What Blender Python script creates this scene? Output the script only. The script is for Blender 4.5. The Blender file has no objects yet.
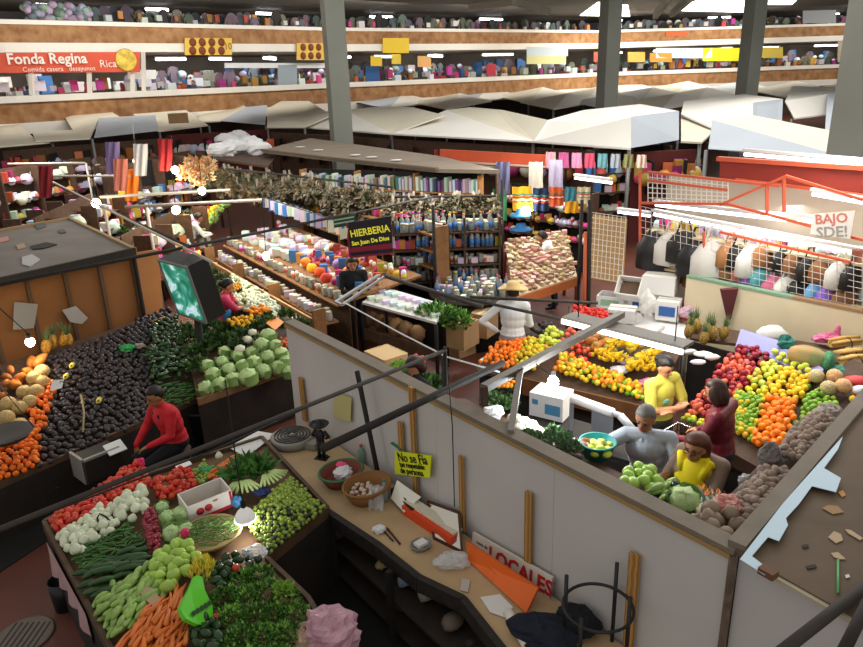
import bpy, bmesh, math, random
from mathutils import Vector, Matrix, Euler, Quaternion
R_ = random.Random(11)
PW, PH, FPX, CH = 863.0, 647.0, 712.0, 4.5
PI = math.pi
SC = bpy.context.scene
COL = SC.collection
# ---------------------------------------------------------------- camera geometry
_d = Vector((500 - PW / 2, 2350 - PH / 2, FPX)).normalized()
_up = -_d
_fh = (Vector((0, 0, 1)) - _up * _up.z).normalized()
_rt = _fh.cross(_up)
if _rt.x < 0: _rt = -_rt
def ray(px, py):
    c = Vector((px - PW / 2, py - PH / 2, FPX))
    return Vector((_rt.dot(c), _fh.dot(c), _up.dot(c)))
def Q(px, py, z):
    r = ray(px, py); t = (z - CH) / r.z
    return Vector((r.x * t, r.y * t, z))
def V(px, py, a, b):
    """where the sight line of a photo point meets the upright plane through plan points a, b"""
    r = ray(px, py); dx, dy = b[0] - a[0], b[1] - a[1]
    t = (a[0] * dy - a[1] * dx) / (r.x * dy - r.y * dx)
    return Vector((r.x * t, r.y * t, CH + r.z * t))
def D(px, py, d):
    """point at horizontal distance d"""
    r = ray(px, py); t = d / math.hypot(r.x, r.y)
    return Vector((r.x * t, r.y * t, CH + r.z * t))
cam = bpy.data.objects.new('camera', bpy.data.cameras.new('camera'))
COL.objects.link(cam)
cx, cy, cz = Vector((_rt.x, _fh.x, _up.x)), Vector((_rt.y, _fh.y, _up.y)), Vector((_rt.z, _fh.z, _up.z))
cam.matrix_world = Matrix(((cx.x, -cy.x, -cz.x, 0), (cx.y, -cy.y, -cz.y, 0), (cx.z, -cy.z, -cz.z, CH), (0, 0, 0, 1)))
cam.data.sensor_width = 36; cam.data.lens = FPX / PW * 36; cam.data.clip_end = 300
SC.camera = cam
# ---------------------------------------------------------------- materials
MATS = {}
def rgb(c):
    if isinstance(c, str):
        c = [int(c[i:i + 2], 16) / 255 for i in (0, 2, 4)]
        c = [x / 12.92 if x <= .04045 else ((x + .055) / 1.055) ** 2.4 for x in c]
    return (*c[:3], 1)
def M(name, col='888888', rough=.6, metal=0, var=0, ovar=0, hvar=0, scale=8, emit=0, alpha=1, col2=None, bump=0, kind='noise', spec=.4, trans=0):
    if name in MATS: return MATS[name]
    m = bpy.data.materials.new(name); m.use_nodes = True
    nt = m.node_tree; n = nt.nodes; L = nt.links
    b = n['Principled BSDF']
    b.inputs['Roughness'].default_value = rough; b.inputs['Metallic'].default_value = metal
    b.inputs['Specular IOR Level'].default_value = spec
    base = rgb(col); b.inputs['Base Color'].default_value = base
    m.diffuse_color = base
    out = None
    tc = n.new('ShaderNodeTexCoord')
    if var or col2:
        if kind == 'noise':
            t = n.new('ShaderNodeTexNoise'); t.inputs['Scale'].default_value = scale; t.inputs['Detail'].default_value = 4
            f = t.outputs['Fac']
        elif kind == 'wave':
            t = n.new('ShaderNodeTexWave'); t.inputs['Scale'].default_value = scale; t.inputs['Distortion'].default_value = 2
            f = t.outputs['Fac']
        elif kind == 'voronoi':
            t = n.new('ShaderNodeTexVoronoi'); t.inputs['Scale'].default_value = scale; f = t.outputs['Distance']
        else:
            t = n.new('ShaderNodeTexBrick'); t.inputs['Scale'].default_value = scale; f = None
            t.inputs['Color1'].default_value = base; t.inputs['Color2'].default_value = rgb(col2); t.inputs['Mortar'].default_value = [x * .75 for x in base[:3]] + [1]
            t.inputs['Mortar Size'].default_value = .012
        L.new(tc.outputs['Object'], t.inputs['Vector'])
        if f is not None:
            mx = n.new('ShaderNodeMix'); mx.data_type = 'RGBA'
            rp = n.new('ShaderNodeMapRange'); rp.inputs[1].default_value = .3; rp.inputs[2].default_value = .7
            L.new(f, rp.inputs[0]); L.new(rp.outputs[0], mx.inputs[0])
            c2 = rgb(col2) if col2 else (*[min(1, x * (1 + var)) for x in base[:3]], 1)
            c1 = base if col2 else (*[x * (1 - var) for x in base[:3]], 1)
            mx.inputs[6].default_value = c1; mx.inputs[7].default_value = c2
            out = mx.outputs[2]
            if bump:
                bp = n.new('ShaderNodeBump'); bp.inputs['Strength'].default_value = bump; L.new(f, bp.inputs['Height']); L.new(bp.outputs[0], b.inputs['Normal'])
        else: out = t.outputs['Color']
    if ovar or hvar:
        oi = n.new('ShaderNodeObjectInfo'); hs = n.new('ShaderNodeHueSaturation')
        for k, amt in (('Value', ovar), ('Hue', hvar)):
            if not amt: continue
            mr = n.new('ShaderNodeMapRange'); c0 = 1 if k == 'Value' else .5
            mr.inputs[3].default_value = c0 - amt; mr.inputs[4].default_value = c0 + amt
            src = oi.outputs['Random']
            if k == 'Hue':
                ml = n.new('ShaderNodeMath'); ml.operation = 'MULTIPLY'; ml.inputs[1].default_value = 7.31; fr = n.new('ShaderNodeMath'); fr.operation = 'FRACT'
                L.new(src, ml.inputs[0]); L.new(ml.outputs[0], fr.inputs[0]); src = fr.outputs[0]
            L.new(src, mr.inputs[0]); L.new(mr.outputs[0], hs.inputs[k])
        if out: L.new(out, hs.inputs['Color'])
        else: hs.inputs['Color'].default_value = base
        out = hs.outputs[0]
    if out: L.new(out, b.inputs['Base Color'])
    if emit:
        b.inputs['Emission Strength'].default_value = emit
        if out: L.new(out, b.inputs['Emission Color'])
        else: b.inputs['Emission Color'].default_value = base
    if alpha < 1: b.inputs['Alpha'].default_value = alpha
    if trans: b.inputs['Transmission Weight'].default_value = trans
    MATS[name] = m
    return m
# ---------------------------------------------------------------- mesh collector
class MB:
    def __init__(s): s.v = []; s.f = []; s.m = []; s.s = []; s.mi = 0; s.sm = False
    def add(s, vs, fs, smooth=None):
        o = len(s.v); s.v += [tuple(x) for x in vs]
        for f in fs:
            s.f.append([o + i for i in f]); s.m.append(s.mi); s.s.append(s.sm if smooth is None else smooth)
        return s
    def box(s, c, d, rz=0, mat=None):
        h = [x / 2 for x in d]
        vs = [Vector((x * h[0], y * h[1], z * h[2])) for z in (-1, 1) for x, y in ((-1, -1), (1, -1), (1, 1), (-1, 1))]
        mm = Matrix.Translation(c) @ (mat if mat is not None else Matrix.Rotation(rz, 4, 'Z'))
        return s.add([mm @ v for v in vs], [(0, 3, 2, 1), (4, 5, 6, 7), (0, 1, 5, 4), (1, 2, 6, 5), (2, 3, 7, 6), (3, 0, 4, 7)], False)
    def bar(s, p, q, w, h=None, up=(0, 0, 1)):
        p, q = Vector(p), Vector(q); h = h or w; z = (q - p).normalized(); u = Vector(up)
        if abs(z.dot(u)) > .98: u = Vector((1, 0, 0))
        x = z.cross(u).normalized(); y = x.cross(z).normalized()
        vs = [e + x * (a * w / 2) + y * (b * h / 2) for e in (p, q) for a, b in ((-1, -1), (1, -1), (1, 1), (-1, 1))]
        return s.add(vs, [(0, 3, 2, 1), (4, 5, 6, 7), (0, 1, 5, 4), (1, 2, 6, 5), (2, 3, 7, 6), (3, 0, 4, 7)], False)
    def tube(s, pts, r, n=8, cap=True):
        pts = [Vector(p) for p in pts]; k = len(pts); rs = r if isinstance(r, (list, tuple)) else [r] * k
        u = None; vs = []
        for i, p in enumerate(pts):
            t = (pts[min(i + 1, k - 1)] - pts[max(i - 1, 0)]).normalized()
            if u is None: u = t.orthogonal().normalized()
            u = (u - t * u.dot(t)); u = u.normalized() if u.length > 1e-6 else t.orthogonal().normalized()
            w = t.cross(u)
            vs += [p + (u * math.cos(2 * PI * j / n) + w * math.sin(2 * PI * j / n)) * rs[i] for j in range(n)]
        fs = [(i * n + j, i * n + (j + 1) % n, (i + 1) * n + (j + 1) % n, (i + 1) * n + j) for i in range(k - 1) for j in range(n)]
        if cap: fs += [tuple(range(n))[::-1], tuple((k - 1) * n + j for j in range(n))]
        return s.add(vs, fs, True)
    def lathe(s, prof, n=12, c=(0, 0, 0), mat=None, fn=None):
        """prof: (radius, z) from bottom to top"""
        vs = []; c = Vector(c)
        for r, z in prof:
            for j in range(n):
                a = 2 * PI * j / n; v = Vector((r * math.cos(a), r * math.sin(a), z))
                if fn: v = fn(v, a)
                if mat is not None: v = mat @ v
                vs.append(v + c)
        k = len(prof)
        fs = [(i * n + j, i * n + (j + 1) % n, (i + 1) * n + (j + 1) % n, (i + 1) * n + j) for i in range(k - 1) for j in range(n)]
        fs += [tuple(range(n))[::-1], tuple((k - 1) * n + j for j in range(n))]
        return s.add(vs, fs, True)
    def ell(s, c, r, n=10, k=7, mat=None, fn=None):
        if not isinstance(r, (tuple, list, Vector)): r = (r, r, r)
        prof = [(max(.02, math.sin(PI * i / k)), -math.cos(PI * i / k)) for i in range(k + 1)]
        sm = Matrix.Diagonal((r[0], r[1], r[2], 1))
        return s.lathe(prof, n, c, (mat @ sm) if mat is not None else sm, fn)
    def poly(s, pts, smooth=False): return s.add(pts, [tuple(range(len(pts)))], smooth)
    def prism(s, pts, th):
        """polygon (counter-clockwise from above) pts with thickness th downwards"""
        n = len(pts); pts = [Vector(p) for p in pts]
        vs = pts + [p - Vector((0, 0, th)) for p in pts]
        return s.add(vs, [tuple(range(n)), tuple(range(2 * n - 1, n - 1, -1))] + [(i, i + n, (i + 1) % n + n, (i + 1) % n) for i in range(n)], False)
    def grid(s, fn, nu, nv, smooth=True):
        vs = [fn(i / nu, j / nv) for j in range(nv + 1) for i in range(nu + 1)]
        fs = [(j * (nu + 1) + i, j * (nu + 1) + i + 1, (j + 1) * (nu + 1) + i + 1, (j + 1) * (nu + 1) + i) for j in range(nv) for i in range(nu)]
        return s.add(vs, fs, smooth)
    def mesh(s, name, mats):
        me = bpy.data.meshes.new(name); me.from_pydata(s.v, [], s.f)
        for m in (mats if isinstance(mats, (list, tuple)) else [mats]): me.materials.append(m)
        me.polygons.foreach_set('material_index', s.m); me.polygons.foreach_set('use_smooth', s.s)
        me.validate(); me.update()
        return me
    def build(s, name, mats, parent=None, loc=None, sub=False):
        return put(name, s.mesh(name, mats), parent, loc)
def put(name, me, parent=None, loc=None, rot=None, scale=None):
    o = bpy.data.objects.new(name, me); COL.objects.link(o)
    if parent is not None: o.parent = parent
    if loc is not None: o.location = loc
    if rot is not None:
        if isinstance(rot, Quaternion): o.rotation_mode = 'QUATERNION'; o.rotation_quaternion = rot
        elif isinstance(rot, (int, float)): o.rotation_euler = (0, 0, rot)
        else: o.rotation_euler = rot
    if scale is not None: o.scale = scale if isinstance(scale, (tuple, list, Vector)) else (scale,) * 3
    return o
def tag(o, label=None, cat=None, group=None, kind=None):
    if label: o['label'] = label
    if cat: o['category'] = cat
    if group: o['group'] = group
    if kind: o['kind'] = kind
    return o
def thing(name, label, cat, loc=(0, 0, 0), rz=0, group=None):
    o = bpy.data.objects.new(name, None); COL.objects.link(o); o.empty_display_size = .1
    o.location = loc; o.rotation_euler = (0, 0, rz)
    return tag(o, label, cat, group)
def struct(o): o['kind'] = 'structure'; return o
def dup(root, loc, rz=0, label=None, group=None, scale=None):
    r = root.copy(); COL.objects.link(r); r.location = loc; r.rotation_euler = (0, 0, rz)
    if scale: r.scale = (scale,) * 3
    if label: r['label'] = label
    if group: r['group'] = group
    for ch in list(root.children):
        c = ch.copy(); COL.objects.link(c); c.parent = r
        for g in ch.children:
            d = g.copy(); COL.objects.link(d); d.parent = c
    return r
def text_mesh(txt, size, ext=.002, bold=0):
    cu = bpy.data.curves.new('lettering', 'FONT'); cu.body = txt; cu.size = size; cu.extrude = ext; cu.offset = bold
    cu.align_x = 'CENTER'; cu.align_y = 'CENTER'; cu.resolution_u = 2
    o = bpy.data.objects.new('lettering', cu); COL.objects.link(o)
    dg = bpy.context.evaluated_depsgraph_get()
    me = bpy.data.meshes.new_from_object(o.evaluated_get(dg)); bpy.data.objects.remove(o); bpy.data.curves.remove(cu)
    return me
def frame_mat(o, x, n=None, y=None):
    """matrix with local X along x, local Z along the normal n (text faces n)"""
    x = Vector(x).normalized()
    if n is None: n = x.cross(Vector(y)).normalized()
    else:
        n = Vector(n); n = (n - x * n.dot(x)).normalized()
    y = n.cross(x)
    return Matrix(((x.x, y.x, n.x, o[0]), (x.y, y.y, n.y, o[1]), (x.z, y.z, n.z, o[2]), (0, 0, 0, 1)))
def letter(txt, size, m, mat, parent, name='lettering', bold=0, sx=1):
    me = text_mesh(txt, size, .002, bold); me.materials.clear(); me.materials.append(mat)
    o = put(name, me, parent)
    o.matrix_local = (parent.matrix_world.inverted() @ m if False else m) @ Matrix.Diagonal((sx, 1, 1, 1))
    return o
# ---------------------------------------------------------------- piles of countable things
class S4:
    """bilinear surface through four points: a (front left), b (front right), c (back right), d (back left)"""
    def __init__(s, a, b, c, d): s.p = [Vector(x) for x in (a, b, c, d)]
    def at(s, u, v):
        a, b, c, d = s.p
        return (a * (1 - u) + b * u) * (1 - v) + (d * (1 - u) + c * u) * v
    def size(s):
        a, b, c, d = s.p
        return ((b - a).length + (c - d).length) / 2, ((d - a).length + (c - b).length) / 2
def SQ(*c): return S4(*[Q(*x) for x in c])
def merged(name, meshes, xf, mats):
    mb = MB()
    for me, mm in zip(meshes, xf):
        mb.add([mm @ v.co for v in me.vertices], [tuple(p.vertices) for p in me.polygons], True)
    return mb.mesh(name, mats)
KIND_N = {}
def pile(name, mesh, label, cat, group, s4, sp, lift=.03, mound=0, jit=.3, scl=(.85, 1.12), rot='any', axis=None, most=300, layers=1, inside=None, spv=None, shift=0, spread=.35, skip=None):
    """lay copies of mesh over the surface s4 at spacing sp; the nearest `most` are objects of their own"""
    w, h = s4.size(); spv = spv or sp * .87
    nu, nv = max(1, int(w / sp)), max(1, int(h / spv)); pts = []
    for ly in range(layers):
        for j in range(nv):
            for i in range(nu):
                u = (i + .5 + (.5 if (j + ly) % 2 else 0) - .25 + R_.uniform(-jit, jit)) / nu
                v = (j + .5 + .5 * (ly % 2) + R_.uniform(-jit, jit)) / nv
                if not (0 <= u <= 1 and 0 <= v <= 1): continue
                if ly and R_.random() < .35: continue
                if inside and not inside(u, v): continue
                p = s4.at(u, v)
                mz = mound * min(1, 2.2 * min(u, 1 - u, v, 1 - v) + .25)
                p.z += lift + mz + ly * spv * .45 + R_.uniform(-.1, .1) * sp
                if skip and skip(p): continue
                pts.append(p)
    pts.sort(key=lambda p: (p - Vector((0, 0, CH))).length)
    extra = []; out = []; most = min(most, max(0, 290 - KIND_N.get(name, 0)))
    KIND_N[name] = KIND_N.get(name, 0) + min(most, len(pts))
    ms = mesh if isinstance(mesh, list) else [mesh]
    for k, p in enumerate(pts):
        me = R_.choice(ms); sc = R_.uniform(*scl)
        if rot == 'any': q = Euler((R_.uniform(0, 6.28), R_.uniform(0, 6.28), R_.uniform(0, 6.28))).to_quaternion()
        elif rot == 'up': q = Euler((R_.uniform(-.35, .35), R_.uniform(-.35, .35), R_.uniform(0, 6.28))).to_quaternion()
        elif rot == 'flat': q = Euler((R_.uniform(0, 6.28) * 0, R_.uniform(-.25, .25), R_.uniform(0, 6.28))).to_quaternion()
        else:
            ax = Vector(axis).normalized(); ax = (ax + Vector((R_.uniform(-1, 1), R_.uniform(-1, 1), R_.uniform(-.3, .3))) * spread).normalized()
            q = ax.to_track_quat('X', 'Z') @ Euler((R_.uniform(-.5, .5), 0, 0)).to_quaternion()
        if k < most:
            o = put(name, me, None, p, q, sc); tag(o, label, cat, group); out.append(o)
        else: extra.append((me, Matrix.Translation(p) @ q.to_matrix().to_4x4() @ Matrix.Scale(sc, 4)))
    if extra:
        me = merged(name + '_mass', [e[0] for e in extra], [e[1] for e in extra], [ms[0].materials[0]])
        tag(put(name + '_mass', me), 'far part of ' + group, cat, None, 'stuff')
    return out
# ================================================================ THE SETTING
floor_m = M('floor_red_concrete', '5c3226', .55, var=.25, scale=1.3)
mb = MB(); mb.poly([(-45, -2, 0), (45, -2, 0), (45, 75, 0), (-45, 75, 0)]); struct(mb.build('floor', floor_m))
# gallery front line: plan points under photo columns
ZU = 7.22
FP = [Q(px, py, ZU) for px, py in ((-60, 23.5), (0, 24), (335, 31), (600, 33), (863, 25), (930, 23))]
FP = [Vector((p.x, p.y, 0)) for p in FP]; FP[0] += (FP[0] - FP[1]) * 4; FP[-1] += (FP[-1] - FP[-2]) * 4
def fac_pt(px, z=0, off=0):
    """plan point of the gallery front seen in photo column px, off metres behind it"""
    r = ray(px, 80)
    for a, b in zip(FP, FP[1:]):
        d = b - a; den = r.x * d.y - r.y * d.x
        s = (a.y * r.x - a.x * r.y) / -den if abs(den) > 1e-9 else -1
        t = (a.x * d.y - a.y * d.x) / den if abs(den) > 1e-9 else 0
        p = Vector((r.x * t, r.y * t, 0))
        k = (p - a).dot(d) / d.length_squared
        if -1e-4 <= k <= 1.0001:
            n = Vector((-d.y, d.x, 0)).normalized()
            if n.y < 0: n = -n
            return Vector((p.x, p.y, z)) + n * off, d.normalized(), n
    raise ValueError(px)
def strip(name, off0, off1, z0, z1, m):
    mb = MB(); rows = []
    for i, p in enumerate(FP):
        ns = []
        for a, b in zip(FP, FP[1:]):
            if p in (a, b):
                d = (b - a).normalized(); ns.append(Vector((-d.y, d.x, 0)))
        n = sum(ns, Vector()).normalized()
        if n.y < 0: n = -n
        rows.append([p + n * off0 + Vector((0, 0, z0)), p + n * off1 + Vector((0, 0, z0)), p + n * off1 + Vector((0, 0, z1)), p + n * off0 + Vector((0, 0, z1))])
    for r0, r1 in zip(rows, rows[1:]):
        mb.add(r0 + r1, [(0, 4, 7, 3), (1, 2, 6, 5), (3, 7, 6, 2), (0, 1, 5, 4)])
    for r, f in ((rows[0], (0, 3, 2, 1)), (rows[-1], (0, 1, 2, 3))): mb.add(r, [f])
    return struct(mb.build(name, m))
brick = M('gallery_brick', '8a5c38', .8, var=.3, scale=2.2, col2='b58a5e')
white_c = M('white_coping', 'ece7dc', .6, var=.05, scale=.4)
soff = M('soffit', '8a7a66', .8, var=.1, scale=.3)
back_m = M('gallery_back', '6f665c', .8, var=.35, scale=.35)
strip('wall_upper_parapet', 0, .25, 6.44, ZU, brick)
strip('trim_1', -.12, .4, ZU, ZU + .2, white_c)
strip('trim_2', -.05, .35, 6.02, 6.44, white_c)
strip('ceiling_middle_gallery', .35, 9, 6.02, 6.2, soff)
strip('wall_middle_parapet', 0, .25, 2.9, 3.82, brick)
strip('trim_3', -.12, .4, 3.82, 4.12, white_c)
strip('trim_4', -.05, .35, 2.4, 2.9, white_c)
strip('floor_middle_gallery', .25, 9, 2.7, 2.9, soff)
strip('floor_upper_gallery', .25, 9, 6.2, 6.44, soff)
strip('wall_middle_back', 8.7, 9, 2.9, 6.02, back_m)
strip('wall_upper_back', 8.7, 9, 6.44, 8.5, M('upper_back', '4d4844', .8, var=.4, scale=.4))
strip('wall_ground_back', 1.5, 1.8, 0, 2.7, M('ground_back', '55463c', .9, var=.4, scale=.5))
# hall ceiling: dark deck with bright skylight slots and steel beams
dark_c = M('ceiling_dark', '4a4744', .8, var=.2, scale=.3)
cz0 = 8.5
sky_emit = M('skylight_glow', 'fffaf0', .5, emit=4)
mb = MB(); mb.box((0, 50, cz0 + .1), (130, 50, .2)); struct(mb.build('ceiling', dark_c))
for i, qd in enumerate((((580, 15), (630, 16), (628, 5), (598, 2)), ((672, 10), (752, 12), (758, 1), (700, -1)), ((764, 4), (792, 4), (800, -4), (770, -5)))):
    mb = MB(); mb.prism([Q(x, y, cz0 - .02) for x, y in qd], .05); struct(mb.build('window_%d' % (i + 1), sky_emit))
steel = M('grey_steel', '8b8d8a', .5, metal=.3)
for i, (a, b) in enumerate((((515, 2), (549, 12)), ((515, 2), (470, 8)), ((668, 0), (655, 16)), ((690, -2), (672, 14)))):
    p, q = D(*a, 36), D(*b, 41); mb = MB(); mb.bar(p, q, .22, .3); struct(mb.build('beam_%d' % (i + 1), M('beam_paint', 'c9c4b0', .6)))
# columns
colm = M('column_paint', '90948a', .6, var=.08, scale=.6)
for i, (px, py, d, w) in enumerate(((336, 60, 26, .66), (609, 50, 32, .64), (751, 50, 35, .64), (867, 100, 15.5, .74))):
    p = D(px, py, d); mb = MB()
    mb.box((p.x, p.y, 4.6), (w, w, 9.2), .35); mb.box((p.x, p.y, 9.4), (w * 1.6, w * 1.6, .5), .35); mb.box((p.x, p.y, .25), (w * 1.25, w * 1.25, .5), .35)
    struct(mb.build('column_%d' % (i + 1), colm))
# ---------------------------------------------------------------- light
wd = bpy.data.worlds.new('hall_daylight'); SC.world = wd; wd.use_nodes = True
bg = wd.node_tree.nodes['Background']; bg.inputs[0].default_value = (1, .97, .92, 1); bg.inputs[1].default_value = .6
def lamp(name, typ, loc, energy, col=(1, 1, 1), size=1, sy=None, target=None, spot=None):
    l = bpy.data.lights.new(name, typ); l.energy = energy; l.color = col
    if typ == 'AREA':
        l.size = size
        if sy: l.shape = 'RECTANGLE'; l.size_y = sy
    elif typ == 'SUN': l.angle = size
    else: l.shadow_soft_size = size
    o = bpy.data.objects.new(name, l); COL.objects.link(o); o.location = loc
    if target is not None: o.rotation_euler = (Vector(target) - Vector(loc)).to_track_quat('-Z', 'Y').to_euler()
    return o
lamp('skylight_lamp', 'AREA', (9, 17, 9.6), 1000, (1, .98, .95), 16, 12, (8, 19, 0))
lamp('skylight_lamp', 'AREA', (2, 26, 9.3), 900, (1, .97, .93), 30, 8, (0, 18, 0))
for px in (40, 180, 320, 450, 580, 710, 840):
    for z, tz in ((5.95, 3.5), (8.4, 6.6)):
        p, d_, n_ = fac_pt(px, z, 2.2); o = lamp('gallery_fill', 'AREA', p, 260, (1, .97, .93), 7, 1.5, p + n_ * .6 - Vector((0, 0, 1))); 
    p, d_, n_ = fac_pt(px, 8.2, -5); lamp('gallery_fill', 'AREA', p, 420, (1, .95, .88), 7, 2, fac_pt(px, 4.5, .5)[0])  # added fill aimed at the gallery fronts, no lamp hangs there
for x_, y_, z_, e_ in ((-3.5, 14, 3.6, 140), (.5, 13, 3.6, 130), (3, 16, 3.4, 100), (-7, 18, 3.6, 160), (-11, 20, 3.6, 160), (3.2, 8.2, 3.8, 90), (6, 9, 3.8, 90)):
    lamp('aisle_fill', 'AREA', (x_, y_, z_), e_, (1, .96, .9), 2.4, .6, (x_, y_, 0))  # added fill above the stalls, without any fitting
SC.view_settings.view_transform = 'Standard'
SC.view_settings.look = 'None'
SC.view_settings.exposure = 0.0
# ================================================================ SHAPES USED MORE THAN ONCE
def ell_mesh(name, r, mat, n=10, k=7, fn=None, extra=None):
    mb = MB(); mb.ell((0, 0, 0), r, n, k, None, fn)
    if extra: extra(mb)
    return mb.mesh(name, mat if isinstance(mat, list) else [mat])
def capsule_mesh(name, L, r, mat, bend=0, taper=1, n=8, k=6, mats=None):
    """long axis X"""
    mb = MB(); pts = []; rs = []
    for i in range(k + 1):
        t = i / k; x = (t - .5) * L
        pts.append((x, 0, bend * (1 - (2 * t - 1) ** 2))); w = (max(.08, 1 - abs(2 * t - 1) ** 3.2)) ** .6
        rs.append(r * w * (1 + (taper - 1) * t))
    mb.tube(pts, rs, n)
    return mb.mesh(name, mats or [mat])
def leaf_cluster(mb, c, rad, n, size, up=.4, seed=0, droop=0):
    rr = random.Random(seed)
    c = Vector(c)
    for _ in range(n):
        a, b = rr.uniform(0, 2 * PI), rr.uniform(-.15, 1)
        s = math.sqrt(max(0, 1 - b * b)); rr0 = rr.uniform(.55, 1)
        p = c + Vector((s * math.cos(a) * rad[0], s * math.sin(a) * rad[1], b * rad[2])) * rr0
        d = (Vector((s * math.cos(a), s * math.sin(a), b + up)) + Vector((rr.uniform(-.6, .6), rr.uniform(-.6, .6), rr.uniform(-.6, .6)))).normalized()
        w = d.cross(Vector((rr.uniform(-1, 1), rr.uniform(-1, 1), rr.uniform(-1, 1)))).normalized()
        l = size * rr.uniform(.6, 1.3); n2 = d.cross(w) * l * .15
        mb.add([p - d * l * .3, p + w * l * .32 + n2, p + d * l * .7, p - w * l * .32 + n2], [(0, 1, 2, 3)], False)
def bunch_mesh(name, rad, n, size, mats, seed=0, stem=None):
    mb = MB(); k = len(mats)
    for i in range(k):
        mb.mi = i; leaf_cluster(mb, (0, 0, 0), rad, n // k, size, .4, seed * 31 + i)
    return mb.mesh(name, mats)
def crumple_mesh(name, r, mat, seed=0, n=18, k=11, amt=.25):
    from mathutils import noise
    o = Vector((seed * 1.7, seed * .9, seed * 2.3))
    def fn(v, a): return v * (1 + amt * (1.5 * noise.noise(v * 1.5 + o) + 1.0 * noise.noise(v * 3.7 + o) + .6 * noise.noise(v * 8 + o)))
    mb = MB(); mb.ell((0, 0, 0), r, n, k, None, fn); me = mb.mesh(name, [mat])
    if amt > .15: me.polygons.foreach_set('use_smooth', [False] * len(me.polygons))
    return me
# ---------------------------------------------------------------- people
SKIN = M('skin_tan', 'b07a58', .55, spec=.3)
SKIN2 = M('skin_brown', '9c6a4a', .55, spec=.3)
HAIR = M('hair_black', '17120f', .5)
HAIRB = M('hair_brown', '3a2218', .5)
HAIRG = M('hair_grey', '6d6a66', .6)
LIP = M('lip', '8a4438', .5)
EYE = M('eye_dark', '1a1310', .3)
JEAN = M('denim_navy', '20283c', .85, var=.2, scale=20)
BLACKC = M('black_cloth', '15151a', .85)
SHOE = M('shoe_black', '121010', .5)
STAND = dict(pelvis=(0, 0, .93), waist=(0, 0, 1.06), chest=(0, 0, 1.24), neck=(0, 0, 1.40), head=(0, .02, 1.535),
             sl=(-.175, 0, 1.36), sr=(.175, 0, 1.36), el=(-.235, -.02, 1.08), er=(.235, -.02, 1.08), wl=(-.24, .06, .84), wr=(.24, .06, .84),
             hl=(-.09, 0, .9), hr=(.09, 0, .9), kl=(-.1, .02, .48), kr=(.1, .02, .48), al=(-.1, -.03, .08), ar=(.1, -.03, .08), tl=(-.12, .13, .04), tr=(.12, .13, .04))
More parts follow.
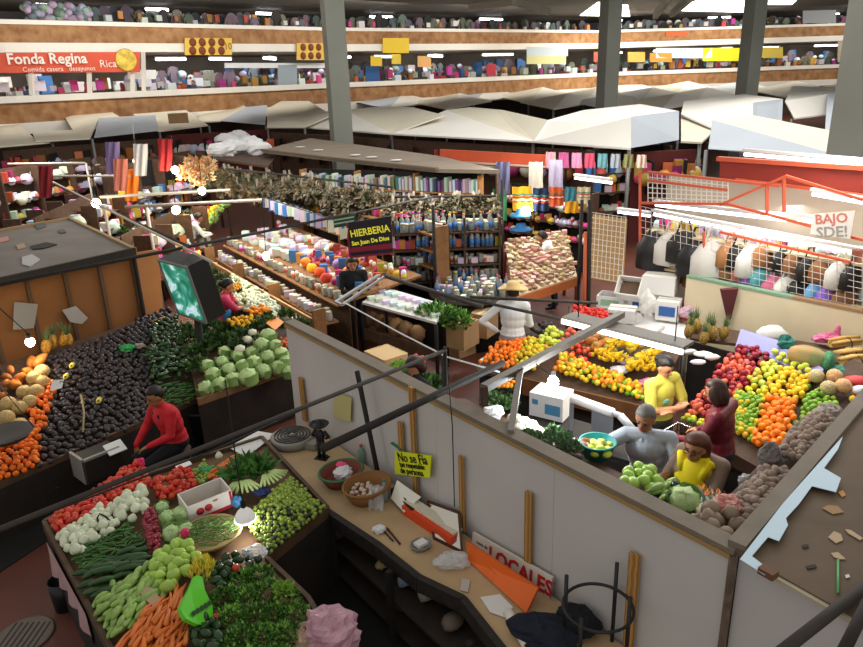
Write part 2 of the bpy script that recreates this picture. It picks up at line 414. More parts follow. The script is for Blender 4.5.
def person(name, label, loc, rz, pose=None, top=None, bottom=None, skin=None, sleeve='wrist', hair=None, hair_style='short', yaw=0, pitch=0, width=1, scale=1, group=None, cat='person', shoes=None, fine=True, hands=True, extra=None, collar=None, hem=None):
    J = {k: Vector(v) for k, v in STAND.items()}
    for k, v in (pose or {}).items(): J[k] = Vector(v)
    skin = skin or SKIN; bottom = bottom or JEAN; shoes = shoes or SHOE
    mats = [skin, top, bottom, shoes]
    prims = []     # (kind, data, material)
    def cone(a, b, ra, rb, m): prims.append(('c', J[a] if isinstance(a, str) else Vector(a), J[b] if isinstance(b, str) else Vector(b), ra, rb, m))
    def ell(c, r, mt, m): prims.append(('e', Vector(c), Vector(r), mt, m))
    w = width
    def basis(a, b, x):
        z = (b - a).normalized(); y = z.cross(x).normalized(); x = y.cross(z)
        return Matrix(((x.x, y.x, z.x, 0), (x.y, y.y, z.y, 0), (x.z, y.z, z.z, 0), (0, 0, 0, 1)))
    hipx = (J['hr'] - J['hl']).normalized(); shx = (J['sr'] - J['sl']).normalized()
    b1 = basis(J['pelvis'], J['waist'], hipx); b2 = basis(J['waist'], J['neck'], shx)
    ell(J['pelvis'], (.165 * w, .125 * w, .13), b1, 2)
    ell((J['pelvis'] + J['waist']) / 2, (.15 * w, .115 * w, .15), b1, 1)
    ell((J['waist'] + J['chest']) / 2, (.155 * w, .115 * w, .17), b2, 1)
    ell(J['chest'], (.165 * w, .12 * w, .16), b2, 1)
    cone('sl', 'sr', .07, .07, 1)
    cone((J['chest'] + J['neck']) / 2, J['neck'], .09, .06, 1)
    cone('neck', 'head', .055, .05, 0)
    hm = Matrix.Rotation(rz * 0 + yaw, 4, 'Z') @ Matrix.Rotation(-pitch, 4, 'X')
    H0 = J['head']
    hp = lambda x, y, z: H0 + (hm @ Vector((x, y, z)))
    ell(hp(0, -.005, .015), (.074, .094, .105), hm, 0); ell(hp(0, .025, -.05), (.055, .062, .062), hm, 0)
    ell(hp(0, .1, -.012), (.014, .02, .024), hm, 0)
    for sx in (-1, 1): ell(hp(sx * .076, -.005, -.005), (.012, .022, .032), hm, 0)
    for s in 'lr':
        sl = 1 if sleeve in ('elbow', 'wrist') else 0
        cone('s' + s, 'e' + s, .06 * w ** .5, .046, sl); cone('e' + s, 'w' + s, .044 if sleeve != 'wrist' else .05, .03 if sleeve != 'wrist' else .036, 1 if sleeve == 'wrist' else 0)
        if sleeve == 'elbow':
            m = J['s' + s].lerp(J['e' + s], .8); cone(J['s' + s], m, .068, .062, 1)
        cone('h' + s, 'k' + s, .088 * w ** .7, .062, 2); cone('k' + s, 'a' + s, .058, .042, 2); cone('a' + s, 't' + s, .045, .038, 3)
        if hands:
            e, wv = J['e' + s], J['w' + s]; f = (J.get('f' + s, wv + (wv - e).normalized() * .1) - wv).normalized()
            side = f.cross(Vector((0, 0, 1))); side = side.normalized() if side.length > .2 else Vector((1, 0, 0)); nrm = side.cross(f).normalized()
            pm = Matrix(((side.x, nrm.x, f.x, 0), (side.y, nrm.y, f.y, 0), (side.z, nrm.z, f.z, 0), (0, 0, 0, 1)))
            ell(wv + f * .05, (.038, .017, .052), pm, 0)
            for i in range(4):
                o = wv + f * .085 + side * (-.028 + .019 * i); ln = (.06, .072, .068, .052)[i]
                k1 = o + f * ln * .55 - nrm * .008; k2 = k1 + f * ln * .4 - nrm * ln * .35
                prims.append(('c', o, k1, .0095, .009, 0)); prims.append(('c', k1, k2, .009, .0075, 0))
            ts = 1 if s == 'l' else -1
            o = wv + f * .03 + side * ts * .03; prims.append(('c', o, o + f * .03 + side * ts * .03 - nrm * .008, .012, .0095, 0)); prims.append(('c', o + f * .03 + side * ts * .03 - nrm * .008, o + f * .062 + side * ts * .034 - nrm * .015, .0095, .008, 0))
    mb = MB()
    for p in prims:
        if p[0] == 'c':
            _, a, b, ra, rb, m = p; n = 8 if ra < .02 else 12
            if (b - a).length > 1e-5: mb.tube([a, b], [ra, rb], n)
            mb.ell(a, ra, n, 6); mb.ell(b, rb, n, 6)
        else: mb.ell(p[1], p[2], 16, 12, p[3])
    me = mb.mesh('raw', [skin]); o = bpy.data.objects.new('raw', me); COL.objects.link(o)
    md = o.modifiers.new('r', 'REMESH'); md.mode = 'VOXEL'; md.voxel_size = (.0095 if hands else .014) if fine else .03; md.use_smooth_shade = True
    sm = o.modifiers.new('s', 'SMOOTH'); sm.iterations = 4 if fine else 2; sm.factor = .5
    dg = bpy.context.evaluated_depsgraph_get(); me2 = bpy.data.meshes.new_from_object(o.evaluated_get(dg))
    bpy.data.objects.remove(o); bpy.data.meshes.remove(me)
    me2.materials.clear()
    for m in mats: me2.materials.append(m)
    inv = [p[3].inverted() if p[0] == 'e' else None for p in prims]
    idx = []
    for pl in me2.polygons:
        c = pl.center; best = 1e9; bm_ = 0
        for p, iv in zip(prims, inv):
            if p[0] == 'c':
                _, a, b, ra, rb, m = p; ab = b - a; L2 = ab.length_squared
                t = max(0, min(1, (c - a).dot(ab) / L2)) if L2 > 1e-9 else 0
                dd = (c - a - ab * t).length - (ra + (rb - ra) * t)
            else:
                _, cc, r, mt, m = p; q = iv @ (c - cc); q = Vector((q.x / r.x, q.y / r.y, q.z / r.z)); dd = (q.length - 1) * min(r)
            if m == 1: dd -= .012
            if dd < best: best, bm_ = dd, m
        idx.append(bm_)
    me2.polygons.foreach_set('material_index', idx); me2.polygons.foreach_set('use_smooth', [True] * len(idx)); me2.name = name
    root = put(name, me2, None, loc, rz, scale); tag(root, label, cat, group)
    # face
    if fine:
        for sx in (-1, 1):
            b = MB(); b.ell(hp(sx * .03, .083, .012), (.013, .008, .007), 8, 5, hm); b.build('eye', EYE, root)
            b = MB(); b.ell(hp(sx * .031, .086, .034), (.02, .006, .005), 8, 5, hm); b.build('eyebrow', hair or HAIR, root)
        b = MB(); b.ell(hp(0, .083, -.058), (.024, .007, .008), 8, 5, hm); b.build('mouth', LIP, root)
    if hair is not None:
        b = MB()
        def cut(v, a):
            # v on the unit sphere: keep the face free
            front = v.y > .25
            if front and v.z < .45 - .3 * (v.y < .4): return Vector((v.x * .8, v.y * .55, v.z * .85))
            if v.z < -.55: return Vector((v.x * .8, v.y * .8, v.z * .8))
            return v
        b.ell(hp(0, -.012, .026), (.086, .104, .112), 18, 12, hm, cut)
        if hair_style == 'bob':
            b.ell(hp(0, -.05, -.03), (.095, .07, .125), 14, 9, hm)
            for sx in (-1, 1): b.ell(hp(sx * .075, -.005, -.02), (.03, .06, .11), 10, 7, hm)
        elif hair_style == 'bun': b.ell(hp(0, -.115, .02), (.05, .045, .05), 10, 7, hm)
        elif hair_style == 'tail':
            b.tube([hp(0, -.1, .03), hp(0, -.15, -.02), hp(0, -.15, -.14), hp(0, -.13, -.26)], [.03, .04, .032, .01], 8)
        elif hair_style == 'full':
            b.ell(hp(0, -.025, .01), (.112, .12, .125), 14, 9, hm, cut); b.ell(hp(0, -.06, -.06), (.1, .075, .1), 12, 8, hm)
        b.build('hair', hair, root)
    if extra: extra(root, J, hp, hm)
    return root
# ================================================================ WHITE PARTITION AND THE CORNER STALL ROOF
WA, WB = Q(735, 550, 1.9), Q(285, 321, 1.9)
wu = (WB - WA).normalized(); wn = Vector((-wu.y, wu.x, 0))
if wn.y < 0: wn = -wn
def wallp(px, py, off=0): return V(px, py, (WA.x, WA.y), (WB.x, WB.y)) - wn * off
panel_m = M('partition_paint', 'c0bcb9', .6, var=.06, scale=.9)
cap_m = M('cap_board', '776c5e', .7, var=.12, scale=5)
ply_edge = M('plywood_edge', 'a08250', .7)
t = thing('partition_wall', 'long white painted partition behind the plywood counter, with a grey cap board', 'partition', (0, 0, 0))
t['kind'] = 'structure'
n_p = 4
for i in range(n_p):
    a, b = WA.lerp(WB, i / n_p), WA.lerp(WB, (i + 1) / n_p); a = a + (b - a) * .002
    mb = MB(); c = (a + b) / 2 + wn * .03; mb.bar(Vector((a.x, a.y, .93)) + wn * .03, Vector((b.x, b.y, .93)) + wn * .03, .05, 1.86); mb.build('panel', panel_m, t)
mb = MB(); mb.bar(WA + wn * .055 - Vector((0, 0, .02)), WB + wn * .055 - Vector((0, 0, .02)), .13, .035); mb.build('cap_board', cap_m, t)
mb = MB(); mb.bar(WA - wn * .005 - Vector((0, 0, .055)), WB - wn * .005 - Vector((0, 0, .055)), .02, .03); mb.build('wooden_edge', ply_edge, t)
# left end return of the partition
mb = MB(); mb.bar(Vector((WB.x, WB.y, .95)) + wn * .02, Vector((WB.x, WB.y, .95)) + wn * .07, .03, 1.86); mb.build('end_board', panel_m, t)
wood = M('batten_wood', 'a3783f', .7, var=.25, scale=12, kind='wave')
wood_d = M('dark_wood', '4c3626', .75, var=.3, scale=10)
def batten(p, q, w, label):
    a, b = wallp(*p, off=.032), wallp(*q, off=.032)
    b.x, b.y = a.x, a.y
    b.z = max(b.z, .77)
    mb = MB(); mb.bar(a, b, w, .025, up=wn); o = mb.build('wooden_batten', wood, None); tag(o, label, 'batten', 'wooden battens on the white partition')
batten((303, 377), (308, 440), .075, 'short brown batten on the white partition beside the grey dial scale')
batten((403, 421), (404, 460), .06, 'stub of wooden batten just above the yellow handwritten sign')
batten((414, 386), (417, 492), .06, 'tall wooden batten running behind the yellow handwritten sign')
batten((464, 455), (466, 550), .045, 'thin dark brown batten above the left end of the orange board')
batten((532, 491), (532, 566), .065, 'wooden batten rising behind the white board with red letters')
batten((638, 552), (634, 660), .075, 'wooden batten beside the black iron ring stand')
# corner stall roof of brown plywood
CB = Q(862, 402, 1.9); e2 = (CB - WA).normalized(); e1 = (Q(863, 622, 1.9) - WA).normalized()
roof_m = M('roof_plywood', '61503f', .75, var=.16, scale=3)
t = thing('corner_stall_roof', 'brown plywood roof deck of the corner stall, littered with scraps', 'roof deck', (WA.x, WA.y, 0))
L0 = Vector((0, 0, 1.9))
mb = MB(); mb.prism([L0, L0 + e1 * 3, L0 + e1 * 3 + e2 * 3.6, L0 + e2 * 3.6], .03); mb.build('deck', roof_m, t)
mb = MB(); mb.bar(L0 + Vector((0, 0, .012)) + e2 * .02, L0 + e2 * 3.6 + Vector((0, 0, .012)), .1, .05); mb.build('edge_board', cap_m, t)
mb = MB(); nf = Vector((-e1.y, e1.x, 0)); nf = nf if nf.dot(e2) > 0 else -nf
mb.bar(Vector((0, 0, .92)) + nf * .04 + e1 * .02, e1 * 3 + Vector((0, 0, .92)) + nf * .04, .04, 1.86); mb.build('front_panel', panel_m, t)
mb = MB(); mb.bar(Vector((0, 0, 0.01)) - wn * .012, Vector((0, 0, 1.86)) - wn * .012, .035, .03); mb.build('corner_strip', M('rusty_steel', '6a5a4c', .7, var=.3, scale=20), t)
mb = MB(); mb.bar(L0 + e1 * .1 + Vector((0, 0, -.02)) - nf * .01, L0 + e1 * 3 + Vector((0, 0, -.02)) - nf * .01, .03, .02); mb.build('front_edge_strip', M('edge_cream', 'b5ab92', .7), t)
def flat(name, pts, z, m, label, cat, group=None, th=.004):
    ps = [Q(x, y, z) for x, y in pts]
    ar = sum(a.x * b.y - b.x * a.y for a, b in zip(ps, ps[1:] + ps[:1]))
    if ar < 0: ps.reverse()
    mb = MB(); mb.prism(ps, th); o = mb.build(name, m); tag(o, label, cat, group); return o
blue_w = M('pale_blue_sheet', 'b9d3e2', .5)
flat('plastic_sheet', [(740, 559), (783, 503), (843, 436), (838, 449), (824, 468), (841, 478), (836, 492), (812, 486), (799, 504), (786, 518), (788, 525), (779, 541), (768, 537), (752, 556), (770, 570), (765, 575)], 1.935, blue_w, 'pale blue ragged sheet along the edge of the brown plywood roof', 'sheet', th=.003)
mb = MB(); p = Q(768, 573, 1.93); mb.box((p.x, p.y, 1.935), (.085, .06, .04), math.atan2(e1.y, e1.x)); tag(mb.build('wood_block', M('block_wood', '6b4a33', .7)), 'small brown wood block on the front edge of the plywood roof', 'block')
leafm = M('dry_leaf', 'a08058', .8); cardm = M('card_scrap', 'b9a182', .8)
for pts, m, l in (([(822, 508), (833, 514), (844, 512), (838, 506), (828, 505)], leafm, 'dry brown leaf lying on the plywood roof nearest the blue sheet'),
                  ([(828, 537), (834, 531), (841, 534), (843, 540), (836, 543)], cardm, 'torn pale cardboard scrap near the middle of the plywood roof'),
                  ([(845, 529), (851, 530), (863, 538), (860, 540), (848, 533)], cardm, 'long curled cardboard scrap beside the torn scrap on the roof'),
                  ([(831, 553), (838, 552), (846, 559), (840, 559), (834, 557)], cardm, 'pale paper scrap at the top of the green straw'),
                  ([(838, 492), (843, 490), (846, 495), (842, 497)], M('orange_scrap', 'c48a4a', .8), 'small orange brown scrap by the tab of the blue sheet'),
                  ([(845, 575), (849, 574), (850, 577), (846, 578)], M('white_scrap', 'd8d4cc', .8), 'tiny white scrap by the green straw on the roof'),
                  ([(802, 545), (808, 544), (809, 547), (803, 548)], M('dark_scrap', '3c3026', .8), 'small dark flake on the plywood roof left of the scraps'),
                  ([(806, 566), (815, 564), (817, 567), (808, 569)], M('dark_scrap', '3c3026', .8), 'thin dark flake on the plywood roof below the others')):
    flat('roof_scrap', pts, 1.908, m, l, 'scrap', 'scraps on the brown plywood roof')
mb = MB(); mb.tube([Q(838, 560, 1.91), Q(838, 593, 1.91)], .007, 6); tag(mb.build('drinking_straw', M('straw_green', '5fae6a', .4)), 'green drinking straw lying on the plywood roof', 'straw')
pipe_m = M('grey_pipe', '3d3732', .8, var=.15, scale=6)
pipe_d = M('dark_pipe', '241f1c', .8, var=.2, scale=6)
mb = MB(); mb.tube([Q(776, 656, 1.94), Q(880, 575, 1.94)], .03, 10); tag(mb.build('steel_pipe', pipe_m), 'grey steel pipe lying over the front corner of the plywood roof', 'pipe')
mb = MB(); mb.tube([Q(838, 662, 2.0), Q(875, 588, 2.0)], .028, 10); tag(mb.build('steel_pipe', pipe_d), 'darker pipe crossing beside the grey pipe at the roof corner', 'pipe')
# ================================================================ PLYWOOD COUNTER
ZC = .75
tan_m = M('plywood_tan', 'b59a74', .7, var=.12, scale=2.2)
dark_in = M('dark_interior', '1d1916', .9, var=.3, scale=5)  # near-black tone puts the shade under and inside counters into the colour
t = thing('plywood_counter', 'tan plywood counter along the white partition, its front edge worn dark', 'counter', (0, 0, 0))
back0, back1 = Vector((WB.x, WB.y, ZC)).lerp(Vector((WA.x, WA.y, ZC)), .06) - wn * .03, Vector((WA.x, WA.y, ZC)) - wn * .03
front = [Q(258, 462, ZC), Q(327, 513, ZC), Q(378, 547, ZC), Q(419, 580, ZC), Q(463, 601, ZC), Q(505, 655, ZC), Q(560, 720, ZC)]
pts = front + [back1, back0, Q(272, 438, ZC)]
ar = sum(a.x * b.y - b.x * a.y for a, b in zip(pts, pts[1:] + pts[:1]))
mb = MB(); mb.prism(pts if ar > 0 else pts[::-1], .03); mb.build('worktop', tan_m, t)
mb = MB()
for a, b in zip(front[1:], front[2:]): mb.bar(a - Vector((0, 0, .03)), b - Vector((0, 0, .03)), .06, .13)
mb.build('front_edge', M('worn_black_edge', '241f1b', .7, var=.4, scale=15), t)
inn = (front[5] - front[1]).normalized(); nin = Vector((-inn.y, inn.x, 0)); nin = nin if nin.dot(wn) > 0 else -nin
for z, off in ((.12, .12), (.42, .12)):
    mb = MB(); a, b = front[1] + nin * .02, front[6] + nin * .02
    mb.prism([Vector((a.x, a.y, z)), Vector((b.x, b.y, z)), Vector((b.x, b.y, z)) + nin * .5, Vector((a.x, a.y, z)) + nin * .5], .025); mb.build('shelf', M('shelf_dark', '2a211b', .8, var=.3, scale=6), t)
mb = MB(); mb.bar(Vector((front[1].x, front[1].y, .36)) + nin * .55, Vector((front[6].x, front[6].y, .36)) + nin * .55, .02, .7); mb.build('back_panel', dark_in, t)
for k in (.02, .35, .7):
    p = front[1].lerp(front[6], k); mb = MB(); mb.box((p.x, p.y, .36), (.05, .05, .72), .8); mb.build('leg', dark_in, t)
# things on the shelf below the counter
def shelf_pt(k, z, off): p = front[1].lerp(front[6], k) + nin * off; return Vector((p.x, p.y, z))
bagm = M('bag_grey_clear', 'dfe4ea', .2, alpha=.4); bagw = M('bag_white', 'e6e6e8', .35, alpha=.85)
for k, z, off, nm, m, sz, l in ((.22, .445, .2, 'packet', M('packet_tan', 'a08a5a', .6), (.2, .12, .09), 'tan packet on the dark shelf under the plywood counter'),
                             (.33, .445, .2, 'packet', M('packet_blue_grey', '7d8aa0', .5), (.16, .13, .12), 'blue grey packet on the dark shelf under the counter'),
                             (.42, .445, .22, 'packet', M('packet_pale', '8c8478', .5), (.14, .12, .14), 'pale crumpled packet further along the shelf under the counter'),
                             (.55, .445, .2, 'packet', M('packet_dull', '5f5348', .6), (.22, .16, .12), 'dull brown packet at the near end of the shelf under the counter'),
                             (.3, .145, .2, 'packet', M('packet_red', '6e2a22', .6), (.18, .14, .16), 'dark red packet on the lowest shelf under the counter')):
    o = put(nm, crumple_mesh(nm, (sz[0] / 2, sz[1] / 2, sz[2] / 2), m, int(k * 100), 10, 7, .12), None, shelf_pt(k, z + sz[2] * .42, off), .9); tag(o, l, 'packet', 'packets under the counter')
# scale with round dark dial plate
p = Q(293, 443, ZC); t = thing('platform_scale', 'grey round platform scale with dark ribbed pan on the plywood counter', 'scale', p, .3)
mb = MB(); mb.lathe([(.02, 0), (.2, 0), (.23, .03), (.235, .09), (.21, .1), (.2, .1)], 28); mb.build('body', M('scale_grey', '8b8880', .45), t)
mb = MB()
for r in (.19, .155, .12, .085, .05): mb.tube([(r * math.cos(a * PI / 14), r * math.sin(a * PI / 14), .104) for a in range(29)], .011, 6, False)
mb.lathe([(.02, .098), (.2, .098)], 28); mb.build('ribbed_pan', M('scale_dark', '37342f', .5), t)
mb = MB(); mb.lathe([(.005, .105), (.025, .105), (.02, .113)], 12); mb.build('center_boss', M('scale_grey', '8b8880', .45), t)
mb = MB(); mb.box((.16, -.17, .045), (.2, .12, .07), -.7); mb.build('display_box', M('scale_grey', '8b8880', .45), t)
flat('paper_sheet', [(228, 447), (258, 431), (276, 434), (246, 457)], .83, M('paper_white', 'dcdcd8', .7), 'white paper sheet at the far corner of the vegetable table by the scale', 'paper')
# charro figurine
p = Q(322, 458, ZC); t = thing('charro_figurine', 'black cut-out figurine in a wide sombrero standing on the plywood counter', 'figurine', p, -.35)
blk = M('figurine_black', '17151a', .5, var=.2, scale=30); wt = M('figurine_white', 'cfcac2', .5)
mb = MB()
for sx in (-1, 1): mb.tube([(sx * .028, 0, 0), (sx * .026, 0, .1), (sx * .022, 0, .2)], [.018, .02, .026], 8); mb.box((sx * .03, .02, .008), (.03, .07, .016))
mb.build('leg', blk, t)
mb = MB(); mb.ell((0, 0, .26), (.055, .035, .075), 12, 8)
for sx in (-1, 1): mb.tube([(sx * .05, 0, .315), (sx * .095, .01, .255), (sx * .045, .04, .215)], [.02, .018, .014], 8)
mb.build('torso', blk, t)
mb = MB(); mb.box((0, .036, .265), (.035, .012, .07)); mb.build('shirt_front', wt, t)
mb = MB(); mb.ell((0, 0, .36), (.026, .028, .034), 10, 8); mb.build('head', SKIN2, t)
mb = MB(); mb.lathe([(.01, .375), (.09, .383), (.105, .4), (.085, .388), (.036, .39), (.03, .43), (.008, .44)], 20); mb.build('sombrero', blk, t)
mb = MB(); mb.box((.0, 0, -.0), (.14, .1, .012)); mb.build('base', blk, t)
# baskets
wick = M('wicker', '8a5f36', .8, var=.35, scale=40, kind='wave'); wick2 = M('wicker_red', '7a4030', .8, var=.35, scale=40, kind='wave')
def basket(loc, r, h, m, label, rim=None, tilt=0, sx=1.2):
    t = thing('wicker_basket', label, 'basket', loc, .8, 'baskets on the counter')
    mb = MB(); mb.lathe([(r * .7, 0), (r * .85, h * .4), (r, h), (r * .93, h), (r * .78, h * .4), (r * .6, .02)], 20, fn=lambda v, a: Vector((v.x * sx, v.y, v.z))); mb.build('bowl', m, t)
    mb = MB(); mb.tube([(r * sx * math.cos(a * PI / 12), r * math.sin(a * PI / 12), h) for a in range(25)], .014, 6, False); mb.build('rim', rim or m, t)
    return t
pb = Q(342, 482, ZC); basket(pb, .19, .13, wick2, 'reddish oval basket holding plastic bags beside the figurine', M('green_binding', '3f6f4e', .7))
pb2 = Q(368, 498, ZC); basket(pb2, .2, .15, wick, 'brown wicker basket with a clear bag hanging over its side')
pk = M('pink_plastic', 'f05080', .4); 
put_t = lambda nm, me, loc, lab, cat, group=None, rot=0: tag(put(nm, me, None, loc, rot), lab, cat, group)
put_t('plastic_bag', crumple_mesh('bag', (.1, .09, .06), bagw, 3), pb + Vector((.02, -.02, .12)), 'white plastic bag lying in the reddish oval basket', 'plastic bag')
put_t('plastic_bag', crumple_mesh('bag', (.045, .035, .03), pk, 4), pb + Vector((.0, .02, .185)), 'small bright pink bag on the white bag in the oval basket', 'plastic bag')
for i in range(16):
    a = i * 2.4; r = .035 * math.sqrt(i)
    put_t('garlic_bulb', bpy.data.meshes.get('garlic_bulb') or (lambda: (lambda mb: (mb.lathe([(.004, -.02), (.02, -.014), (.026, 0), (.016, .018), (.006, .03), (.004, .045)], 9), mb.mesh('garlic_bulb', [M('garlic_skin', 'cdb7a4', .6, ovar=.15)]))[1])(MB()))(), pb2 + Vector((-.03 + r * math.cos(a), -.03 + r * math.sin(a), .085 + R_.uniform(0, .03))), 'pale garlic bulb in the brown wicker basket', 'garlic', 'garlic bulbs in the wicker basket', (R_.uniform(0, 1), R_.uniform(0, 1), 0))
mb = MB()
mb.grid(lambda u, v: pb2 + Vector((.09 + .05 * math.sin(9 * u) * .3 + (u - .5) * .13, -.06 - .16 * v + .02 * math.sin(u * 14 + v * 6), .17 - .16 * v * v + .015 * math.sin(u * 20))), 10, 10)
tag(mb.build('plastic_bag', bagm), 'clear plastic bag hanging over the side of the brown basket', 'plastic bag')
# bottle standing behind
def bottle_obj(loc, r, h, m, mcap, label, group=None):
    t = thing('bottle', label, 'bottle', loc, 0, group)
    mb = MB(); mb.lathe([(r * .9, 0), (r, .02), (r, h * .62), (r * .4, h * .82), (r * .38, h * .92)], 12); mb.build('body', m, t)
    mb = MB(); mb.lathe([(r * .42, h * .9), (r * .42, h), (r * .3, h)], 10); mb.build('cap', mcap, t); return t
bottle_obj(Q(385, 500, ZC), .035, .22, M('bottle_clear', '9fb2b4', .15, alpha=.6), M('cap_green', '3f7f66', .5), 'clear plastic bottle standing against the white partition')
bottle_obj(Q(362, 462, ZC), .04, .2, M('bottle_green', '7fa08c', .2, alpha=.7), M('cap_red', 'a0402e', .5), 'pale green bottle with red cap behind the oval basket')
# mirror, phone boxes, cards at the wall
t = thing('leaning_mirror', 'small dark framed mirror leaning on the white partition above the clear bag', 'mirror', (0, 0, 0))
a, b = wallp(433, 499, .06), wallp(464, 510, .06); c, d = Q(462, 552, ZC + .01), Q(434, 538, ZC + .01)
mb = MB(); mb.poly([d, c, b, a]); mb.build('glass', M('mirror_glass', 'c8c2b6', .08, metal=.9), t)
mb = MB()
for p, q in ((a, b), (b, c), (c, d), (d, a)): mb.bar(p, q, .02, .02)
mb.build('frame', M('mirror_frame', '4a2a20', .5), t)
a, b, c, d = wallp(398, 478, .06), wallp(421, 499, .06), Q(420, 507, ZC + .05), Q(395, 497, ZC + .02)
a, b, c, d = Q(397, 480, ZC + .2), Q(421, 497, ZC + .16), Q(404, 512, ZC + .05), Q(391, 498, ZC + .05)
mb = MB(); mb.poly([d, c, b, a]); mb.poly([a - Vector((0, 0, .006)), b - Vector((0, 0, .006)), c - Vector((0, 0, .006)), d - Vector((0, 0, .006))]); tag(mb.build('white_card', M('card_white', 'e2dfd2', .6)), 'blank white card propped between the bottle and the red tray', 'card')
t = thing('red_tray', 'long orange red tray with a pale lid against the white partition', 'tray', (0, 0, 0))
p, q = Q(406, 512, ZC), Q(455, 545, ZC)
mb = MB(); mb.bar(p + Vector((0, 0, .045)), q + Vector((0, 0, .045)), .09, .09); mb.build('body', M('tray_red', 'd8481e', .5), t)
mb = MB(); mb.bar(p + Vector((.03, .04, .1)), q + Vector((.03, .04, .1)), .1, .02); mb.build('lid', M('tray_lid', 'd4cdb8', .5), t)
t = thing('black_case', 'black case standing at the foot of the white card', 'case', (0, 0, 0))
p, q = Q(388, 500, ZC), Q(408, 522, ZC); mb = MB(); mb.bar(p + Vector((.05, .05, .05)), q + Vector((.05, .05, .05)), .05, .1); mb.build('shell', M('case_black', '17161a', .5), t)
mb = MB(); mb.bar(p.lerp(q, .35) + Vector((.05, .05, .11)), p.lerp(q, .65) + Vector((.05, .05, .11)), .012, .02); mb.build('handle', M('case_handle', '33313a', .5), t)
# foam tray with white contents
p = Q(421, 548, ZC); t = thing('plastic_tray', 'small clear plastic tray holding something white on the counter', 'tray', p, .4)
mb = MB(); mb.lathe([(.05, 0), (.075, .005), (.09, .05), (.082, .05), (.068, .012)], 8, fn=lambda v, a: Vector((v.x * 1.1, v.y * .9, v.z))); mb.build('dish', M('tray_grey', '8d8c84', .3, alpha=.8), t)
mb = MB(); mb.box((0, 0, .045), (.1, .075, .03), .3); mb.build('contents', M('paper_white', 'dcdcd8', .7), t)
mb = MB(); mb.tube([Q(387, 528, ZC + .012), Q(400, 544, ZC + .012)], .009, 6); tag(mb.build('pen', M('pen_maroon', '4a1a18', .4)), 'dark maroon pen lying on the plywood counter', 'pen')
mb = MB(); mb.tube([Q(384, 531, ZC + .012), Q(393, 541, ZC + .012)], .007, 6); tag(mb.build('pen', M('pen_black', '22201e', .4)), 'short black pen beside the dark maroon pen', 'pen')
put_t('plastic_bag', crumple_mesh('bag', (.06, .05, .03), bagw, 9), Q(379, 529, ZC + .03), 'crumpled clear wrapper beside the pens', 'wrapper')
put_t('plastic_bag', crumple_mesh('bag', (.13, .1, .06), bagm, 12), Q(452, 560, ZC + .05), 'clear plastic bag of blue and white bits below the small mirror', 'plastic bag')
for i in range(10):
    pass
# orange board, sign with red letters
t = thing('orange_board', 'orange painted board lying along the foot of the white board with red letters', 'board', (0, 0, 0))
a, b, c, d = Q(466, 541, ZC + .16), Q(538, 588, ZC + .16), Q(526, 613, ZC + .02), Q(468, 560, ZC + .02)
mb = MB(); mb.poly([d, c, b, a]); th = Vector((.02, .03, -.02)); mb.poly([a + th, b + th, c + th, d + th])
for x, y in ((a, b), (b, c), (c, d), (d, a)): mb.poly([x, y, y + th, x + th])
mb.build('panel', M('board_orange', 'e0651c', .5, var=.08, scale=4), t)
t = thing('locales_sign', 'white board lettered LOCALES in red, leaning on the white partition', 'sign', (0, 0, 0))
a, b = wallp(477, 530, .05), wallp(557, 575, .05); c, d = wallp(556, 603, .09), wallp(474, 549, .09)
ux = (b - a).normalized(); hgt = .2
d = a - Vector((0, 0, hgt)) - wn * .03; c = b - Vector((0, 0, hgt)) - wn * .03
mb = MB(); mb.poly([d, c, b, a]); tb = wn * .02; mb.poly([a + tb, b + tb, c + tb, d + tb]); mb.poly([a, b, b + tb, a + tb])
mb.build('board', M('sign_board_white', 'cfc7ba', .6), t)
redp = M('sign_red', 'b3232a', .5)
nn = (b - a).cross(a - d).normalized()
cc = (a + b + c + d) / 4 + ux * .12; L = (b - a).length
m = frame_mat(cc + nn * .004, ux, nn); letter('LOCALES', .17, m, redp, t, bold=.005, sx=1.0)
m = frame_mat(a.lerp(d, .3) + ux * .13 + nn * .004, ux, nn); letter('renta de', .04, m, M('ink_grey', '6a645c', .7), t)
m = frame_mat(a.lerp(d, .55) + ux * .13 + nn * .004, ux, nn); letter('espacios', .04, m, M('ink_grey', '6a645c', .7), t)
# yellow sign
t = thing('yellow_sign', 'yellow handwritten sign hanging in front of the white partition', 'sign', (0, 0, 0))
a, b = wallp(399, 449, .05), wallp(436, 454, .05); d = wallp(399, 472, .05); c = wallp(434, 476, .05)
ym = M('sign_yellow', 'd8e020', .5); ink = M('ink_black', '14140f', .6)
mb = MB(); mb.poly([d, c, b, a]); mb.poly([a + wn * .006, b + wn * .006, c + wn * .006, d + wn * .006]); mb.build('card', ym, t)
ux = ((b - a) + (c - d)).normalized(); nn = (b - a).cross(a - d).normalized()
for txt, k, s in (('No se Fía', .24, .125), ('tan respetable', .55, .072), ('de persona', .82, .085)):
    cc = a.lerp(d, k).lerp(b.lerp(c, k), .5); letter(txt, s, frame_mat(cc + nn * .004, ux, nn), ink, t, bold=.001)
mb = MB(); mb.bar(wallp(396, 441, .05), wallp(406, 448, .05), .03, .012); mb.build('green_strap', M('strap_green', '2f6f52', .6), t)
ps = wallp(484, 352, .06)
t = thing('faded_sheet', 'faded yellow sheet stuck to the white partition above the oval basket', 'sheet', (0, 0, 0))
mb = MB(); mb.poly([wallp(336, 417, .03), wallp(353, 421, .03), wallp(354, 397, .03), wallp(336, 391, .03)]); mb.build('paper', M('sheet_yellow', 'b8b078', .7), t)
